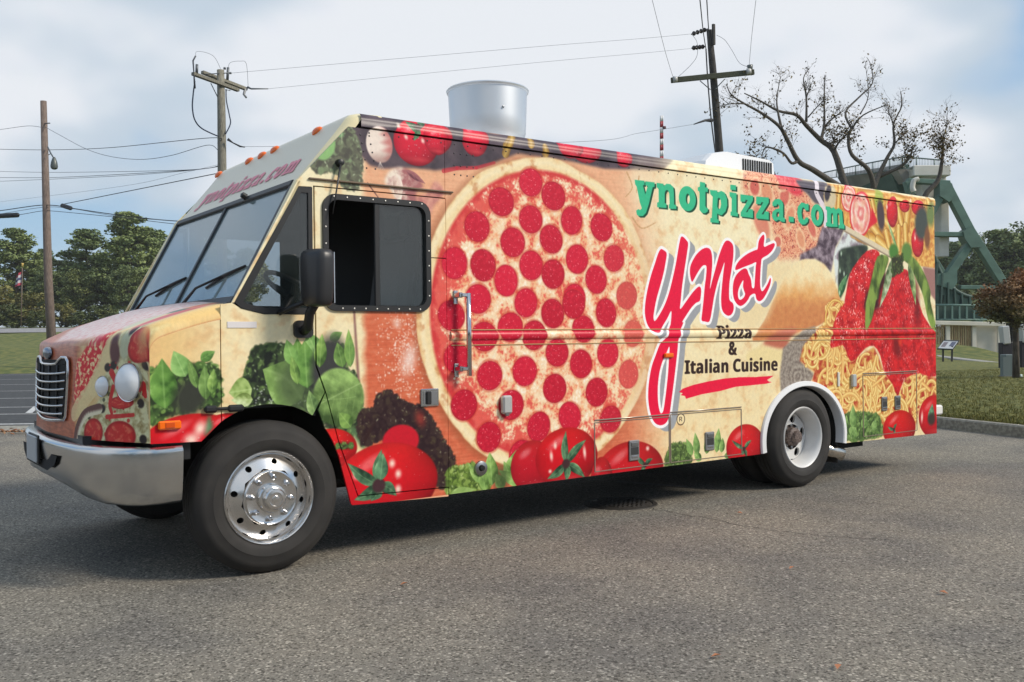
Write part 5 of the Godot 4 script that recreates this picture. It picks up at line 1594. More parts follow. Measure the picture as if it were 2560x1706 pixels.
func disc_with_holes(st: SurfaceTool, r0: float, z0: float, r1: float, z1: float, holes: int, hole_r: float, phase: float, xf: Transform3D) -> void:
	# a conical ring with round holes through it
	var rm := (r0 + r1) * 0.5
	var zm := (z0 + z1) * 0.5
	var per := TAU / holes
	var n := 16
	for h in holes:
		var mid := phase + h * per
		for k in n:
			var ps := []
			for e in [k, k + 1]:
				var a: float = e * TAU / n
				# the hole's edge, then the cell's edge in the same direction
				var inner := Vector2(rm + cos(a) * hole_r, mid + sin(a) * hole_r / rm)
				var dr := cos(a)
				var dt := sin(a)
				var s := minf((r1 - r0) * 0.5 / maxf(absf(dr), 1e-5), per * 0.5 * rm / maxf(absf(dt), 1e-5))
				var outer := Vector2(rm + dr * s, mid + dt * s / rm)
				ps.append([inner, outer])
			var w := func(q: Vector2): return Vector3(cos(q.y) * q.x, lerpf(z0, z1, (q.x - r0) / (r1 - r0)), sin(q.y) * q.x)
			var a0: Vector3 = w.call(ps[0][0])
			var a1: Vector3 = w.call(ps[1][0])
			var b1: Vector3 = w.call(ps[1][1])
			var b0: Vector3 = w.call(ps[0][1])
			st.set_smooth_group(40)
			quad(st, xf * a0, xf * a1, xf * b1, xf * b0, xf.basis.y)
			st.set_smooth_group(41)
			var dn := Vector3(0, -0.02, 0)
			var ctr := Vector3(cos(mid) * rm, zm, sin(mid) * rm)
			quad(st, xf * a0, xf * a1, xf * (a1 + dn), xf * (a0 + dn), xf.basis * (ctr - a0))


func build_wheels(t: Node3D) -> void:
	for side in 2:
		var sg := 1.0 if side == 0 else -1.0
		var z := 0.0 if side == 0 else -DEEP
		var c := Vector3(0, 0.44, z)
		var w := Node3D.new()
		w.name = "front_wheel" if side == 0 else numbered("front_wheel", t)
		t.add_child(w, true)
		var st := begin(true)
		add_tyre(st, c, sg, 0.27)
		put("tyre", done(st), rubber, w)
		var xf := Transform3D(frame_along(Vector3(0, 0, sg)), c)
		var rs := begin(true)
		add_lathe(rs, PackedVector2Array([Vector2(0.25, -0.1), Vector2(0.243, -0.055), Vector2(0.25, -0.03), Vector2(0.258, -0.012), Vector2(0.266, -0.006), Vector2(0.272, -0.012), Vector2(0.272, -0.03)]).duplicate(), xf, 64)
		put("rim", done(rs), alloy, w)
		var ds := begin(true)
		disc_with_holes(ds, 0.163, -0.012, 0.247, -0.06, 8, 0.0175, 0.18, xf)
		ds.set_smooth_group(30)
		add_lathe(ds, PackedVector2Array([Vector2(0.163, -0.012), Vector2(0.16, 0.0), Vector2(0.152, 0.006), Vector2(0.145, 0.002), Vector2(0.085, 0.004)]), xf, 64)
		put("wheel_disc", done(ds), alloy, w)
		put("hub_back", lathe(PackedVector2Array([Vector2(0.25, -0.1), Vector2(0.0, -0.1)]), xf, 32), dark, w)
		put("hub", lathe(PackedVector2Array([Vector2(0.085, 0.0), Vector2(0.083, 0.028), Vector2(0.078, 0.034), Vector2(0.066, 0.036), Vector2(0.062, 0.07), Vector2(0.055, 0.078), Vector2(0.04, 0.08), Vector2(0.036, 0.074), Vector2(0.022, 0.074), Vector2(0.02, 0.08), Vector2(0.0, 0.083)]), xf, 40), alloy, w)
		for k in 8:
			var a := k * TAU / 8 + 0.1
			var p := xf * Vector3(cos(a) * 0.118, 0.0, sin(a) * 0.118)
			put("lug_nut", lathe(PackedVector2Array([Vector2(0.017, 0.0), Vector2(0.016, 0.012), Vector2(0.0125, 0.014), Vector2(0.0125, 0.032), Vector2(0.008, 0.04), Vector2(0.0, 0.042)]), Transform3D(xf.basis, p), 10), chrome, w)
	for side in 2:
		var sg := 1.0 if side == 0 else -1.0
		var z := 0.01 if side == 0 else -DEEP - 0.01
		var c := Vector3(4.908, 0.44, z)
		var w := Node3D.new()
		w.name = "rear_wheel" if side == 0 else numbered("rear_wheel", t)
		t.add_child(w, true)
		for k in 2:
			var st := begin(true)
			add_tyre(st, c + Vector3(0, 0, -sg * 0.3 * k), sg, 0.26)
			put("tyre", done(st), rubber, w)
		var xf := Transform3D(frame_along(Vector3(0, 0, sg)), c)
		var white := grained(lin(0.62, 0.61, 0.59), lin(0.74, 0.74, 0.73), 0.006, Vector3(0.6, 0.6, 0.6), 0.4, 8)
		put("rim", lathe(PackedVector2Array([Vector2(0.214, -0.16), Vector2(0.222, -0.135), Vector2(0.228, -0.08), Vector2(0.238, -0.04), Vector2(0.252, -0.015), Vector2(0.266, -0.008), Vector2(0.272, -0.015), Vector2(0.272, -0.04)]), xf, 64), white, w)
		var ds := begin()
		disc_with_holes(ds, 0.112, -0.135, 0.21, -0.15, 5, 0.04, 0.75, xf)
		put("wheel_disc", done(ds), white, w)
		put("hub_back", lathe(PackedVector2Array([Vector2(0.25, -0.2), Vector2(0.0, -0.2)]), xf, 32), dark, w)
		put("hub", lathe(PackedVector2Array([Vector2(0.12, -0.158), Vector2(0.085, -0.15), Vector2(0.08, -0.10), Vector2(0.055, -0.09), Vector2(0.05, -0.06), Vector2(0.0, -0.055)]), xf, 32), grained(lin(0.05, 0.035, 0.03), lin(0.2, 0.15, 0.13), 0.03, Vector3(4, 4, 4), 0.6, 12), w)
		for k in 8:
			var a := k * TAU / 8
			put("lug_nut", lathe(PackedVector2Array([Vector2(0.018, 0.0), Vector2(0.016, 0.02), Vector2(0.0, 0.024)]), Transform3D(xf.basis, xf * Vector3(cos(a) * 0.1, -0.155, sin(a) * 0.1)), 8), steel, w)
	# wheel arch trims and flaps
	for side in 2:
		var sg := 1.0 if side == 0 else -1.0
		var z := 0.0 if side == 0 else -DEEP
		var st := begin(true)
		var n := 40
		var rows := []
		for i in n + 1:
			var a := lerpf(PI + 0.16, -0.16, float(i) / n)
			var cs := cos(a)
			var sn := sin(a)
			var ctr := Vector2(4.925, 0.44)
			var row := []
			for q in [[1.05, -0.03], [1.05, 0.010], [1.04, 0.02], [0.965, 0.026], [0.95, 0.018], [0.94, -0.06]]:
				row.append(Vector3(ctr.x + cs * 0.575 * q[0], ctr.y + sn * (0.475 if sn > 0 else 0.575) * q[0], z + sg * q[1]))
			rows.append(row)
		for i in n:
			for k in 5:
				st.set_smooth_group(k + 1)
				quad(st, rows[i][k], rows[i + 1][k], rows[i + 1][k + 1], rows[i][k + 1], Vector3(0, 0, sg) if k in [1, 2, 3] else (rows[i][k] - Vector3(4.925, 0.44, z)) * (1.0 if k == 0 else -1.0))
		put("wheel_arch_trim", done(st), white_paint, t)
		put("mud_flap", box(Vector3(0.02, 0.5, 0.6), Vector3(5.49, 0.41, z - sg * 0.36), 0.004), rubber, t)
	put("exhaust_tip", tube([Vector3(5.22, 0.34, -0.22), Vector3(5.40, 0.29, -0.12), Vector3(5.53, 0.235, -0.03)], [0.058], 16), paint(Color(0.85, 0.82, 0.78), 0.2, 1.0), t)


func build_underside(t: Node3D) -> void:
	var st := begin()
	add_box(st, Vector3(5.85, 0.04, 2.3), Transform3D(Basis(), Vector3(4.14, 0.95, -1.2)))
	for z in [-0.75, -1.65]:
		add_box(st, Vector3(7.7, 0.22, 0.08), Transform3D(Basis(), Vector3(3.1, 0.62, z)))
	for x in [0.0, 4.908]:
		add_box(st, Vector3(0.14, 0.14, 2.0), Transform3D(Basis(), Vector3(x, 0.42, -1.2)), 0.03)
	add_box(st, Vector3(0.9, 0.4, 0.42), Transform3D(Basis(), Vector3(3.4, 0.52, -0.45)), 0.06)
	add_box(st, Vector3(0.6, 0.4, 0.5), Transform3D(Basis(), Vector3(0.9, 0.6, -0.55)), 0.05)
	add_box(st, Vector3(0.7, 0.5, 0.7), Transform3D(Basis(), Vector3(0.0, 0.75, -1.2)), 0.05)
	# wheel housings
	for z in [-0.36, -2.04]:
		add_box(st, Vector3(1.0, 0.03, 0.66), Transform3D(Basis(), Vector3(0.02, 1.0, z)))
		add_box(st, Vector3(0.03, 0.45, 0.66), Transform3D(Basis(Vector3(0, 0, 1), 0.3), Vector3(0.45, 0.83, z)))
		add_box(st, Vector3(1.3, 0.03, 0.66), Transform3D(Basis(), Vector3(4.92, 0.955, z)))
		add_box(st, Vector3(0.03, 0.5, 0.66), Transform3D(Basis(), Vector3(4.33, 0.7, z)))
		add_box(st, Vector3(0.03, 0.5, 0.66), Transform3D(Basis(), Vector3(5.53, 0.7, z)))
	for z in [-0.75, -1.65]:
		add_box(st, Vector3(1.1, 0.6, 0.02), Transform3D(Basis(), Vector3(0.02, 0.85, z)))
		add_box(st, Vector3(1.2, 0.5, 0.02), Transform3D(Basis(), Vector3(4.92, 0.8, z)))
	put("underbody", done(st), dark, t)
	var ex := tube([Vector3(0.6, 0.33, -1.0), Vector3(3.6, 0.36, -0.9), Vector3(4.4, 0.36, -0.5), Vector3(5.22, 0.34, -0.22)], [0.045], 8)
	put("exhaust_pipe", ex, paint(lin(0.05, 0.04, 0.035), 0.6, 0.6), t)
# ---------- scene graph helpers ----------

func put(called: String, st, m: Material, parent: Node = self) -> MeshInstance3D:
	var o := MeshInstance3D.new()
	o.name = called if not parent.has_node(NodePath(called)) else numbered(called, parent)
	var mesh: Mesh = st if st is Mesh else st.commit()
	o.mesh = mesh
	o.material_override = m
	parent.add_child(o, true)
	return o


var counts := {}


func numbered(called: String, parent: Node) -> String:
	var key := "%d/%s" % [parent.get_instance_id(), called]
	counts[key] = counts.get(key, 0) + 1
	return "%s_%03d" % [called, counts[key]]


func thing(called: String, label: String, category: String, group := "", where := Vector3.ZERO) -> Node3D:
	var o := Node3D.new()
	o.name = called if not has_node(NodePath(called)) else numbered(called, self)
	add_child(o, true)
	o.position = where
	tag(o, label, category, group)
	return o


func tag(o: Node3D, label: String, category := "", group := "") -> Node3D:
	o.set_meta("label", label)
	if category:
		o.set_meta("category", category)
	if group:
		o.set_meta("group", group)
	return o


func ground_piece(called: String, st, m: Material) -> MeshInstance3D:
	var o := put(called, st, m)
	o.set_meta("kind", "structure")
	return o


func stuff(o: Node3D) -> Node3D:
	o.set_meta("kind", "stuff")
	return o


# ---------- mesh helpers ----------

func begin(smooth := false) -> SurfaceTool:
	var st := SurfaceTool.new()
	st.begin(Mesh.PRIMITIVE_TRIANGLES)
	st.set_smooth_group(0 if smooth else -1)
	return st


func tri(st: SurfaceTool, a: Vector3, b: Vector3, c: Vector3, out: Vector3) -> void:
	# front faces run clockwise seen from the outside
	if (b - a).cross(c - a).dot(out) > 0.0:
		var t := b
		b = c
		c = t
	st.add_vertex(a)
	st.add_vertex(b)
	st.add_vertex(c)


func quad(st: SurfaceTool, a: Vector3, b: Vector3, c: Vector3, d: Vector3, out: Vector3) -> void:
	tri(st, a, b, c, out)
	tri(st, a, c, d, out)


func done(st: SurfaceTool) -> ArrayMesh:
	st.generate_normals()
	return st.commit()


func add_box(st: SurfaceTool, size: Vector3, xf := Transform3D(), bevel := 0.0) -> void:
	var s := size * 0.5
	var e := minf(bevel, minf(s.x, minf(s.y, s.z)) * 0.9)
	if e <= 0.0:
		for ax in 3:
			for sg in [-1.0, 1.0]:
				var n := Vector3.ZERO
				n[ax] = sg
				var u := Vector3.ZERO
				u[(ax + 1) % 3] = s[(ax + 1) % 3]
				var v := Vector3.ZERO
				v[(ax + 2) % 3] = s[(ax + 2) % 3]
				var c := n * s[ax]
				quad(st, xf * (c - u - v), xf * (c + u - v), xf * (c + u + v), xf * (c - u + v), xf.basis * n)
		return
	for ax in 3:
		var a1 := (ax + 1) % 3
		var a2 := (ax + 2) % 3
		for sg in [-1.0, 1.0]:
			var n := Vector3.ZERO
			n[ax] = sg
			var c := n * s[ax]
			var u := Vector3.ZERO
			u[a1] = s[a1] - e
			var v := Vector3.ZERO
			v[a2] = s[a2] - e
			quad(st, xf * (c - u - v), xf * (c + u - v), xf * (c + u + v), xf * (c - u + v), xf.basis * n)
			for sh in [-1.0, 1.0]:
				var m := Vector3.ZERO
				m[a1] = sh
				var w := Vector3.ZERO
				w[a2] = s[a2] - e
				var p := n * s[ax] + m * (s[a1] - e)
				var q := n * (s[ax] - e) + m * s[a1]
				quad(st, xf * (p - w), xf * (p + w), xf * (q + w), xf * (q - w), xf.basis * (n + m))
	for i in 8:
		var g := Vector3(1 if i & 1 else -1, 1 if i & 2 else -1, 1 if i & 4 else -1)
		var k := s - Vector3(e, e, e)
		tri(st, xf * (g * Vector3(s.x, k.y, k.z)), xf * (g * Vector3(k.x, s.y, k.z)), xf * (g * Vector3(k.x, k.y, s.z)), xf.basis * g)


func box(size: Vector3, at_point: Vector3, bevel := 0.0, basis := Basis()) -> ArrayMesh:
	var st := begin()
	add_box(st, size, Transform3D(basis, at_point), bevel)
	return done(st)


func frame_along(d: Vector3) -> Basis:
	# y along d
	var y := d.normalized()
	var h := Vector3.RIGHT if absf(y.x) < 0.9 else Vector3.FORWARD
	var x := h.cross(y).normalized()
	return Basis(x, y, x.cross(y))


func add_beam(st: SurfaceTool, a: Vector3, b: Vector3, wide: float, deep: float, side := Vector3.FORWARD, bevel := 0.0) -> void:
	# a bar from a to b; its depth lies along side
	var y := (b - a).normalized()
	var z := (side - y * side.dot(y)).normalized()
	add_box(st, Vector3(wide, a.distance_to(b), deep), Transform3D(Basis(y.cross(z), y, z), (a + b) * 0.5), bevel)


func add_tube(st: SurfaceTool, pts: Array, radii: Array, sides := 8, caps := true) -> void:
	var n := pts.size()
	var rows := []
	var x := Vector3.ZERO
	for i in n:
		var d: Vector3 = (pts[mini(i + 1, n - 1)] - pts[maxi(i - 1, 0)]).normalized()
		if i == 0:
			x = frame_along(d).x
		x = (x - d * x.dot(d)).normalized()
		var z := x.cross(d)
		var row := PackedVector3Array()
		var r: float = radii[mini(i, radii.size() - 1)]
		for k in sides:
			var a := k * TAU / sides
			row.append(pts[i] + (x * cos(a) + z * sin(a)) * r)
		rows.append(row)
	for i in n - 1:
		for k in sides:
			var k2 := (k + 1) % sides
			var mid: Vector3 = (pts[i] + pts[i + 1]) * 0.5
			quad(st, rows[i][k], rows[i][k2], rows[i + 1][k2], rows[i + 1][k], (rows[i][k] + rows[i + 1][k2]) * 0.5 - mid)
	if caps:
		for e in [0, n - 1]:
			var d: Vector3 = (pts[0] - pts[1]) if e == 0 else (pts[n - 1] - pts[n - 2])
			for k in sides:
				tri(st, pts[e], rows[e][k], rows[e][(k + 1) % sides], d)


func tube(pts: Array, radii: Array, sides := 8) -> ArrayMesh:
	var st := begin(true)
	add_tube(st, pts, radii, sides)
	return done(st)


func add_lathe(st: SurfaceTool, profile: PackedVector2Array, xf: Transform3D, sides := 40) -> void:
	# profile (radius, height) turned about the local y axis, going so that the outside is to the right of its way
	var group := 1
	for i in profile.size() - 1:
		var p := profile[i]
		var q := profile[i + 1]
		if i > 0 and absf((p - profile[i - 1]).angle_to(q - p)) > 0.6:
			group += 1
		st.set_smooth_group(group)
		var nrm := Vector2(q.y - p.y, p.x - q.x)
		for k in sides:
			var a := k * TAU / sides
			var b := (k + 1) * TAU / sides
			var e := Vector3(cos(a), 0, sin(a))
			var f := Vector3(cos(b), 0, sin(b))
			var up := Vector3.UP
			var out := (e + f).normalized() * nrm.x + up * nrm.y
			var p0 := e * p.x + up * p.y
			var p1 := f * p.x + up * p.y
			var q0 := e * q.x + up * q.y
			var q1 := f * q.x + up * q.y
			if p.x > 0.0001:
				tri(st, xf * p0, xf * p1, xf * q1, xf.basis * out)
			if q.x > 0.0001:
				tri(st, xf * p0, xf * q1, xf * q0, xf.basis * out)


func lathe(profile: PackedVector2Array, xf: Transform3D, sides := 40, smooth := true) -> ArrayMesh:
	var st := begin(smooth)
	add_lathe(st, profile, xf, sides)
	return done(st)


func side_uv(p: Vector3) -> Vector2:
	return Vector2((p.x + 1.05) / 8.4, (2.79 - p.y) / 2.461)


func add_plate(st: SurfaceTool, poly: PackedVector2Array, z: float, thick: float) -> void:
	# a sheet in the plane of the side, its face at z, with side print coordinates
	var idx := Geometry2D.triangulate_polygon(poly)
	for k in idx.size() / 3:
		for face in 2:
			var zz := z if face == 0 else z - thick
			var out := Vector3(0, 0, 1 if face == 0 else -1)
			var ps := []
			for e in 3:
				var q := poly[idx[3 * k + e]]
				ps.append(Vector3(q.x, q.y, zz))
			uv_tri(st, ps[0], ps[1], ps[2], out)
	var n := poly.size()
	var area := 0.0
	for i in n:
		area += poly[i].cross(poly[(i + 1) % n])
	for i in n:
		var a := poly[i]
		var b := poly[(i + 1) % n]
		var d := (b - a) * signf(area)
		var out := Vector3(d.y, -d.x, 0)
		var a0 := Vector3(a.x, a.y, z)
		var b0 := Vector3(b.x, b.y, z)
		var dz := Vector3(0, 0, -thick)
		uv_tri(st, a0, b0, b0 + dz, out)
		uv_tri(st, a0, b0 + dz, a0 + dz, out)


func uv_tri(st: SurfaceTool, a: Vector3, b: Vector3, c: Vector3, out: Vector3) -> void:
	if (b - a).cross(c - a).dot(out) > 0.0:
		var t := b
		b = c
		c = t
	for p in [a, b, c]:
		st.set_uv(side_uv(p))
		st.add_vertex(p)


func plate(poly: PackedVector2Array, z: float, thick: float) -> ArrayMesh:
	var st := begin()
	add_plate(st, poly, z, thick)
	return done(st)


func pts(a: Array) -> PackedVector2Array:
	# metres from a list of x, y in millimetres
	var o := PackedVector2Array()
	for i in a.size() / 2:
		o.append(Vector2(a[2 * i], a[2 * i + 1]) * 0.001)
	return o


func round_rect(x0: float, y0: float, x1: float, y1: float, r: float, n := 5) -> PackedVector2Array:
	var o := PackedVector2Array()
	for c in [[x1 - r, y1 - r, 0.0], [x0 + r, y1 - r, PI / 2], [x0 + r, y0 + r, PI], [x1 - r, y0 + r, PI * 1.5]]:
		for k in n + 1:
			var a: float = c[2] + k * PI / 2 / n
			o.append(Vector2(c[0] + cos(a) * r, c[1] + sin(a) * r))
	return o


func add_ring(st: SurfaceTool, outer: PackedVector2Array, inner: PackedVector2Array, z: float, thick: float) -> void:
	# a flat frame between two outlines of as many points
	var n := outer.size()
	for i in n:
		var j := (i + 1) % n
		var a := Vector3(outer[i].x, outer[i].y, z)
		var b := Vector3(outer[j].x, outer[j].y, z)
		var c := Vector3(inner[j].x, inner[j].y, z)
		var d := Vector3(inner[i].x, inner[i].y, z)
		var dz := Vector3(0, 0, -thick)
		quad(st, a, b, c, d, Vector3(0, 0, 1))
		quad(st, a + dz, b + dz, c + dz, d + dz, Vector3(0, 0, -1))
		var mid := Vector3((a.x + c.x) * 0.5, (a.y + c.y) * 0.5, z)
		quad(st, a, b, b + dz, a + dz, (a + b) * 0.5 - mid)
		quad(st, d, c, c + dz, d + dz, mid - (a + b) * 0.5)


# ---------- materials ----------

func paint(c: Color, rough := 0.6, metal := 0.0, spec := 0.5) -> StandardMaterial3D:
	var m := StandardMaterial3D.new()
	m.albedo_color = c
	m.roughness = rough
	m.metallic = metal
	m.metallic_specular = spec
	return m


func lin(r: float, g: float, b: float) -> Color:
	return Color(r, g, b).linear_to_srgb()


func noise_tex(size: int, freq: float, ramp: Array, seed_no: int, octaves := 4, normal := false, kind := FastNoiseLite.TYPE_SIMPLEX_SMOOTH) -> NoiseTexture2D:
	var f := FastNoiseLite.new()
	f.noise_type = kind
	f.frequency = freq
	f.fractal_octaves = octaves
	f.seed = seed_no
	var t := NoiseTexture2D.new()
	t.width = size
	t.height = size
	t.seamless = true
	t.generate_mipmaps = false
	t.noise = f
	if normal:
		t.as_normal_map = true
		t.bump_strength = 6.0
	else:
		var g := Gradient.new()
		var offs := PackedFloat32Array()
		var cols := PackedColorArray()
		for e in ramp:
			offs.append(e[0])
			cols.append(e[1])
		g.offsets = offs
		g.colors = cols
		t.color_ramp = g
	return t


func grained(dark: Color, light: Color, freq: float, scale: Vector3, rough: float, seed_no: int, lo := 0.3, hi := 0.7) -> StandardMaterial3D:
	# a surface whose tone wanders between two colours, laid on from all sides
	var m := paint(Color.WHITE, rough)
	m.albedo_texture = noise_tex(512, freq, [[lo, dark], [hi, light]], seed_no, 5)
	m.uv1_triplanar = true
	m.uv1_scale = scale
	return m
var letters: Array = []


func slab_letters() -> Array:
	# y n o t p i z z a . c o m, each an array of rings (outline, then holes)
	var ring_o := func(c: Array, rx: float, ry: float):
		var o := PackedVector2Array()
		for k in 28:
			o.append(at(c) + Vector2(cos(k * TAU / 28) * rx, sin(k * TAU / 28) * ry))
		return o
	return [
		[mm([2899,2534,3002,2536,3001,2504,2985,2500,3007,2431,3035,2500,3010,2502,3009,2533,3109,2533,3107,2498,3088,2494,3043,2358,3013,2292,2981,2266,2938,2262,2918,2270,2910,2302,2937,2316,2951,2308,2970,2324,2950,2366,2919,2484,2903,2501])],
		[mm([3131,2532,3205,2531,3207,2513,3238,2534,3281,2534,3313,2514,3318,2472,3320,2379,3344,2377,3343,2344,3261,2343,3262,2375,3270,2380,3267,2460,3253,2486,3231,2484,3217,2460,3216,2383,3235,2379,3234,2344,3133,2344,3133,2379,3151,2386,3151,2488,3130,2498])],
		[ring_o.call([3470,2437], 97, 99), ring_o.call([3474,2436], 23, 41)],
		[mm([3617,2584,3677,2581,3676,2545,3709,2544,3706,2508,3679,2508,3677,2395,3688,2380,3706,2381,3705,2353,3670,2334,3635,2336,3607,2358,3610,2508,3590,2509,3591,2536,3614,2544])],
		[mm([3732,2529,3820,2530,3823,2514,3867,2532,3909,2521,3938,2475,3940,2418,3918,2368,3870,2332,3828,2338,3816,2345,3816,2297,3836,2294,3833,2266,3733,2267,3733,2299,3751,2304,3766,2477,3737,2495]), mm([3825,2466,3842,2475,3860,2457,3865,2421,3853,2388,3832,2378,3817,2401])],
		[mm([3980,2592,4050,2594,4049,2551,3979,2550])],
		[mm([3969,2530,4055,2529,4052,2370,4070,2367,4070,2336,3978,2338,3979,2368,3993,2374,3995,2488,3971,2494])],
		[mm([4104,2523,4264,2524,4263,2484,4170,2378,4195,2384,4208,2410,4262,2409,4261,2336,4104,2339,4105,2373,4196,2479,4171,2484,4159,2464,4103,2463])],
		[mm([4305,2521,4470,2526,4469,2483,4372,2376,4398,2377,4415,2404,4467,2406,4466,2336,4301,2336,4302,2371,4396,2478,4374,2480,4361,2460,4303,2458])],
		[mm([4517,2487,4551,2517,4604,2526,4644,2514,4663,2486,4661,2370,4684,2363,4683,2330,4627,2332,4601,2345,4561,2329,4528,2340,4509,2368,4516,2407,4563,2435,4609,2443,4606,2468,4583,2480,4570,2462,4517,2455]), mm([4573,2406,4605,2413,4604,2375,4574,2364,4566,2385])],
		[mm([4736,2384,4807,2382,4806,2337,4735,2336])],
		[mm([4853,2426,4868,2480,4917,2518,4959,2517,4973,2509,5018,2515,5017,2456,4972,2451,4951,2477,4927,2471,4915,2431,4925,2379,4953,2368,4977,2391,5015,2390,5005,2354,4969,2328,4913,2322,4872,2350])],
		[ring_o.call([5139,2422], 89, 97), ring_o.call([5140,2422], 28, 47)],
		[mm([5266,2511,5335,2511,5344,2494,5384,2511,5421,2492,5463,2510,5514,2491,5527,2374,5548,2359,5547,2323,5457,2324,5457,2352,5472,2357,5468,2456,5451,2464,5438,2450,5442,2333,5361,2332,5362,2355,5377,2360,5373,2454,5358,2458,5346,2443,5344,2363,5362,2359,5361,2329,5267,2331,5268,2362,5286,2368,5285,2475,5266,2482])],
	]


func side_print() -> ImageTexture:
	var p := Print.new(-1050.0, 2790.0, 8400.0, 2461.0, 0.2438)
	var nz := p.soft_noise
	var fz := p.fine_noise
	var grain := FastNoiseLite.new()
	grain.frequency = 0.02
	grain.seed = 21
	# parchment ground and the wooden board
	p.everywhere(func(x: float, y: float):
		var n := nz.get_noise_2d(x, y)
		var m := fz.get_noise_2d(x * 0.5, y * 0.5)
		var low := smoothstep(2100.0, 500.0, y)
		var c := Color(0.95, 0.90, 0.745).lerp(Color(0.93, 0.835, 0.635), low * 0.75 + n * 0.35)
		c = c.lerp(Color(0.895, 0.74, 0.49), smoothstep(-150.0, -600.0, x) * 0.85)
		c = c.lerp(Color(0.86, 0.68, 0.48), clampf(n * 0.9 + m * 0.3 - 0.05, 0, 0.5))
		var board := smoothstep(575.0, 640.0, x + 20.0 * n) * (1.0 - smoothstep(2600.0, 3350.0, x))
		if board > 0.0:
			var gr := grain.get_noise_2d(x * 0.12, y * 2.2) * 0.5 + m * 0.35
			var up := smoothstep(1300.0, 2350.0, y)
			var bc := Color(0.83, 0.42, 0.29).lerp(Color(0.91, 0.69, 0.54), up)
			bc = bc.lerp(Color(0.64, 0.25, 0.17), clampf(gr * 0.7, 0, 0.5) * (1.0 - up * 0.6))
			bc = bc.lerp(Color(0.93, 0.72, 0.58), clampf(-gr * 0.5, 0, 0.35))
			c = c.lerp(bc, board)
		return c)
	# the board's shaded left edge
	p.line(mm([541,1520,586,711]), 26, 42, func(v: float, _t: float): return Color(0.42, 0.24, 0.26, 0.75 * (1.0 - absf(v))))
	# flour on the board
	for k in 620:
		var q := at([893,1280]) + Vector2(p.rng.randfn(0, 75), p.rng.randfn(20, 190))
		if p.rng.randf() < 0.28:
			q = Vector2(p.rng.randf_range(680, 1050), p.rng.randf_range(860, 1480))
		if q.x > 640 and q.x < 1080:
			p.ell(q, p.rng.randf_range(1.5, 7), p.rng.randf_range(1.5, 7), 0, 0.6, Color(0.98, 0.92, 0.87), p.rng.randf_range(0.25, 0.8))
	p.glow(at([922,1219]), 90, 170, -0.3, Color(0.95, 0.88, 0.84), 0.8)
	p.glow(at([836,1445]), 50, 60, 0.6, Color(0.95, 0.88, 0.84), 0.6)
	# the dark band along the roof
	var band := mm([509,2780,1623,2729, 2267,2830,3058,2774,3358,2759,3187,2634,2600,2588,2264,2610,1799,2615,1504,2491,1109,2432, 1196,2436,973,2433,749,2407,662,2418,589,2480,537,2575])
	p.poly(band, func(x: float, y: float):
		var n := nz.get_noise_2d(x * 0.8, y * 0.8)
		return Color(Color(0.36, 0.31, 0.34).lerp(Color(0.25, 0.22, 0.25), clampf(0.4 + n, 0, 1)), 1.0 - smoothstep(2850.0, 3650.0, x)), 10.0)
	p.line(mm([1196,2436,1299,2464,1454,2482,1601,2531]), 30, 20, Color(0.75, 0.16, 0.22), 0.7)
	for t in [[993,2598, 165, 150], [1151,2647, 110, 100], [1444,2671, 105, 115], [1147,2624, 90, 90], [2410,2725, 150, 115], [2265,2720, 120, 90], [2786,2687, 80, 70]]:
		p.tomato(Vector2(t[0], t[1]), t[2], t[3], Color(0.87, 0.13, 0.24))
	p.calyx(at([1000,2694]), mm([909,2722,1064,2727,976,2606,943,2682]), 45)
	for t in [[919,2624], [1042,2614], [858,2686]]:
		p.glow(at(t), 22, 30, 0.5)
	p.ell(at([729,2554]), 92, 112, 0.15, 0.05, func(u: float, v: float):
		var c := Color(0.93, 0.87, 0.82).lerp(Color(0.78, 0.5, 0.48), smoothstep(0.0, 0.9, u + 0.15 * sin(v * 14.0)))
		return c.lerp(Color(0.6, 0.45, 0.42), smoothstep(0.2, 1.0, -v) * 0.7))
	for k in 5:
		p.line(mm([733,2447]) + PackedVector2Array([at([733,2447]) + Vector2(k * 12 - 20, -45)]), 4, 2, Color(0.9, 0.85, 0.8), 0.7)
	for t in [[1696,2656,1762,2737], [1906,2690,1907,2743], [2041,2641,2028,2683], [1696,2604,1736,2692]]:
		p.line(mm(t), 62, 48, func(v: float, _t: float): return Color(0.80, 0.66, 0.33).lerp(Color(0.5, 0.36, 0.16), absf(v)), 0.9)
	# garlic on the board
	p.poly(curve([871,2429,810,2406,773,2363,764,2319,802,2283,835,2227,868,2190,941,2186,993,2220,988,2279,1041,2323,984,2383,933,2418]), func(x: float, y: float):
		var n := nz.get_noise_2d(x * 2.0, y * 2.0)
		var t := smoothstep(at([803,2352]).x, at([961,2366]).x, x + 60.0 * n)
		return Color(0.93, 0.87, 0.8).lerp(Color(0.66, 0.42, 0.42), clampf(t + n * 0.5, 0, 1)), 6.0)
	p.leaf(at([848,2390]), at([868,2190]), 70, Color(0.85, 0.7, 0.64), Color(0.97, 0.93, 0.88))
	p.leaf(at([916,2416]), at([1059,2340]), 42, Color(0.48, 0.28, 0.32), Color(0.7, 0.45, 0.45))
	p.poly(curve([1135,2367,1194,2311,1169,2254,1121,2209,1085,2141,1028,2197,988,2244,1075,2286]), func(x: float, y: float):
		return Color(0.72, 0.45, 0.43).lerp(Color(0.86, 0.62, 0.55), clampf(0.5 + nz.get_noise_2d(x * 2.0, y * 2.0), 0, 1)), 8.0)
	p.line(mm([645,2308,725,2213]), 9, 6, Color(0.36, 0.22, 0.24), 0.8)
	# the pizza
	var pc := Vector2(2045, 1508)
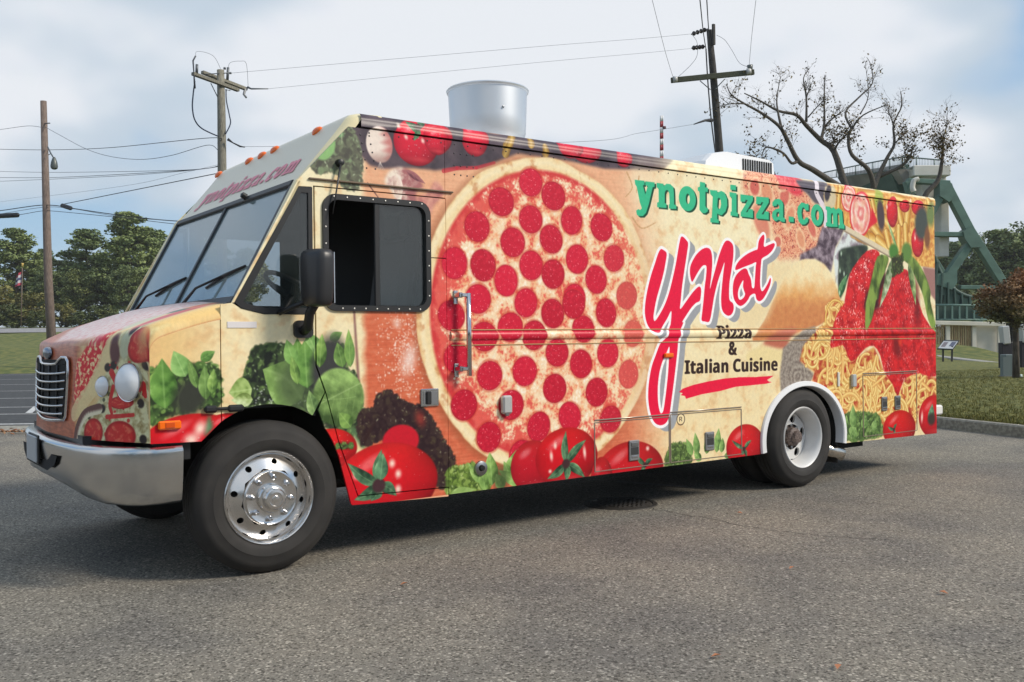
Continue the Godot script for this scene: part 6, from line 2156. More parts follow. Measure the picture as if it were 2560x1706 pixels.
	p.ell(pc + Vector2(-4, -10), 1082, 1120, 0, 0.03, func(u: float, v: float): return Color(0.55, 0.32, 0.2, 0.4 * smoothstep(0.5, -0.5, u) + 0.18))
	p.ell(pc, 1074, 1112, 0, 0.004, func(u: float, v: float):
		var d := sqrt(u * u + v * v)
		var n := nz.get_noise_2d(u * 700.0, v * 700.0)
		var rim := 0.99 + 0.02 * nz.get_noise_2d(u * 260.0 + 90.0, v * 260.0)
		var m := fz.get_noise_2d(u * 420.0, v * 420.0)
		var c := Color(0.94, 0.85, 0.66).lerp(Color(0.86, 0.65, 0.42), clampf(absf(d - 0.95) * 9.0 - 0.18 + n * 0.9 + m * 0.35, 0, 1))
		c = c.lerp(Color(0.97, 0.92, 0.79), clampf(1.0 - absf(d - 0.955 + 0.02 * n) * 34.0, 0, 1) * 0.55)
		c = c.lerp(Color(0.72, 0.42, 0.24), clampf((n + m * 0.4 - 0.28) * 1.6, 0, 0.45))
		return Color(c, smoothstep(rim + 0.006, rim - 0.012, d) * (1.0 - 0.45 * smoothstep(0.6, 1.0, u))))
	p.ell(pc, 966, 1012, 0, 0.012, func(u: float, v: float):
		var x := u * 1000.0
		var y := v * 1000.0
		var d := sqrt(u * u + v * v)
		var n := nz.get_noise_2d(x * 1.5 + 300.0, y * 1.5)
		var f := fz.get_noise_2d(x * 1.1, y * 1.1)
		var e := p.cells.get_noise_2d(x * 1.0, y * 1.0)
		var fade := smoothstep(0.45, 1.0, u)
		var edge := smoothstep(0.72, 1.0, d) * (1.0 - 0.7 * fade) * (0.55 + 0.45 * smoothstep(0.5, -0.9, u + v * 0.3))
		var g2 := nz.get_noise_2d(x * 0.8 + 900.0, y * 0.8)
		var c := Color(0.955, 0.84, 0.69).lerp(Color(0.93, 0.66, 0.47), clampf(0.3 + n * 1.2 + g2 * 0.5, 0, 1))
		c = c.lerp(Color(0.87, 0.30, 0.28), clampf((f * 0.55 + n * 0.6 + g2 * 0.5 - 0.1 + edge * 0.95) * 1.7, 0, 0.85))
		c = c.lerp(Color(0.985, 0.94, 0.87), clampf((-f * 0.6 - n * 0.5 - g2 * 0.45 + e * 0.25 - 0.02 - edge * 0.3) * 2.1, 0, 0.9))
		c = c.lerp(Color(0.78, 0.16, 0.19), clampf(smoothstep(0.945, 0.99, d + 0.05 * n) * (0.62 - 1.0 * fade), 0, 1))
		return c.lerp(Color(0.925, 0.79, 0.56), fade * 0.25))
	var pep := mm([1909,2425,2109,2348,1655,2272,1453,2091,1905,2169,2274,2186,2559,2154,2084,2041,1747,2001,2678,1931,1271,1841,1499,1835,1904,1850,2320,1910,1687,1738,2097,1795,2500,1768,1455,1609,1854,1589,2291,1628,2803,1657,2090,1517,2594,1526, 1502,1358,1718,1421,1922,1364,2371,1407,2862,1372,2125,1240,2346,1155,2606,1227,2811,1066,1542,1096,1837,1117,2100,988,2492,945,1333,909,1717,890,2235,782,2626,741,1952,727,1529,685,1799,544,1278,1221,1242,1497,2283,1586])
	for q in pep:
		var u: float = (q.x - pc.x) / 1000.0
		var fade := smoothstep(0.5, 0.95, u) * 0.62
		var tone := Color(0.845, 0.12, 0.24).lerp(Color(0.74, 0.09, 0.19), p.rng.randf())
		var off := p.rng.randf() * 900.0
		p.ell(q, 110, 114, 0, 0.05, Color(0.75, 0.2, 0.14, 0.45 * (1.0 - fade)))
		p.ell(q, 100 * p.rng.randf_range(0.97, 1.05), 104 * p.rng.randf_range(0.97, 1.05), p.rng.randf() * 3.0, 0.02, func(a: float, c: float):
			var n := fz.get_noise_2d(a * 90.0 + off, c * 90.0)
			var o := tone.lerp(Color(0.91, 0.24, 0.31), clampf(n * 0.7 + 0.1 * (a + c), 0, 0.6)).darkened(0.12 * smoothstep(0.75, 1.0, a * a + c * c))
			var k := fz.get_noise_2d(a * 190.0, c * 110.0 + off)
			o = o.lerp(Color(0.97, 0.72, 0.70), clampf((k - 0.44) * 4.0, 0, 0.7))
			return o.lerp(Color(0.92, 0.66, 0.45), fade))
	# lettuce in the upper front corner
	p.frizz(curve([430,2663,507,2664,548,2595,584,2523,594,2457,598,2366,565,2277,491,2271,472,2345,431,2364,380,2373,329,2354,285,2387,331,2466,382,2570], true, 3), 900, 26, Color(0.31, 0.30, 0.27), Color(0.43, 0.44, 0.36), Color(0.56, 0.66, 0.48))
	p.ell(at([364,2498]), 60, 85, -0.5, 0.1, Color(0.56, 0.73, 0.47))
	p.ell(at([444,2601]), 46, 26, -0.5, 0.2, Color(0.5, 0.66, 0.46))
	p.line(mm([474,2591,473,2534]), 5, 3, Color(0.7, 0.75, 0.6))
	# herbs on the hood side and behind the wheel arch
	var dk := Color(0.15, 0.19, 0.13)
	var md := Color(0.30, 0.43, 0.21)
	var lt := Color(0.60, 0.74, 0.38)
	for base in [[-670,1418], [103,1520]]:
		var o: Vector2 = at(base) - at([-670,1418])
		var sh := func(a: Array):
			var q := mm(a)
			for i in q.size():
				q[i] += o
			return q
		p.frizz(sh.call([-670,1194,-614,1197,-531,1165,-465,1224,-394,1222,-311,1210,-289,1126,-282,1021,-325,982,-417,981,-514,961,-627,912,-673,915]), 420, 22, dk, md, lt)
		p.leaf(at([-645,1098]) + o, at([-619,1197]) + o, 80, md, lt)
		p.leaf(at([-476,1153]) + o, at([-539,1296]) + o, 110, Color(0.4, 0.58, 0.3), Color(0.66, 0.82, 0.5))
		p.leaf(at([-588,985]) + o, at([-601,1257]) + o, 150, Color(0.26, 0.42, 0.18), Color(0.50, 0.68, 0.33))
		p.leaf(at([-513,971]) + o, at([-481,1133]) + o, 40, md, lt)
		p.ell(at([-452,1040]) + o, 85, 110, -0.4, 0.35, Color(0.22, 0.23, 0.2))
		p.leaf(at([-394,1243]) + o, at([-313,1290]) + o, 60, Color(0.33, 0.5, 0.24), Color(0.5, 0.67, 0.35))
		p.leaf(at([-366,1025]) + o, at([-374,1211]) + o, 80, md, Color(0.52, 0.66, 0.36))
		p.leaf(at([-416,1089]) + o, at([-460,1249]) + o, 50, md, Color(0.52, 0.66, 0.36))
		p.leaf(at([-334,1055]) + o, at([-322,1194]) + o, 60, md, lt)
	p.frizz(curve([-102,1263,-63,1300,-7,1315,60,1314,129,1286,150,1187,291,1178,529,1149,571,982,582,867,499,759,317,855,113,981,-138,962,-94,1045,-142,1121,-130,1179], true, 2), 1100, 24, Color(0.13, 0.15, 0.13), Color(0.24, 0.31, 0.19), Color(0.5, 0.62, 0.34))
	for k in 60:
		p.ell(Vector2(p.rng.randf_range(at([-93,1098]).x, at([231,1086]).x), p.rng.randf_range(at([-56,974]).y, at([-54,1096]).y)), 4, 4, 0, 0.4, Color(0.85, 0.87, 0.85), 0.7)
	p.leaf(at([195,999]), at([-40,1182]), 300, Color(0.33, 0.45, 0.23), Color(0.56, 0.70, 0.38), -40)
	p.ell(at([149,1067]), 100, 160, 0.3, 0.4, Color(0.3, 0.36, 0.25, 0.7))
	p.leaf(at([231,1064]), at([217,1345]), 170, Color(0.28, 0.44, 0.2), Color(0.52, 0.7, 0.35))
	p.leaf(at([151,1198]), at([106,1352]), 90, Color(0.42, 0.6, 0.3), Color(0.6, 0.77, 0.43))
	p.leaf(at([172,1088]), at([134,1259]), 60, md, lt)
	p.ell(at([370,1182]), 110, 190, -0.2, 0.25, Color(0.24, 0.24, 0.24))
	p.leaf(at([309,1183]), at([330,1383]), 80, md, lt)
	p.leaf(at([461,1179]), at([426,1332]), 90, md, Color(0.5, 0.64, 0.34))
	p.leaf(at([511,1178]), at([502,1411]), 70, Color(0.3, 0.46, 0.24), lt)
	p.ell(at([434,1000]), 165, 178, 0.4, 0.04, func(u: float, v: float):
		var vein := absf(fposmod(u * 3.0 + absf(v - 0.1) * 2.2, 1.0) - 0.5)
		var t := 0.5 + 0.3 * v + 0.2 * u + 0.45 * nz.get_noise_2d(u * 260.0, v * 260.0) - 0.5 * smoothstep(0.55, 1.0, -u * 0.7 - v * 0.7)
		return Color(0.24, 0.33, 0.17).lerp(Color(0.64, 0.78, 0.45), clampf(t, 0, 1)).lerp(Color(0.75, 0.85, 0.58), clampf(0.4 - vein * 5.0, 0, 1) * 0.35 + clampf(1.0 - absf(v - 0.1) * 22.0, 0, 1) * 0.4))
	p.line(curve([307,994,404,990,477,992,546,1000], false), 5, 3, Color(0.66, 0.77, 0.5), 0.4)
	p.leaf(at([282,890]), at([242,1052]), 80, Color(0.3, 0.42, 0.24), Color(0.6, 0.72, 0.44))
	p.leaf(at([512,814]), at([433,910]), 90, md, lt)
	p.leaf(at([-104,1072]), at([-239,1056]), 150, Color(0.5, 0.62, 0.3), Color(0.80, 0.87, 0.6))
	p.leaf(at([-100,1013]), at([-224,1013]), 80, Color(0.5, 0.6, 0.3), Color(0.85, 0.9, 0.7))
	# tomatoes low at the front
	p.tomato(at([-430,782]), 290, 168)
	p.tomato(at([-253,853]), 130, 90, Color(0.86, 0.09, 0.15))
	p.poly(mm([-378,814,-326,868,-351,952,-372,876]), Color(0.35, 0.5, 0.35), 8.0)
	p.glow(at([-401,867]), 55, 75, -0.4)
	p.glow(at([-450,809]), 70, 60)
	p.tomato(at([375,694]), 175, 122, Color(0.88, 0.1, 0.13))
	p.poly(mm([500,821,569,799,612,682,580,683,518,780]), Color(0.33, 0.45, 0.3), 8.0)
	p.frizz(mm([418,725,517,717,517,687,418,695]), 60, 14, dk, md, lt)
	# dark herbs and the large tomato on the door
	p.frizz(curve([575,889,683,917,694,985,771,1016,849,960,918,922,1018,900,1099,789,1171,677,1243,564,1210,477,1156,384,1013,513,915,696,748,742,586,711], true, 3), 1300, 24, Color(0.17, 0.10, 0.12), Color(0.23, 0.16, 0.16), Color(0.34, 0.31, 0.2))
	for k in 12:
		p.line(mm([600,710]) + PackedVector2Array([at([600,710]) + Vector2(k * 8 - 10, 60 + 6 * k)]), 6, 4, Color(0.2, 0.12, 0.12), 0.8)
	p.glow(at([997,839]), 60, 90, 0.4, Color(0.75, 0.25, 0.2), 0.6)
	p.ell(at([855,709]), 130, 100, 0, 0.06, Color(0.78, 0.1, 0.17))
	p.tomato(at([759,458]), 362, 245, Color(0.86, 0.09, 0.14))
	for t in [[790,572], [833,503], [542,522], [831,408]]:
		p.glow(at(t), 38, 46)
	p.calyx(at([696,447]), mm([718,667,483,602,526,372,821,366,638,352]), 78)
	p.leaf(at([706,472]), at([728,641]), 95, Color(0.24, 0.38, 0.28), Color(0.46, 0.66, 0.48))
	p.ell(at([696,439]), 42, 40, 0, 0.25, Color(0.27, 0.17, 0.19))
	# foot of the pizza
	p.frizz(curve([1208,500,1337,506,1408,516,1428,455,1520,430,1508,303,1215,317,1197,410], true, 2), 420, 20, Color(0.25, 0.33, 0.14), Color(0.44, 0.55, 0.23), Color(0.72, 0.8, 0.47))
	p.leaf(at([1216,333]), at([1416,346]), 70, Color(0.45, 0.58, 0.28), Color(0.62, 0.73, 0.42))
	for t in [[1457,384,1358,529, 60], [1550,358,1533,582, 120], [1688,362,1756,582, 130], [1731,340,1648,513, 90], [1796,333,1604,456, 80], [1498,321,1459,503, 80], [1818,366,1974,360, 90], [1645,331,1583,432, 90]]:
		p.leaf(Vector2(t[0], t[1]), Vector2(t[2], t[3]), t[4], Color(0.34, 0.48, 0.22), Color(0.66, 0.80, 0.45))
	p.ell(at([1625,394]), 60, 80, 0, 0.4, Color(0.24, 0.3, 0.18, 0.7))
	p.tomato(at([1897,456]), 190, 180, Color(0.76, 0.09, 0.16))
	p.tomato(at([2207,493]), 285, 212, Color(0.83, 0.07, 0.13))
	p.calyx(at([2195,448]), mm([2198,684,2388,607,2020,356,2372,331,2193,321]), 66)
	for t in [[2062,513, 26, 62], [2369,516, 26, 80], [2098,583, 24, 40], [2049,407, 26, 24]]:
		p.glow(Vector2(t[0], t[1]), t[2], t[3], 0.1)
	p.tomato(at([2826,336]), 342, 226, Color(0.78, 0.09, 0.14))
	p.tomato(at([2531,279]), 110, 190, Color(0.74, 0.08, 0.14))
	p.calyx(at([2972,371]), mm([2880,456,3054,413,2904,309]), 40)
	p.glow(at([3001,495]), 30, 30)
	p.frizz(curve([3241,482,3297,508,3452,496,3479,414,3449,317,3183,340], true, 2), 260, 18, Color(0.24, 0.31, 0.17), Color(0.38, 0.47, 0.25), lt)
	for t in [[3551,398,3525,581, 80], [3654,400,3686,550, 80], [3773,401,3806,598, 90], [3493,403,3424,538, 70], [3833,396,3851,518, 70], [3594,355,3508,422, 70], [3863,363,4018,381, 60]]:
		p.leaf(Vector2(t[0], t[1]), Vector2(t[2], t[3]), t[4], Color(0.33, 0.46, 0.24), Color(0.60, 0.75, 0.42))
	p.tomato(at([4129,425]), 237, 184, Color(0.83, 0.1, 0.14))
	p.calyx(at([4112,405]), mm([3957,490,4080,355,4209,472,4143,329]), 36)
	# the right end: board shade, bread, dishes
	p.glow(at([2958,2482]), 190, 260, 0.2, Color(0.95, 0.89, 0.75), 0.8)
	for t in [[2819,2583,2873,2475,2802,2397], [2869,2248,2967,2172,3112,2223], [2945,2564,2914,2437]]:
		p.line(curve(t, false), 16, 8, Color(0.78, 0.6, 0.42), 0.6)
	p.mottle(curve([4184,2736,4538,2748,4892,2722,5102,2497,5380,2320,5254,2115,4860,2025,4561,2012,4511,2267,4265,2412,4130,2584], true, 3), PackedColorArray([rgb(150, 88, 84), rgb(196, 92, 80), rgb(228, 150, 112), rgb(240, 196, 158), rgb(214, 116, 92), rgb(238, 182, 140)]), 3.2, 40.0)
	for t in [[4445,2564, 90, 120], [4682,2549, 80, 110], [4369,2304, 110, 210], [4753,2376, 70, 130], [4665,2654, 100, 60], [4582,2154, 60, 60], [5059,2300, 60, 120], [4901,2194, 60, 110], [4286,2597, 80, 90]]:
		var warm := p.rng.randf()
		p.ell(Vector2(t[0], t[1]), t[2], t[3], p.rng.randf_range(-0.6, 0.6), 0.2, func(u: float, v: float):
			var d := sqrt(u * u + v * v)
			var c := Color(0.88, 0.62, 0.46).lerp(Color(0.8, 0.36, 0.33), warm)
			return Color(c.lerp(Color(0.96, 0.85, 0.68), smoothstep(0.55, 0.95, d)), 0.85))
	p.ell(at([4796,2677]), 150, 90, -0.4, 0.2, Color(0.88, 0.24, 0.3))
	p.sauce(curve([4556,2738,4816,2727,4930,2677,4871,2612,4646,2628]), Color(0.82, 0.2, 0.26), Color(0.92, 0.42, 0.42), 0.6)
	# pan, its handle and rim
	p.poly(curve([4831,2708,5074,2716,5290,2717,5250,2540,5214,2522,5106,2529,5002,2601,4899,2642], true, 3), Color(0.36, 0.33, 0.37), 10.0)
	p.poly(mm([5210,2323,5541,2321,5490,2235,5414,2157,5387,2066,5335,1915,5239,1986,5097,2031,4886,1994,4887,2059,5123,2142]), func(x: float, y: float):
		return Color(0.3, 0.24, 0.28).lerp(Color(0.62, 0.56, 0.6), clampf(0.45 + nz.get_noise_2d(x * 1.5, y * 1.5) * 1.3, 0, 1)), 8.0)
	p.poly(mm([5541,2299,5744,2249,5900,2196,5665,2146,5563,2119,5461,2054,5444,1791,5407,1828,5374,2050,5413,2142,5490,2228]), func(x: float, y: float):
		return Color(0.85, 0.88, 0.87).lerp(Color(0.5, 0.42, 0.47), clampf(nz.get_noise_2d(x, y) * 1.5 + 0.1, 0, 1)), 8.0)
	p.line(curve([5122,2728,5132,2626,5190,2550,5261,2474,5258,2341], false), 60, 50, Color(0.88, 0.84, 0.87))
	p.poly(curve([5462,2114,5614,2159,5899,2189,5871,2087,5739,1990,5609,1886,5530,1756,5466,1680,5438,1829,5453,1979], true, 3), func(x: float, y: float):
		return Color(0.17, 0.2, 0.17).lerp(Color(0.3, 0.36, 0.28), clampf(0.3 + nz.get_noise_2d(x * 1.4, y * 1.4), 0, 1)), 6.0)
	p.leaf(at([5442,1694]), at([5584,1908]), 90, Color(0.2, 0.4, 0.24), Color(0.44, 0.62, 0.42))
	for t in [[5493,2093], [5471,1935], [5461,1732], [5533,1907]]:
		p.glow(at(t), 22, 40, 0, Color(0.85, 0.95, 0.85), 0.8)
	# the bowl of pasta in the upper rear corner
	p.poly(mm([5290,2721,7077,2705,7092,2015,6850,2023,6263,2120,5542,2329,5285,2476,5239,2598]), func(x: float, y: float):
		return Color(0.92, 0.74, 0.4).lerp(Color(0.8, 0.5, 0.24), clampf(0.4 + nz.get_noise_2d(x * 2.5, y * 2.5) * 1.2, 0, 1)), 4.0)
	p.poly(mm([5241,2687,5375,2706,5435,2606,5396,2499,5249,2510]), Color(0.83, 0.77, 0.63), 10.0)
	p.ell(at([5294,2632]), 40, 75, -0.2, 0.2, Color(0.25, 0.22, 0.25))
	for t in [[5474,2692,5458,2503, 60], [5976,2673,6026,2529, 60], [5778,2672,6016,2684, 70], [6330,2686,6513,2661, 70], [5771,2282,6061,2243, 120], [5983,2387,6143,2271, 90], [6088,2253,6264,2167, 90], [6215,2449,6324,2376, 100], [6440,2551,6480,2450, 90], [6598,2571,6565,2391, 100], [6226,2323,6265,2215, 80], [6436,2383,6432,2191, 80], [6551,2406,6561,2222, 80], [6954,2687,6998,2616, 80], [5681,2299,5875,2257, 100]]:
		p.line(mm([t[0], t[1], t[2], t[3]]), t[4] * 1.25, t[4] * 1.25, Color(0.55, 0.34, 0.14), 0.4)
		p.line(mm([t[0], t[1], t[2], t[3]]), t[4], t[4] * 0.9, func(v: float, _t: float): return Color(0.97, 0.86, 0.55).lerp(Color(0.78, 0.54, 0.2), absf(v + 0.2)))
	for t in [[5610,2613, 105, 130], [5800,2475, 170, 215]]:
		p.ell(Vector2(t[0], t[1]), t[2], t[3], -0.15, 0.05, func(u: float, v: float):
			var d := sqrt(u * u + v * v)
			var a := atan2(v, u)
			var seeds := smoothstep(0.25, 0.5, d) * smoothstep(0.85, 0.65, d) * (0.5 + 0.5 * cos(a * 5.0))
			var c := Color(0.9, 0.5, 0.48).lerp(Color(0.97, 0.86, 0.8), clampf(0.5 + 0.5 * cos(d * 14.0 + nz.get_noise_2d(u * 200.0, v * 200.0) * 3.0), 0, 1))
			c = c.lerp(Color(0.93, 0.72, 0.6), seeds * 0.7)
			return c.lerp(Color(0.86, 0.2, 0.24), smoothstep(0.84, 0.95, d)))
	p.poly(mm([5987,2558,6078,2424,5902,2335,5957,2416]), Color(0.85, 0.14, 0.2), 8.0)
	p.ell(at([6096,2636]), 70, 110, 0.3, 0.2, Color(0.66, 0.7, 0.3))
	p.ell(at([6133,2490]), 60, 150, 0.1, 0.2, Color(0.31, 0.25, 0.26))
	for t in [[6327,2535, 95, 150], [6541,2607, 90, 60], [6774,2608, 110, 75], [6766,2265, 110, 150]]:
		p.tomato(Vector2(t[0], t[1]), t[2], t[3], Color(0.88, 0.14, 0.19))
	for t in [[6238,2576], [6628,2662], [6723,2303]]:
		p.glow(at(t), 26, 44)
	p.ell(at([6845,2457]), 120, 170, -0.2, 0.2, Color(0.28, 0.3, 0.28))
	p.ell(at([7012,2559]), 70, 120, 0, 0.3, Color(0.45, 0.52, 0.3))
	p.ell(at([6946,2315]), 50, 110, 0, 0.3, Color(0.5, 0.32, 0.2))
	p.line(mm([5548,2329,6291,2117]), 62, 62, func(v: float, _t: float): return Color(0.86, 0.8, 0.68).lerp(Color(0.55, 0.47, 0.4), smoothstep(-0.2, -1.0, v)))
	p.poly(mm([6850,2023,7123,2008,7130,1651,6995,1747,6908,1910]), Color(0.62, 0.45, 0.42), 6.0)
	# bread
	p.poly(curve([4879,2001,5053,2021,5231,1979,5350,1872,5450,1713,5468,1588,5282,1488,5081,1414,4791,1367,4245,1300,4389,1473,4537,1683,4688,1875], true, 4), func(x: float, y: float):
		var t := smoothstep(at([4801,1939]).y, at([5182,1524]).y, y)
		return Color(0.95, 0.88, 0.70).lerp(Color(0.89, 0.66, 0.40), clampf(t * 1.5 + nz.get_noise_2d(x, y) * 0.4, 0, 1)).lerp(Color(0.76, 0.45, 0.28), clampf(t * 1.4 - 0.75 + 0.3 * nz.get_noise_2d(x * 2.0, y * 2.0), 0, 0.8)), 4.0)
	p.poly(mm([4032,1888,4433,1949,4879,2001,4706,1876,4537,1683,4444,1519,4246,1369,4042,1460]), Color(0.92, 0.84, 0.66, 0.8), 60.0)
	p.poly(curve([4370,1272,4539,1378,4832,1410,4725,1312,4689,1225,4536,1238], true, 3), Color(0.74, 0.42, 0.33), 20.0)
	p.poly(curve([4146,1180,4244,1236,4393,1260,4525,1232,4669,1216,4636,1124,4461,1089,4212,1108], true, 3), Color(0.92, 0.84, 0.62), 14.0)
	# plate, pasta and sauce
	p.poly(mm([4636,1237,4738,1290,4900,1390,5095,1427,5092,1258,4880,1113,5072,997,4995,906,4730,880,4600,831,4590,1012]), func(x: float, y: float):
		var d := Vector2(x, y).distance_to(at([4834,995]))
		return Color(0.66, 0.62, 0.57).lerp(Color(0.45, 0.4, 0.37), clampf(0.4 + 0.5 * sin(d * 0.11 + 4.0 * nz.get_noise_2d(x, y)) * exp(-d * 0.006) + fz.get_noise_2d(x, y) * 0.6, 0, 1)), 10.0)
	var pasta := mm([5079,1371,5218,1446,5252,1606,5362,1679,5505,1648,5568,1562,5497,1234,5625,1174,5723,1133,5994,1227,6111,1065,6162,964,6337,857,6444,791,6519,912,6763,956,7090,893,7094,658,6775,631,6695,448,6045,368,5484,600,5360,750,5176,862,5040,942,5072,1016,4865,1123,4912,1242])
	p.poly(pasta, func(x: float, y: float):
		return Color(0.84, 0.6, 0.32).lerp(Color(0.7, 0.22, 0.16), clampf(0.45 + nz.get_noise_2d(x * 1.6, y * 1.6) * 1.6, 0, 1)), 6.0)
	p.strands(pasta, 70, 11, 33, 0.3, 3.1)
	p.strands(pasta, 46, 13, 31, -1.35, 0.5)
	p.strands(pasta, 16, 14, 34, 0.6, 0.6)
	p.line(curve([5241,1464,5267,1578,5362,1660,5473,1643,5519,1571], false), 26, 26, func(v: float, _t: float): return Color(0.97, 0.86, 0.52).lerp(Color(0.75, 0.5, 0.2), absf(v)))
	p.sauce(curve([6059,2150,5898,2134,5740,2028,5622,1909,5568,1757,5528,1629, 5553,1658,5406,1503,5324,1313,5322,1227,5497,1253,5560,1175,5623,1097,5723,1133,5858,1219,5994,1237,6096,1146,6162,984,6301,858,6388,742,6501,902,6782,955,7090,914,7103,1298,7061,1362,6851,1542,6669,1852, 6571,1980,6386,1974,6202,1850,6083,2002,6112,2097], true, 2), Color(0.60, 0.05, 0.09), Color(0.84, 0.13, 0.15), 0.7)
	p.poly(curve([6084,2042,6217,1905,6132,1769,6075,1637, 6123,1607,5898,1565,5832,1613,5903,1763, 5930,1726,6000,1922], true, 2), Color(0.2, 0.05, 0.07, 0.75), 30.0)
	p.sauce(curve([6045,2149,5898,2127,5752,2021,5634,1895,5593,1757, 5587,1707,5732,1583,5832,1623,5886,1802, 5960,1897,6043,2040], true, 2), Color(0.62, 0.05, 0.09), Color(0.85, 0.15, 0.17), 1.3)
	p.sauce(curve([5504,1600,5374,1465,5340,1312,5563,1311,5794,1387,5864,1535,5731,1573], true, 2), Color(0.62, 0.05, 0.09), Color(0.88, 0.22, 0.2), 1.3)
	p.ell(at([6380,1222]), 60, 110, 0.4, 0.5, Color(0.36, 0.03, 0.05, 0.7))
	p.ell(at([6740,1677]), 50, 260, 0.1, 0.5, Color(0.32, 0.03, 0.06, 0.6))
	p.glow(at([6436,1268]), 50, 60, 0, Color(0.9, 0.3, 0.15), 0.7)
	var ld := Color(0.24, 0.32, 0.12)
	var ll := Color(0.52, 0.62, 0.28)
	p.poly(curve([6071,2092,6249,2096,6219,1992,6106,1823,6076,1690, 6037,1666,5965,1486,5861,1387,5866,1614, 5889,1687,5973,1890], true, 3), func(x: float, y: float):
		return ld.lerp(ll, clampf(0.6 + nz.get_noise_2d(x * 1.2, y * 0.5) * 1.4 + smoothstep(at([6087,2862]).x, at([5953,2849]).x, x) * 0.3, 0, 1)), 3.0)
	p.leaf(at([6318,2083]), at([6091,1597]), 105, Color(0.34, 0.42, 0.24), Color(0.8, 0.85, 0.72), 20)
	p.poly(curve([6459,2089,6603,2135,6762,2069,6908,1926,6995,1772, 6989,1680,7082,1447,7070,1351,6946,1489,6855,1731, 6758,1865,6601,2038], true, 3), func(x: float, y: float):
		return ld.lerp(ll, clampf(0.6 + nz.get_noise_2d(x * 1.2, y * 0.5) * 1.4, 0, 1)), 3.0)
	p.leaf(at([6601,2054]), at([6724,1629]), 100, Color(0.3, 0.38, 0.2), Color(0.68, 0.76, 0.5), 10)
	p.leaf(at([6404,2174]), at([6242,2450]), 40, Color(0.4, 0.55, 0.3), Color(0.76, 0.84, 0.62))
	p.ell(at([6347,2147]), 80, 80, 0, 0.2, Color(0.3, 0.5, 0.2))
	p.ell(at([6574,2158]), 90, 90, 0, 0.2, Color(0.38, 0.52, 0.24))
	p.frizz(mm([6304,2090,6502,2131,6499,1970,6314,1900]), 60, 22, Color(0.2, 0.2, 0.1), ld, Color(0.6, 0.62, 0.35))
	# foot of the rear end
	p.frizz(curve([5484,600,5745,614,5981,592,6083,536,6115,404,5976,363,5512,377], true, 2), 320, 26, Color(0.24, 0.33, 0.17), Color(0.38, 0.5, 0.25), Color(0.6, 0.72, 0.42))
	for t in [[5644,474,5648,697, 110], [5609,399,5693,481, 150], [5809,463,5845,589, 110], [5960,434,6014,540, 90], [5514,483,5549,606, 90]]:
		p.leaf(Vector2(t[0], t[1]), Vector2(t[2], t[3]), t[4], Color(0.36, 0.5, 0.26), Color(0.62, 0.75, 0.45))
	p.tomato(at([6409,425]), 283, 180, Color(0.83, 0.1, 0.12))
	p.calyx(at([6310,421]), mm([6204,458,6365,478,6327,379]), 34)
	p.tomato(at([7022,512]), 270, 212, Color(0.82, 0.08, 0.13))
	p.glow(at([6810,514]), 34, 100, -0.1)
	p.leaf(at([6962,431]), at([7006,641]), 120, Color(0.2, 0.3, 0.22), Color(0.45, 0.62, 0.48))
	p.ell(at([6983,483]), 70, 60, 0, 0.3, Color(0.25, 0.2, 0.18))
	# the logo
	var rings := [
		[curve([3167,2022,3198,2016,3225,2001,3230,1979,3220,1931,3195,1842,3159,1747,3114,1636,3086,1536,3080,1492,3092,1466,3135,1504,3199,1587,3247,1677,3288,1784,3330,1914,3368,2061,3389,2124,3414,2131,3450,2108,3471,2080,3456,1998,3425,1866,3399,1747,3381,1634,3373,1561,3437,1618,3512,1690,3570,1734,3601,1742,3615,1718,3610,1667,3597,1629,3551,1611,3501,1574,3444,1517,3394,1460, 3406,1453,3367,1387,3362,1351,3345,1303,3339,1249,3319,1129,3291,981,3264,850,3241,744,3211,686,3160,663,3103,672,3062,707,3031,773,3014,862,3016,950,3031,1037,3057,1124,3099,1205,3142,1282,3180,1314,3218,1340,3235,1382,3255,1423, 3267,1454,3274,1546,3228,1487,3180,1432,3137,1381,3080,1382,3034,1415,3005,1459,2989,1524,2994,1601,3016,1694,3056,1810,3100,1905,3136,1983]),
			curve([3246,1268,3216,1221,3169,1151,3138,1075,3120,987,3115,899,3122,816,3139,762,3155,754,3175,778,3197,871,3216,972,3230,1060,3240,1155,3248,1227])],
		[curve([3509,1781,3493,1818,3488,1869,3503,1920,3558,1991,3625,2040,3684,2058,3726,2047,3746,2005,3749,1930,3737,1837,3718,1726,3747,1796,3791,1902,3836,2009,3889,2099,3929,2129,3973,2121,4006,2087,4006,2005,3982,1892,3958,1797,3948,1702,3955,1641,3994,1615,4004,1574,3984,1532,3940,1512,3888,1531,3858,1572,3851,1648,3862,1747,3881,1859,3898,1950,3860,1881,3815,1793,3770,1675,3743,1571,3720,1490,3699,1461,3657,1464,3617,1475,3625,1541,3643,1644,3657,1742,3676,1835,3681,1904,3660,1918,3623,1902,3572,1849,3530,1796])],
		[curve([4030,1893,4040,1929,4090,1978,4181,2030,4273,2064,4314,2078,4329,2140,4358,2180,4394,2204,4406,2180,4398,2104,4460,2119,4527,2139,4541,2120,4506,2075,4449,2036,4373,2002,4359,1965,4348,1880,4342,1795,4350,1741,4368,1723,4396,1739,4444,1792,4476,1838,4485,1817,4468,1768,4424,1706,4376,1656,4329,1638,4293,1655,4273,1700,4215,1684,4183,1647,4137,1611,4087,1595,4039,1615,4004,1662,3995,1727,4007,1798,4043,1852,4097,1890,4147,1908,4178,1898,4196,1863,4221,1828,4231,1786,4238,1750,4265,1751,4275,1817,4288,1926,4293,1966,4234,1948,4134,1919,4070,1899]),
			curve([4127,1810,4086,1764,4063,1722,4058,1681,4070,1651,4093,1646,4129,1664,4148,1694,4135,1724,4123,1759])],
	]
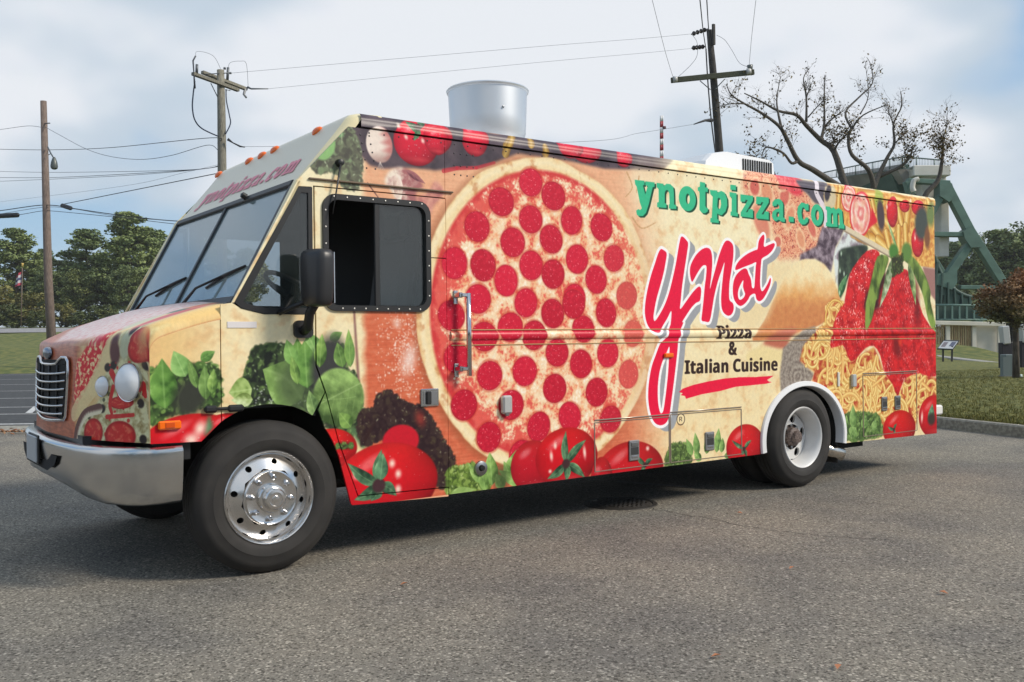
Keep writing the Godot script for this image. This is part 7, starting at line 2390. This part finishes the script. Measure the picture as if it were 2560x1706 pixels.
	for step in 3:
		for glyph in rings:
			var out := []
			for k in glyph.size():
				var one: PackedVector2Array = glyph[k]
				if step < 2:
					var grown := Geometry2D.offset_polygon(one, (24.0 if step == 1 else 14.0) * (1.0 if k == 0 else -1.0), Geometry2D.JOIN_ROUND)
					for q in grown:
						if step == 0:
							for i in q.size():
								q[i] += Vector2(66, -38)
						out.append(q)
				else:
					out.append(one)
			if step == 0:
				p.fill(p.mask(out), Color(0.62, 0.63, 0.65))
			elif step == 1:
				p.fill(p.mask(out), Color(0.98, 0.97, 0.97))
			else:
				p.fill(p.mask(out), Color(0.91, 0.075, 0.255))
	letters = slab_letters()
	for step in 2:
		for glyph in letters:
			var out := []
			for ring in glyph:
				var q: PackedVector2Array = ring.duplicate()
				if step == 0:
					for i in q.size():
						q[i] += Vector2(17, -11)
				out.append(q)
			p.fill(p.mask(out), Color(0.07, 0.28, 0.2) if step == 0 else Color(0.22, 0.73, 0.54))
	var ink := Color(0.2, 0.13, 0.12)
	p.words("Pizza", "Droid Serif", 700, [at([3791,1325]), at([4214,1324]), at([3793,1434])], ink, 5.0)
	p.words("&", "Droid Sans", 700, [at([3936,1189]), at([4036,1189]), at([3938,1298])], ink, 4.0)
	p.words("Italian Cuisine", "Droid Sans", 700, [at([3418,1046]), at([4557,1042]), at([3420,1162])], ink, 4.0)
	p.poly(mm([3346,910,3393,935,3515,960,3694,982,3877,998,4066,1003,4259,998,4409,999,4505,1002,4459,983,4418,969,4438,955,4479,947,4408,937,4209,931,4017,926,3829,899,3602,881,3496,864,3426,854,3416,876,3367,885,3393,899]), Color(0.91, 0.09, 0.25))
	p.words("R", "Droid Sans", 400, [at([3348,679]), at([3382,680]), at([3349,714])], ink)
	var ro := PackedVector2Array()
	for k in 25:
		ro.append(at([3365,695]) + Vector2(cos(k * TAU / 24), sin(k * TAU / 24)) * 44.0)
	p.line(ro, 6, 6, ink)
	# rows of rivets' dark heads are modelled; panel joints are real gaps
	return p.texture()


func nose_print() -> ImageTexture:
	# across: z; up: height on the front face, then on over the hood
	var p := Print.new(-2400.0, 2140.0, 2400.0, 1360.0, 0.4266)
	var nz := p.soft_noise
	var fz := p.fine_noise
	p.everywhere(func(x: float, y: float):
		var n := nz.get_noise_2d(x * 1.5, y * 1.5)
		var m := fz.get_noise_2d(x * 0.25, y * 2.0)
		var c := Color(0.78, 0.44, 0.31).lerp(Color(0.62, 0.3, 0.2), clampf(0.3 + m * 0.8 + n * 0.5, 0, 1))
		var cream := Color(0.91, 0.80, 0.58).lerp(Color(0.85, 0.68, 0.44), clampf(0.4 + n, 0, 1))
		return c.lerp(cream, smoothstep(-620.0, -560.0, x + 30.0 * n) if y < 1330.0 else smoothstep(-900.0, -300.0, x + 0.35 * (y - 1330.0))))
	var slice := mm([-613,1239,-467,1377,-319,1430,-334,1357,-413,1221,-508,1092,-589,997,-640,1015])
	p.poly(slice, func(x: float, y: float):
		var f := fz.get_noise_2d(x * 0.9, y * 0.9)
		return Color(0.95, 0.66, 0.46).lerp(Color(0.86, 0.1, 0.17), clampf(0.6 + f * 2.4 + 0.0008 * (x + 620.0), 0, 1)).lerp(Color(0.99, 0.88, 0.68), clampf((-f - 0.16) * 4.0, 0, 0.85)), 6.0)
	p.poly(mm([-1130, 1345, -430, 1345, -300, 1500, -420, 2140, -1900, 2140, -1650, 1500]), func(x: float, y: float):
		var f := fz.get_noise_2d(x * 0.7, y * 0.7)
		return Color(0.87, 0.79, 0.77).lerp(Color(0.8, 0.5, 0.5), clampf(0.1 + f * 1.4, 0, 0.6)), 30.0)
	p.line(mm([-622,941,-451,1093,-336,1276,-224,1419]), 90, 120, Color(0.93, 0.84, 0.62), 0.8)
	p.poly(mm([-453,965,-367,1058,-409,1094,-323,1204,-280,1339,-171,1418,-14,1450,-13,800,-586,770,-540,906]), func(x: float, y: float):
		return Color(0.86, 0.84, 0.66).lerp(Color(0.62, 0.55, 0.36), clampf(0.25 + nz.get_noise_2d(x * 2.6, y * 2.6) * 1.5, 0, 1)), 6.0)
	p.ell(at([-281,1285]), 40, 70, 0.2, 0.2, Color(0.38, 0.22, 0.22))
	p.ell(at([-200,1302]), 40, 60, 0, 0.2, Color(0.74, 0.75, 0.62))
	for t in [[-289,1213], [-38,1205], [-73,1003], [-57,819], [-172,1364], [-337,1204], [-369,976]]:
		p.ell(at(t), 26, 24, 0, 0.2, Color(0.16, 0.12, 0.11))
	for k in 46:
		var q := Vector2(p.rng.randf_range(-520, -5), p.rng.randf_range(830, 1330))
		if Geometry2D.is_point_in_polygon(q, mm([-453,965,-367,1058,-323,1204,-280,1339,-171,1418,-14,1450,-13,800,-586,770])):
			p.ell(q, p.rng.randf_range(6, 16), p.rng.randf_range(5, 12), p.rng.randf() * 3.0, 0.2, [Color(0.8, 0.2, 0.17), Color(0.26, 0.28, 0.18), Color(0.86, 0.84, 0.66), Color(0.62, 0.1, 0.12)][k % 4], 0.85)
	for t in [[-173,1289,4,1288, 78], [-519,842,-357,850, 78], [-337,832,-109,843, 80], [-313,1010,-125,1015, 34]]:
		p.ell(Vector2((t[0] + t[2]) * 0.5, t[1]), absf(t[2] - t[0]) * 0.5, t[4], 0, 0.05, func(u: float, v: float):
			var d := sqrt(u * u + v * v)
			var c := Color(0.82, 0.17, 0.16).lerp(Color(0.9, 0.5, 0.36), clampf(fz.get_noise_2d(u * 60.0, v * 60.0) * 1.5, 0, 0.7))
			return c.lerp(Color(0.66, 0.08, 0.1), smoothstep(0.7, 1.0, d)))
	for t in [[-303,1177,-257,1114,-231,1043, 40, 26], [-52,1100,-40,1048, 40, 30], [-284,1096,-306,1005,-287,952, 30, 22], [-328,932,-127,944, 26, 20]]:
		var q := []
		for i in t.size() - 2:
			q.append(t[i])
		p.line(curve(q, false), t[t.size() - 2], t[t.size() - 1], Color(0.80, 0.16, 0.16), 0.9)
	p.line(curve([-397,975,-510,944,-569,868,-593,774], false), 60, 50, func(v: float, _t: float): return Color(0.42, 0.28, 0.26).lerp(Color(0.9, 0.86, 0.74), smoothstep(-0.2, 0.6, v)))
	# on the near shoulder of the hood
	p.ell(Vector2(-190, 1560), 70, 190, 0.0, 0.15, Color(0.82, 0.3, 0.32))
	p.ell(Vector2(-330, 1500), 60, 120, 0.2, 0.2, Color(0.8, 0.78, 0.66))
	p.ell(Vector2(-300, 1680), 50, 60, 0, 0.2, Color(0.33, 0.4, 0.36))
	p.ell(Vector2(-280, 1800), 60, 90, 0, 0.2, Color(0.85, 0.4, 0.3))
	p.ell(Vector2(-60, 1700), 60, 420, 0.0, 0.3, Color(0.895, 0.76, 0.5))
	return p.texture()
class Print:
	# a wrap print, painted in sRGB on a grid of s pixels per millimetre
	var w := 0
	var h := 0
	var x0 := 0.0
	var y1 := 0.0
	var s := 1.0
	var r := PackedFloat32Array()
	var g := PackedFloat32Array()
	var b := PackedFloat32Array()
	var rng := RandomNumberGenerator.new()
	var soft_noise := FastNoiseLite.new()
	var fine_noise := FastNoiseLite.new()
	var cells := FastNoiseLite.new()

	func _init(left: float, top: float, wide: float, high: float, scale: float) -> void:
		x0 = left
		y1 = top
		s = scale
		w = int(wide * scale)
		h = int(high * scale)
		r.resize(w * h)
		g.resize(w * h)
		b.resize(w * h)
		rng.seed = 77
		soft_noise.frequency = 0.006
		soft_noise.fractal_octaves = 4
		soft_noise.seed = 5
		fine_noise.frequency = 0.03
		fine_noise.fractal_octaves = 3
		fine_noise.seed = 9
		cells.noise_type = FastNoiseLite.TYPE_CELLULAR
		cells.frequency = 0.03
		cells.fractal_type = FastNoiseLite.FRACTAL_NONE
		cells.cellular_return_type = FastNoiseLite.RETURN_DISTANCE
		cells.seed = 3

	func dot(i: int, c: Color, a: float) -> void:
		r[i] += (c.r - r[i]) * a
		g[i] += (c.g - g[i]) * a
		b[i] += (c.b - b[i]) * a

	func everywhere(shade: Callable) -> void:
		for j in h:
			var my := y1 - (j + 0.5) / s
			for i in w:
				var c: Color = shade.call(x0 + (i + 0.5) / s, my)
				var k := j * w + i
				r[k] = c.r
				g[k] = c.g
				b[k] = c.b

	func mask(rings: Array, soft := 0.0) -> Dictionary:
		var pad := soft * s * 1.5 + 1.0
		var lo := Vector2(1e9, 1e9)
		var hi := Vector2(-1e9, -1e9)
		var ps := []
		for ring in rings:
			var q := PackedVector2Array()
			for p in ring:
				var v := Vector2((p.x - x0) * s, (y1 - p.y) * s)
				q.append(v)
				lo = lo.min(v)
				hi = hi.max(v)
			ps.append(q)
		var bx := clampi(int(floor(lo.x - pad)), 0, w)
		var by := clampi(int(floor(lo.y - pad)), 0, h)
		var bw := clampi(int(ceil(hi.x + pad)), 0, w) - bx
		var bh := clampi(int(ceil(hi.y + pad)), 0, h) - by
		var cov := PackedFloat32Array()
		if bw < 1 or bh < 1:
			return {"x": 0, "y": 0, "w": 0, "h": 0, "a": cov}
		cov.resize(bw * bh)
		var third := 1.0 / 3.0
		for j in bh:
			for k in 3:
				var yy := by + j + (k + 0.5) * third
				var xs := PackedFloat32Array()
				for q in ps:
					var n: int = q.size()
					var a: Vector2 = q[n - 1]
					for e in n:
						var c: Vector2 = q[e]
						if (a.y <= yy) != (c.y <= yy):
							xs.append(a.x + (yy - a.y) * (c.x - a.x) / (c.y - a.y) - bx)
						a = c
				xs.sort()
				for e in xs.size() / 2:
					var a := clampf(xs[2 * e], 0, bw)
					var c := clampf(xs[2 * e + 1], 0, bw)
					var ia := int(a)
					var ic := int(c)
					var row := j * bw
					if ia == ic:
						if ia < bw:
							cov[row + ia] += (c - a) * third
					else:
						cov[row + ia] += (ia + 1 - a) * third
						for t in range(ia + 1, ic):
							cov[row + t] += third
						if ic < bw:
							cov[row + ic] += (c - ic) * third
		if soft * s >= 0.5:
			cov = blurred(blurred(cov, bw, bh, int(ceil(soft * s * 0.7))), bw, bh, int(ceil(soft * s * 0.7)))
		return {"x": bx, "y": by, "w": bw, "h": bh, "a": cov}

	func blurred(m: PackedFloat32Array, bw: int, bh: int, n: int) -> PackedFloat32Array:
		var o := PackedFloat32Array()
		o.resize(m.size())
		var inv := 1.0 / (2 * n + 1)
		for j in bh:
			var sum := 0.0
			for i in range(-n, bw):
				if i + n < bw:
					sum += m[j * bw + i + n]
				if i - n - 1 >= 0:
					sum -= m[j * bw + i - n - 1]
				if i >= 0:
					o[j * bw + i] = sum * inv
		var p := PackedFloat32Array()
		p.resize(m.size())
		for i in bw:
			var sum := 0.0
			for j in range(-n, bh):
				if j + n < bh:
					sum += o[(j + n) * bw + i]
				if j - n - 1 >= 0:
					sum -= o[(j - n - 1) * bw + i]
				if j >= 0:
					p[j * bw + i] = sum * inv
		return p

	func fill(m: Dictionary, shade: Variant, alpha := 1.0) -> void:
		var by: int = m.y
		var bx: int = m.x
		var bw: int = m.w
		var cov: PackedFloat32Array = m.a
		var plain := shade is Color
		var c: Color = shade if plain else Color.WHITE
		for j in int(m.h):
			for i in bw:
				var a := minf(cov[j * bw + i], 1.0) * alpha
				if a > 0.004:
					if not plain:
						c = shade.call(x0 + (bx + i + 0.5) / s, y1 - (by + j + 0.5) / s)
						dot((by + j) * w + bx + i, c, a * c.a)
					else:
						dot((by + j) * w + bx + i, c, a)

	func poly(pts: PackedVector2Array, shade: Variant, soft := 0.0, alpha := 1.0) -> void:
		fill(mask([pts], soft), shade, alpha)

	func ell(c: Vector2, rx: float, ry: float, turn: float, soft: float, shade: Variant, alpha := 1.0) -> void:
		# shade gets (u, v) on the unit disc, v up
		var m := maxf(rx, ry) * (1.0 + soft) + 1.5 / s
		var i0 := maxi(int((c.x - m - x0) * s), 0)
		var i1 := mini(int((c.x + m - x0) * s) + 1, w - 1)
		var j0 := maxi(int((y1 - c.y - m) * s), 0)
		var j1 := mini(int((y1 - c.y + m) * s) + 1, h - 1)
		var cs := cos(turn)
		var sn := sin(turn)
		var edge := maxf(soft, 0.8 / (s * minf(rx, ry)))
		var plain := shade is Color
		var col: Color = shade if plain else Color.WHITE
		for j in range(j0, j1 + 1):
			var dy := y1 - (j + 0.5) / s - c.y
			for i in range(i0, i1 + 1):
				var dx := x0 + (i + 0.5) / s - c.x
				var u := (dx * cs + dy * sn) / rx
				var v := (-dx * sn + dy * cs) / ry
				var d := sqrt(u * u + v * v)
				if d < 1.0 + edge:
					var a := clampf((1.0 + edge - d) / (2.0 * edge), 0, 1) * alpha
					if not plain:
						col = shade.call(u, v)
					dot(j * w + i, col, a * col.a)

	func line(pts: PackedVector2Array, w0: float, w1: float, shade: Variant, alpha := 1.0) -> void:
		# a stroke of tapering width; shade gets (across, along), across in -1..1
		var n := pts.size() - 1
		for k in n:
			var p := pts[k]
			var q := pts[k + 1]
			var m := maxf(w0, w1) * 0.5 + 1.0 / s
			var i0 := maxi(int((minf(p.x, q.x) - m - x0) * s), 0)
			var i1 := mini(int((maxf(p.x, q.x) + m - x0) * s) + 1, w - 1)
			var j0 := maxi(int((y1 - maxf(p.y, q.y) - m) * s), 0)
			var j1 := mini(int((y1 - minf(p.y, q.y) + m) * s) + 1, h - 1)
			var d := q - p
			var len2 := maxf(d.length_squared(), 1e-6)
			var nn := Vector2(-d.y, d.x).normalized()
			for j in range(j0, j1 + 1):
				for i in range(i0, i1 + 1):
					var e := Vector2(x0 + (i + 0.5) / s, y1 - (j + 0.5) / s) - p
					var t := clampf(e.dot(d) / len2, 0, 1)
					var dist := (e - d * t).length()
					var along := (k + t) / n
					var half := lerpf(w0, w1, along) * 0.5
					var a := clampf((half - dist) * s + 0.5, 0, 1) * alpha
					if a > 0.01:
						var col: Color = shade if shade is Color else shade.call(clampf(e.dot(nn) / maxf(half, 0.1), -1, 1), along)
						dot(j * w + i, col, a * col.a)

	func leaf(base: Vector2, tip: Vector2, wide: float, dark: Color, light: Color, bend := 0.0) -> void:
		var d := tip - base
		var n := Vector2(-d.y, d.x).normalized()
		var ring := PackedVector2Array()
		for k in 11:
			var t := k / 10.0
			ring.append(base + d * t + n * (wide * 0.5 * sin(PI * pow(t, 0.75)) + bend * sin(PI * t)))
		for k in 11:
			var t := 1.0 - k / 10.0
			ring.append(base + d * t - n * (wide * 0.5 * sin(PI * pow(t, 0.75)) - bend * sin(PI * t)))
		var ln := d.length()
		var dn := d / ln
		poly(ring, func(x: float, y: float):
			var e := Vector2(x, y) - base
			var u := e.dot(dn) / ln
			var v := (e.dot(n) - bend * sin(PI * u)) / (wide * 0.5)
			var t := 0.5 + 0.38 * v + 0.12 * sin(u * 24.0 - absf(v) * 5.0) * (1.0 - absf(v)) + 0.55 * soft_noise.get_noise_2d(x * 1.6 + ln, y * 1.6) + 0.3 * (u - 0.5)
			var c := dark.lerp(light, clampf(t, 0, 1)).lerp(Color(0.86, 0.95, 0.72), clampf((t - 0.88) * 1.6, 0, 0.55))
			c = c.lerp(dark.darkened(0.45), clampf(0.35 - t, 0, 0.6))
			return c.lerp(light.lerp(Color(0.85, 0.95, 0.7), 0.4), clampf(1.0 - absf(v) * 10.0, 0, 1) * 0.45))

	func frizz(ring: PackedVector2Array, n: int, size: float, dark: Color, mid: Color, light: Color) -> void:
		poly(ring, dark, 6.0)
		var lo := Vector2(1e9, 1e9)
		var hi := -lo
		for p in ring:
			lo = lo.min(p)
			hi = hi.max(p)
		for k in n:
			var p := Vector2(rng.randf_range(lo.x, hi.x), rng.randf_range(lo.y, hi.y))
			if rng.randf() < 0.25:
				var e := rng.randi() % ring.size()
				p = ring[e].lerp(ring[(e + 1) % ring.size()], rng.randf())
			elif not Geometry2D.is_point_in_polygon(p, ring):
				continue
			var t := rng.randf()
			var c := dark.lerp(mid, t * 2.0) if t < 0.5 else mid.lerp(light, (t - 0.5) * 2.0 * rng.randf())
			var z := size * rng.randf_range(0.4, 1.1)
			ell(p, z, z * rng.randf_range(0.35, 0.8), rng.randf() * TAU, 0.3, c, 0.85)
			if rng.randf() < 0.3:
				ell(p + Vector2(z * 0.3, z * 0.3), z * 0.35, z * 0.18, rng.randf() * TAU, 0.5, light.lerp(Color(0.93, 0.97, 0.85), rng.randf() * 0.6), 0.8)

	func tomato(c: Vector2, rx: float, ry: float, base := Color(0.83, 0.08, 0.14)) -> void:
		ell(c, rx, ry, 0.0, 0.02, func(u: float, v: float):
			var z := sqrt(maxf(0.0, 1.0 - u * u - v * v))
			var l := 0.62 + 0.28 * z + 0.18 * (v * 0.7 - u * 0.4) + 0.06 * cos(atan2(v, u) * 5.0) * (1.0 - z)
			return Color(minf(base.r * l * 1.08, 0.93), base.g * l + 0.05 * maxf(v, 0.0), base.b * l * 1.05))
		for k in 26:
			var p := c + Vector2(rng.randf_range(-0.75, 0.75) * rx, rng.randf_range(-0.6, 0.75) * ry)
			var z := rng.randf_range(2.5, 7.0)
			ell(p + Vector2(1, -2), z, z, 0.0, 0.5, base.darkened(0.35), 0.35)
			ell(p, z * 0.55, z * 0.5, 0.0, 0.6, Color(1, 0.82, 0.78), rng.randf_range(0.3, 0.8))
		ell(c + Vector2(-0.34 * rx, 0.52 * ry), rx * 0.26, ry * 0.13, 0.5, 0.5, Color(1, 0.85, 0.82), 0.35)
		ell(c + Vector2(0.1 * rx, -0.72 * ry), rx * 0.5, ry * 0.1, 0.0, 0.7, Color(0.95, 0.45, 0.4), 0.3)

	func glow(c: Vector2, rx: float, ry: float, turn := 0.0, tint := Color(1, 0.93, 0.85), alpha := 0.9) -> void:
		ell(c, rx, ry, turn, 0.0, func(u: float, v: float):
			var d: float = 1.0 - clampf(sqrt(u * u + v * v), 0, 1)
			return Color(tint, d * d * (3.0 - 2.0 * d)), alpha)

	func calyx(c: Vector2, ends: PackedVector2Array, wide: float) -> void:
		for p in ends:
			leaf(c, p, wide, Color(0.16, 0.28, 0.2), Color(0.42, 0.58, 0.42), wide * 0.2)
		ell(c, wide * 0.55, wide * 0.5, 0.3, 0.2, Color(0.26, 0.16, 0.17))

	func strands(region: PackedVector2Array, n: int, steps: int, wide: float, turn: float, spread: float) -> void:
		var lo := Vector2(1e9, 1e9)
		var hi := -lo
		for p in region:
			lo = lo.min(p)
			hi = hi.max(p)
		for k in n * 4:
			var p := Vector2(rng.randf_range(lo.x, hi.x), rng.randf_range(lo.y, hi.y))
			if not Geometry2D.is_point_in_polygon(p, region):
				continue
			var a := turn + rng.randf_range(-spread, spread)
			var curl := rng.randf_range(-0.28, 0.28)
			var pts := PackedVector2Array([p])
			for i in steps:
				p += Vector2(cos(a), sin(a)) * 22.0
				a += curl
				if not Geometry2D.is_point_in_polygon(p, region):
					break
				pts.append(p)
			if pts.size() < 3:
				continue
			var warm := rng.randf()
			var lit := Color(0.98, 0.90, 0.63).lerp(Color(0.96, 0.83, 0.52), warm)
			var dim := Color(0.86, 0.70, 0.38).lerp(Color(0.87, 0.63, 0.36), warm)
			var wd := wide * rng.randf_range(0.8, 1.2)
			line(pts, wd * 1.25, wd * 1.25, Color(0.62, 0.36, 0.17), 0.2)
			line(pts, wd, wd, func(v: float, _t: float): return lit.lerp(dim, clampf(absf(v - 0.25) * 1.1, 0, 1)))

	func sauce(ring: PackedVector2Array, dark := Color(0.62, 0.06, 0.1), light := Color(0.86, 0.14, 0.17), wet := 1.0) -> void:
		poly(ring, func(x: float, y: float):
			var d := cells.get_noise_2d(x * 1.1, y * 1.1)
			var t := 0.42 - d * 0.6 + 1.0 * soft_noise.get_noise_2d(x * 1.3, y * 1.3)
			var c := dark.lerp(light, clampf(t, 0, 1))
			var f := fine_noise.get_noise_2d(x * 1.3, y * 0.7) + 0.4 * soft_noise.get_noise_2d(y * 0.8, x * 0.8)
			return c.lerp(Color(0.96, 0.66, 0.64), clampf((f - 0.34 + 0.5 * soft_noise.get_noise_2d(x * 0.7 + 500.0, y * 0.7)) * 3.4, 0, 0.9) * wet), 5.0)

	func mottle(ring: PackedVector2Array, tones: PackedColorArray, scale: float, soft := 8.0, alpha := 1.0) -> void:
		var n := tones.size() - 1
		poly(ring, func(x: float, y: float):
			var t := clampf(0.5 + 0.75 * soft_noise.get_noise_2d(x * scale, y * scale) + 0.35 * fine_noise.get_noise_2d(x * scale * 0.6, y * scale * 0.6), 0, 0.999) * n
			return tones[int(t)].lerp(tones[int(t) + 1], smoothstep(0.0, 1.0, t - int(t))), soft, alpha)

	func words(text: String, font_name: String, weight: int, box: Array, c: Color, fat := 0.0) -> void:
		# box: bottom left, bottom right, top left of the lettering
		var f := SystemFont.new()
		f.font_names = PackedStringArray([font_name])
		f.font_weight = weight
		var t := TextMesh.new()
		t.text = text
		t.font = f
		t.font_size = 64
		t.depth = 0.0
		t.pixel_size = 0.01
		var arrays := t.get_mesh_arrays()
		var vs: PackedVector3Array = arrays[Mesh.ARRAY_VERTEX]
		var idx = arrays[Mesh.ARRAY_INDEX]
		var order: PackedInt32Array = idx if idx != null and idx.size() > 0 else PackedInt32Array(range(vs.size()))
		var lo := Vector2(1e9, 1e9)
		var hi := -lo
		for v in vs:
			lo = lo.min(Vector2(v.x, v.y))
			hi = hi.max(Vector2(v.x, v.y))
		var o: Vector2 = box[0]
		var ex: Vector2 = (box[1] - o) / (hi.x - lo.x)
		var ey: Vector2 = (box[2] - o) / (hi.y - lo.y)
		var shapes: Array[PackedVector2Array] = []
		for k in order.size() / 3:
			var tri := PackedVector2Array()
			for e in 3:
				var v := vs[order[3 * k + e]]
				tri.append(o + ex * (v.x - lo.x) + ey * (v.y - lo.y))
			if absf((tri[1] - tri[0]).cross(tri[2] - tri[0])) > 0.01:
				shapes.append(tri)
		for off in ([Vector2.ZERO] if fat == 0.0 else [Vector2(-fat, 0), Vector2(fat, 0), Vector2(0, fat * 0.7)]):
			var sum := {}
			for tri in shapes:
				var moved := PackedVector2Array()
				for p in tri:
					moved.append(p + off)
				var m := mask([moved])
				for j in int(m.h):
					for i in int(m.w):
						var a: float = m.a[j * m.w + i]
						if a > 0.0:
							var key: int = (m.y + j) * w + m.x + i
							sum[key] = sum.get(key, 0.0) + a
			for key in sum:
				dot(key, c, minf(sum[key], 1.0))

	func texture() -> ImageTexture:
		# the grain of the print
		var grain := FastNoiseLite.new()
		grain.frequency = 0.11
		grain.fractal_octaves = 3
		grain.seed = 60
		var data := PackedByteArray()
		data.resize(w * h * 3)
		for i in w * h:
			var k := 1.0 + 0.035 * grain.get_noise_2d(i % w, i / w)
			data[3 * i] = int(clampf(r[i] * k, 0, 1) * 255.0)
			data[3 * i + 1] = int(clampf(g[i] * k, 0, 1) * 255.0)
			data[3 * i + 2] = int(clampf(b[i] * k, 0, 1) * 255.0)
		return ImageTexture.create_from_image(Image.create_from_data(w, h, false, Image.FORMAT_RGB8, data))


func mm(a: Array) -> PackedVector2Array:
	var o := PackedVector2Array()
	for i in a.size() / 2:
		o.append(Vector2(a[2 * i], a[2 * i + 1]))
	return o


func curve(a: Array, closed := true, steps := 5) -> PackedVector2Array:
	# a smooth curve through the points
	var p := mm(a)
	var n := p.size()
	var o := PackedVector2Array()
	for i in (n if closed else n - 1):
		var p0 := p[(i - 1 + n) % n] if closed or i > 0 else p[i]
		var p3 := p[(i + 2) % n] if closed or i + 2 < n else p[(i + 1) % n]
		for k in steps:
			o.append(p[i].cubic_interpolate(p[(i + 1) % n], p0, p3, float(k) / steps))
	if not closed:
		o.append(p[n - 1])
	return o


func at(a: Array) -> Vector2:
	return Vector2(a[0], a[1])


func rgb(r: float, g: float, b: float) -> Color:
	return Color(r / 255.0, g / 255.0, b / 255.0)
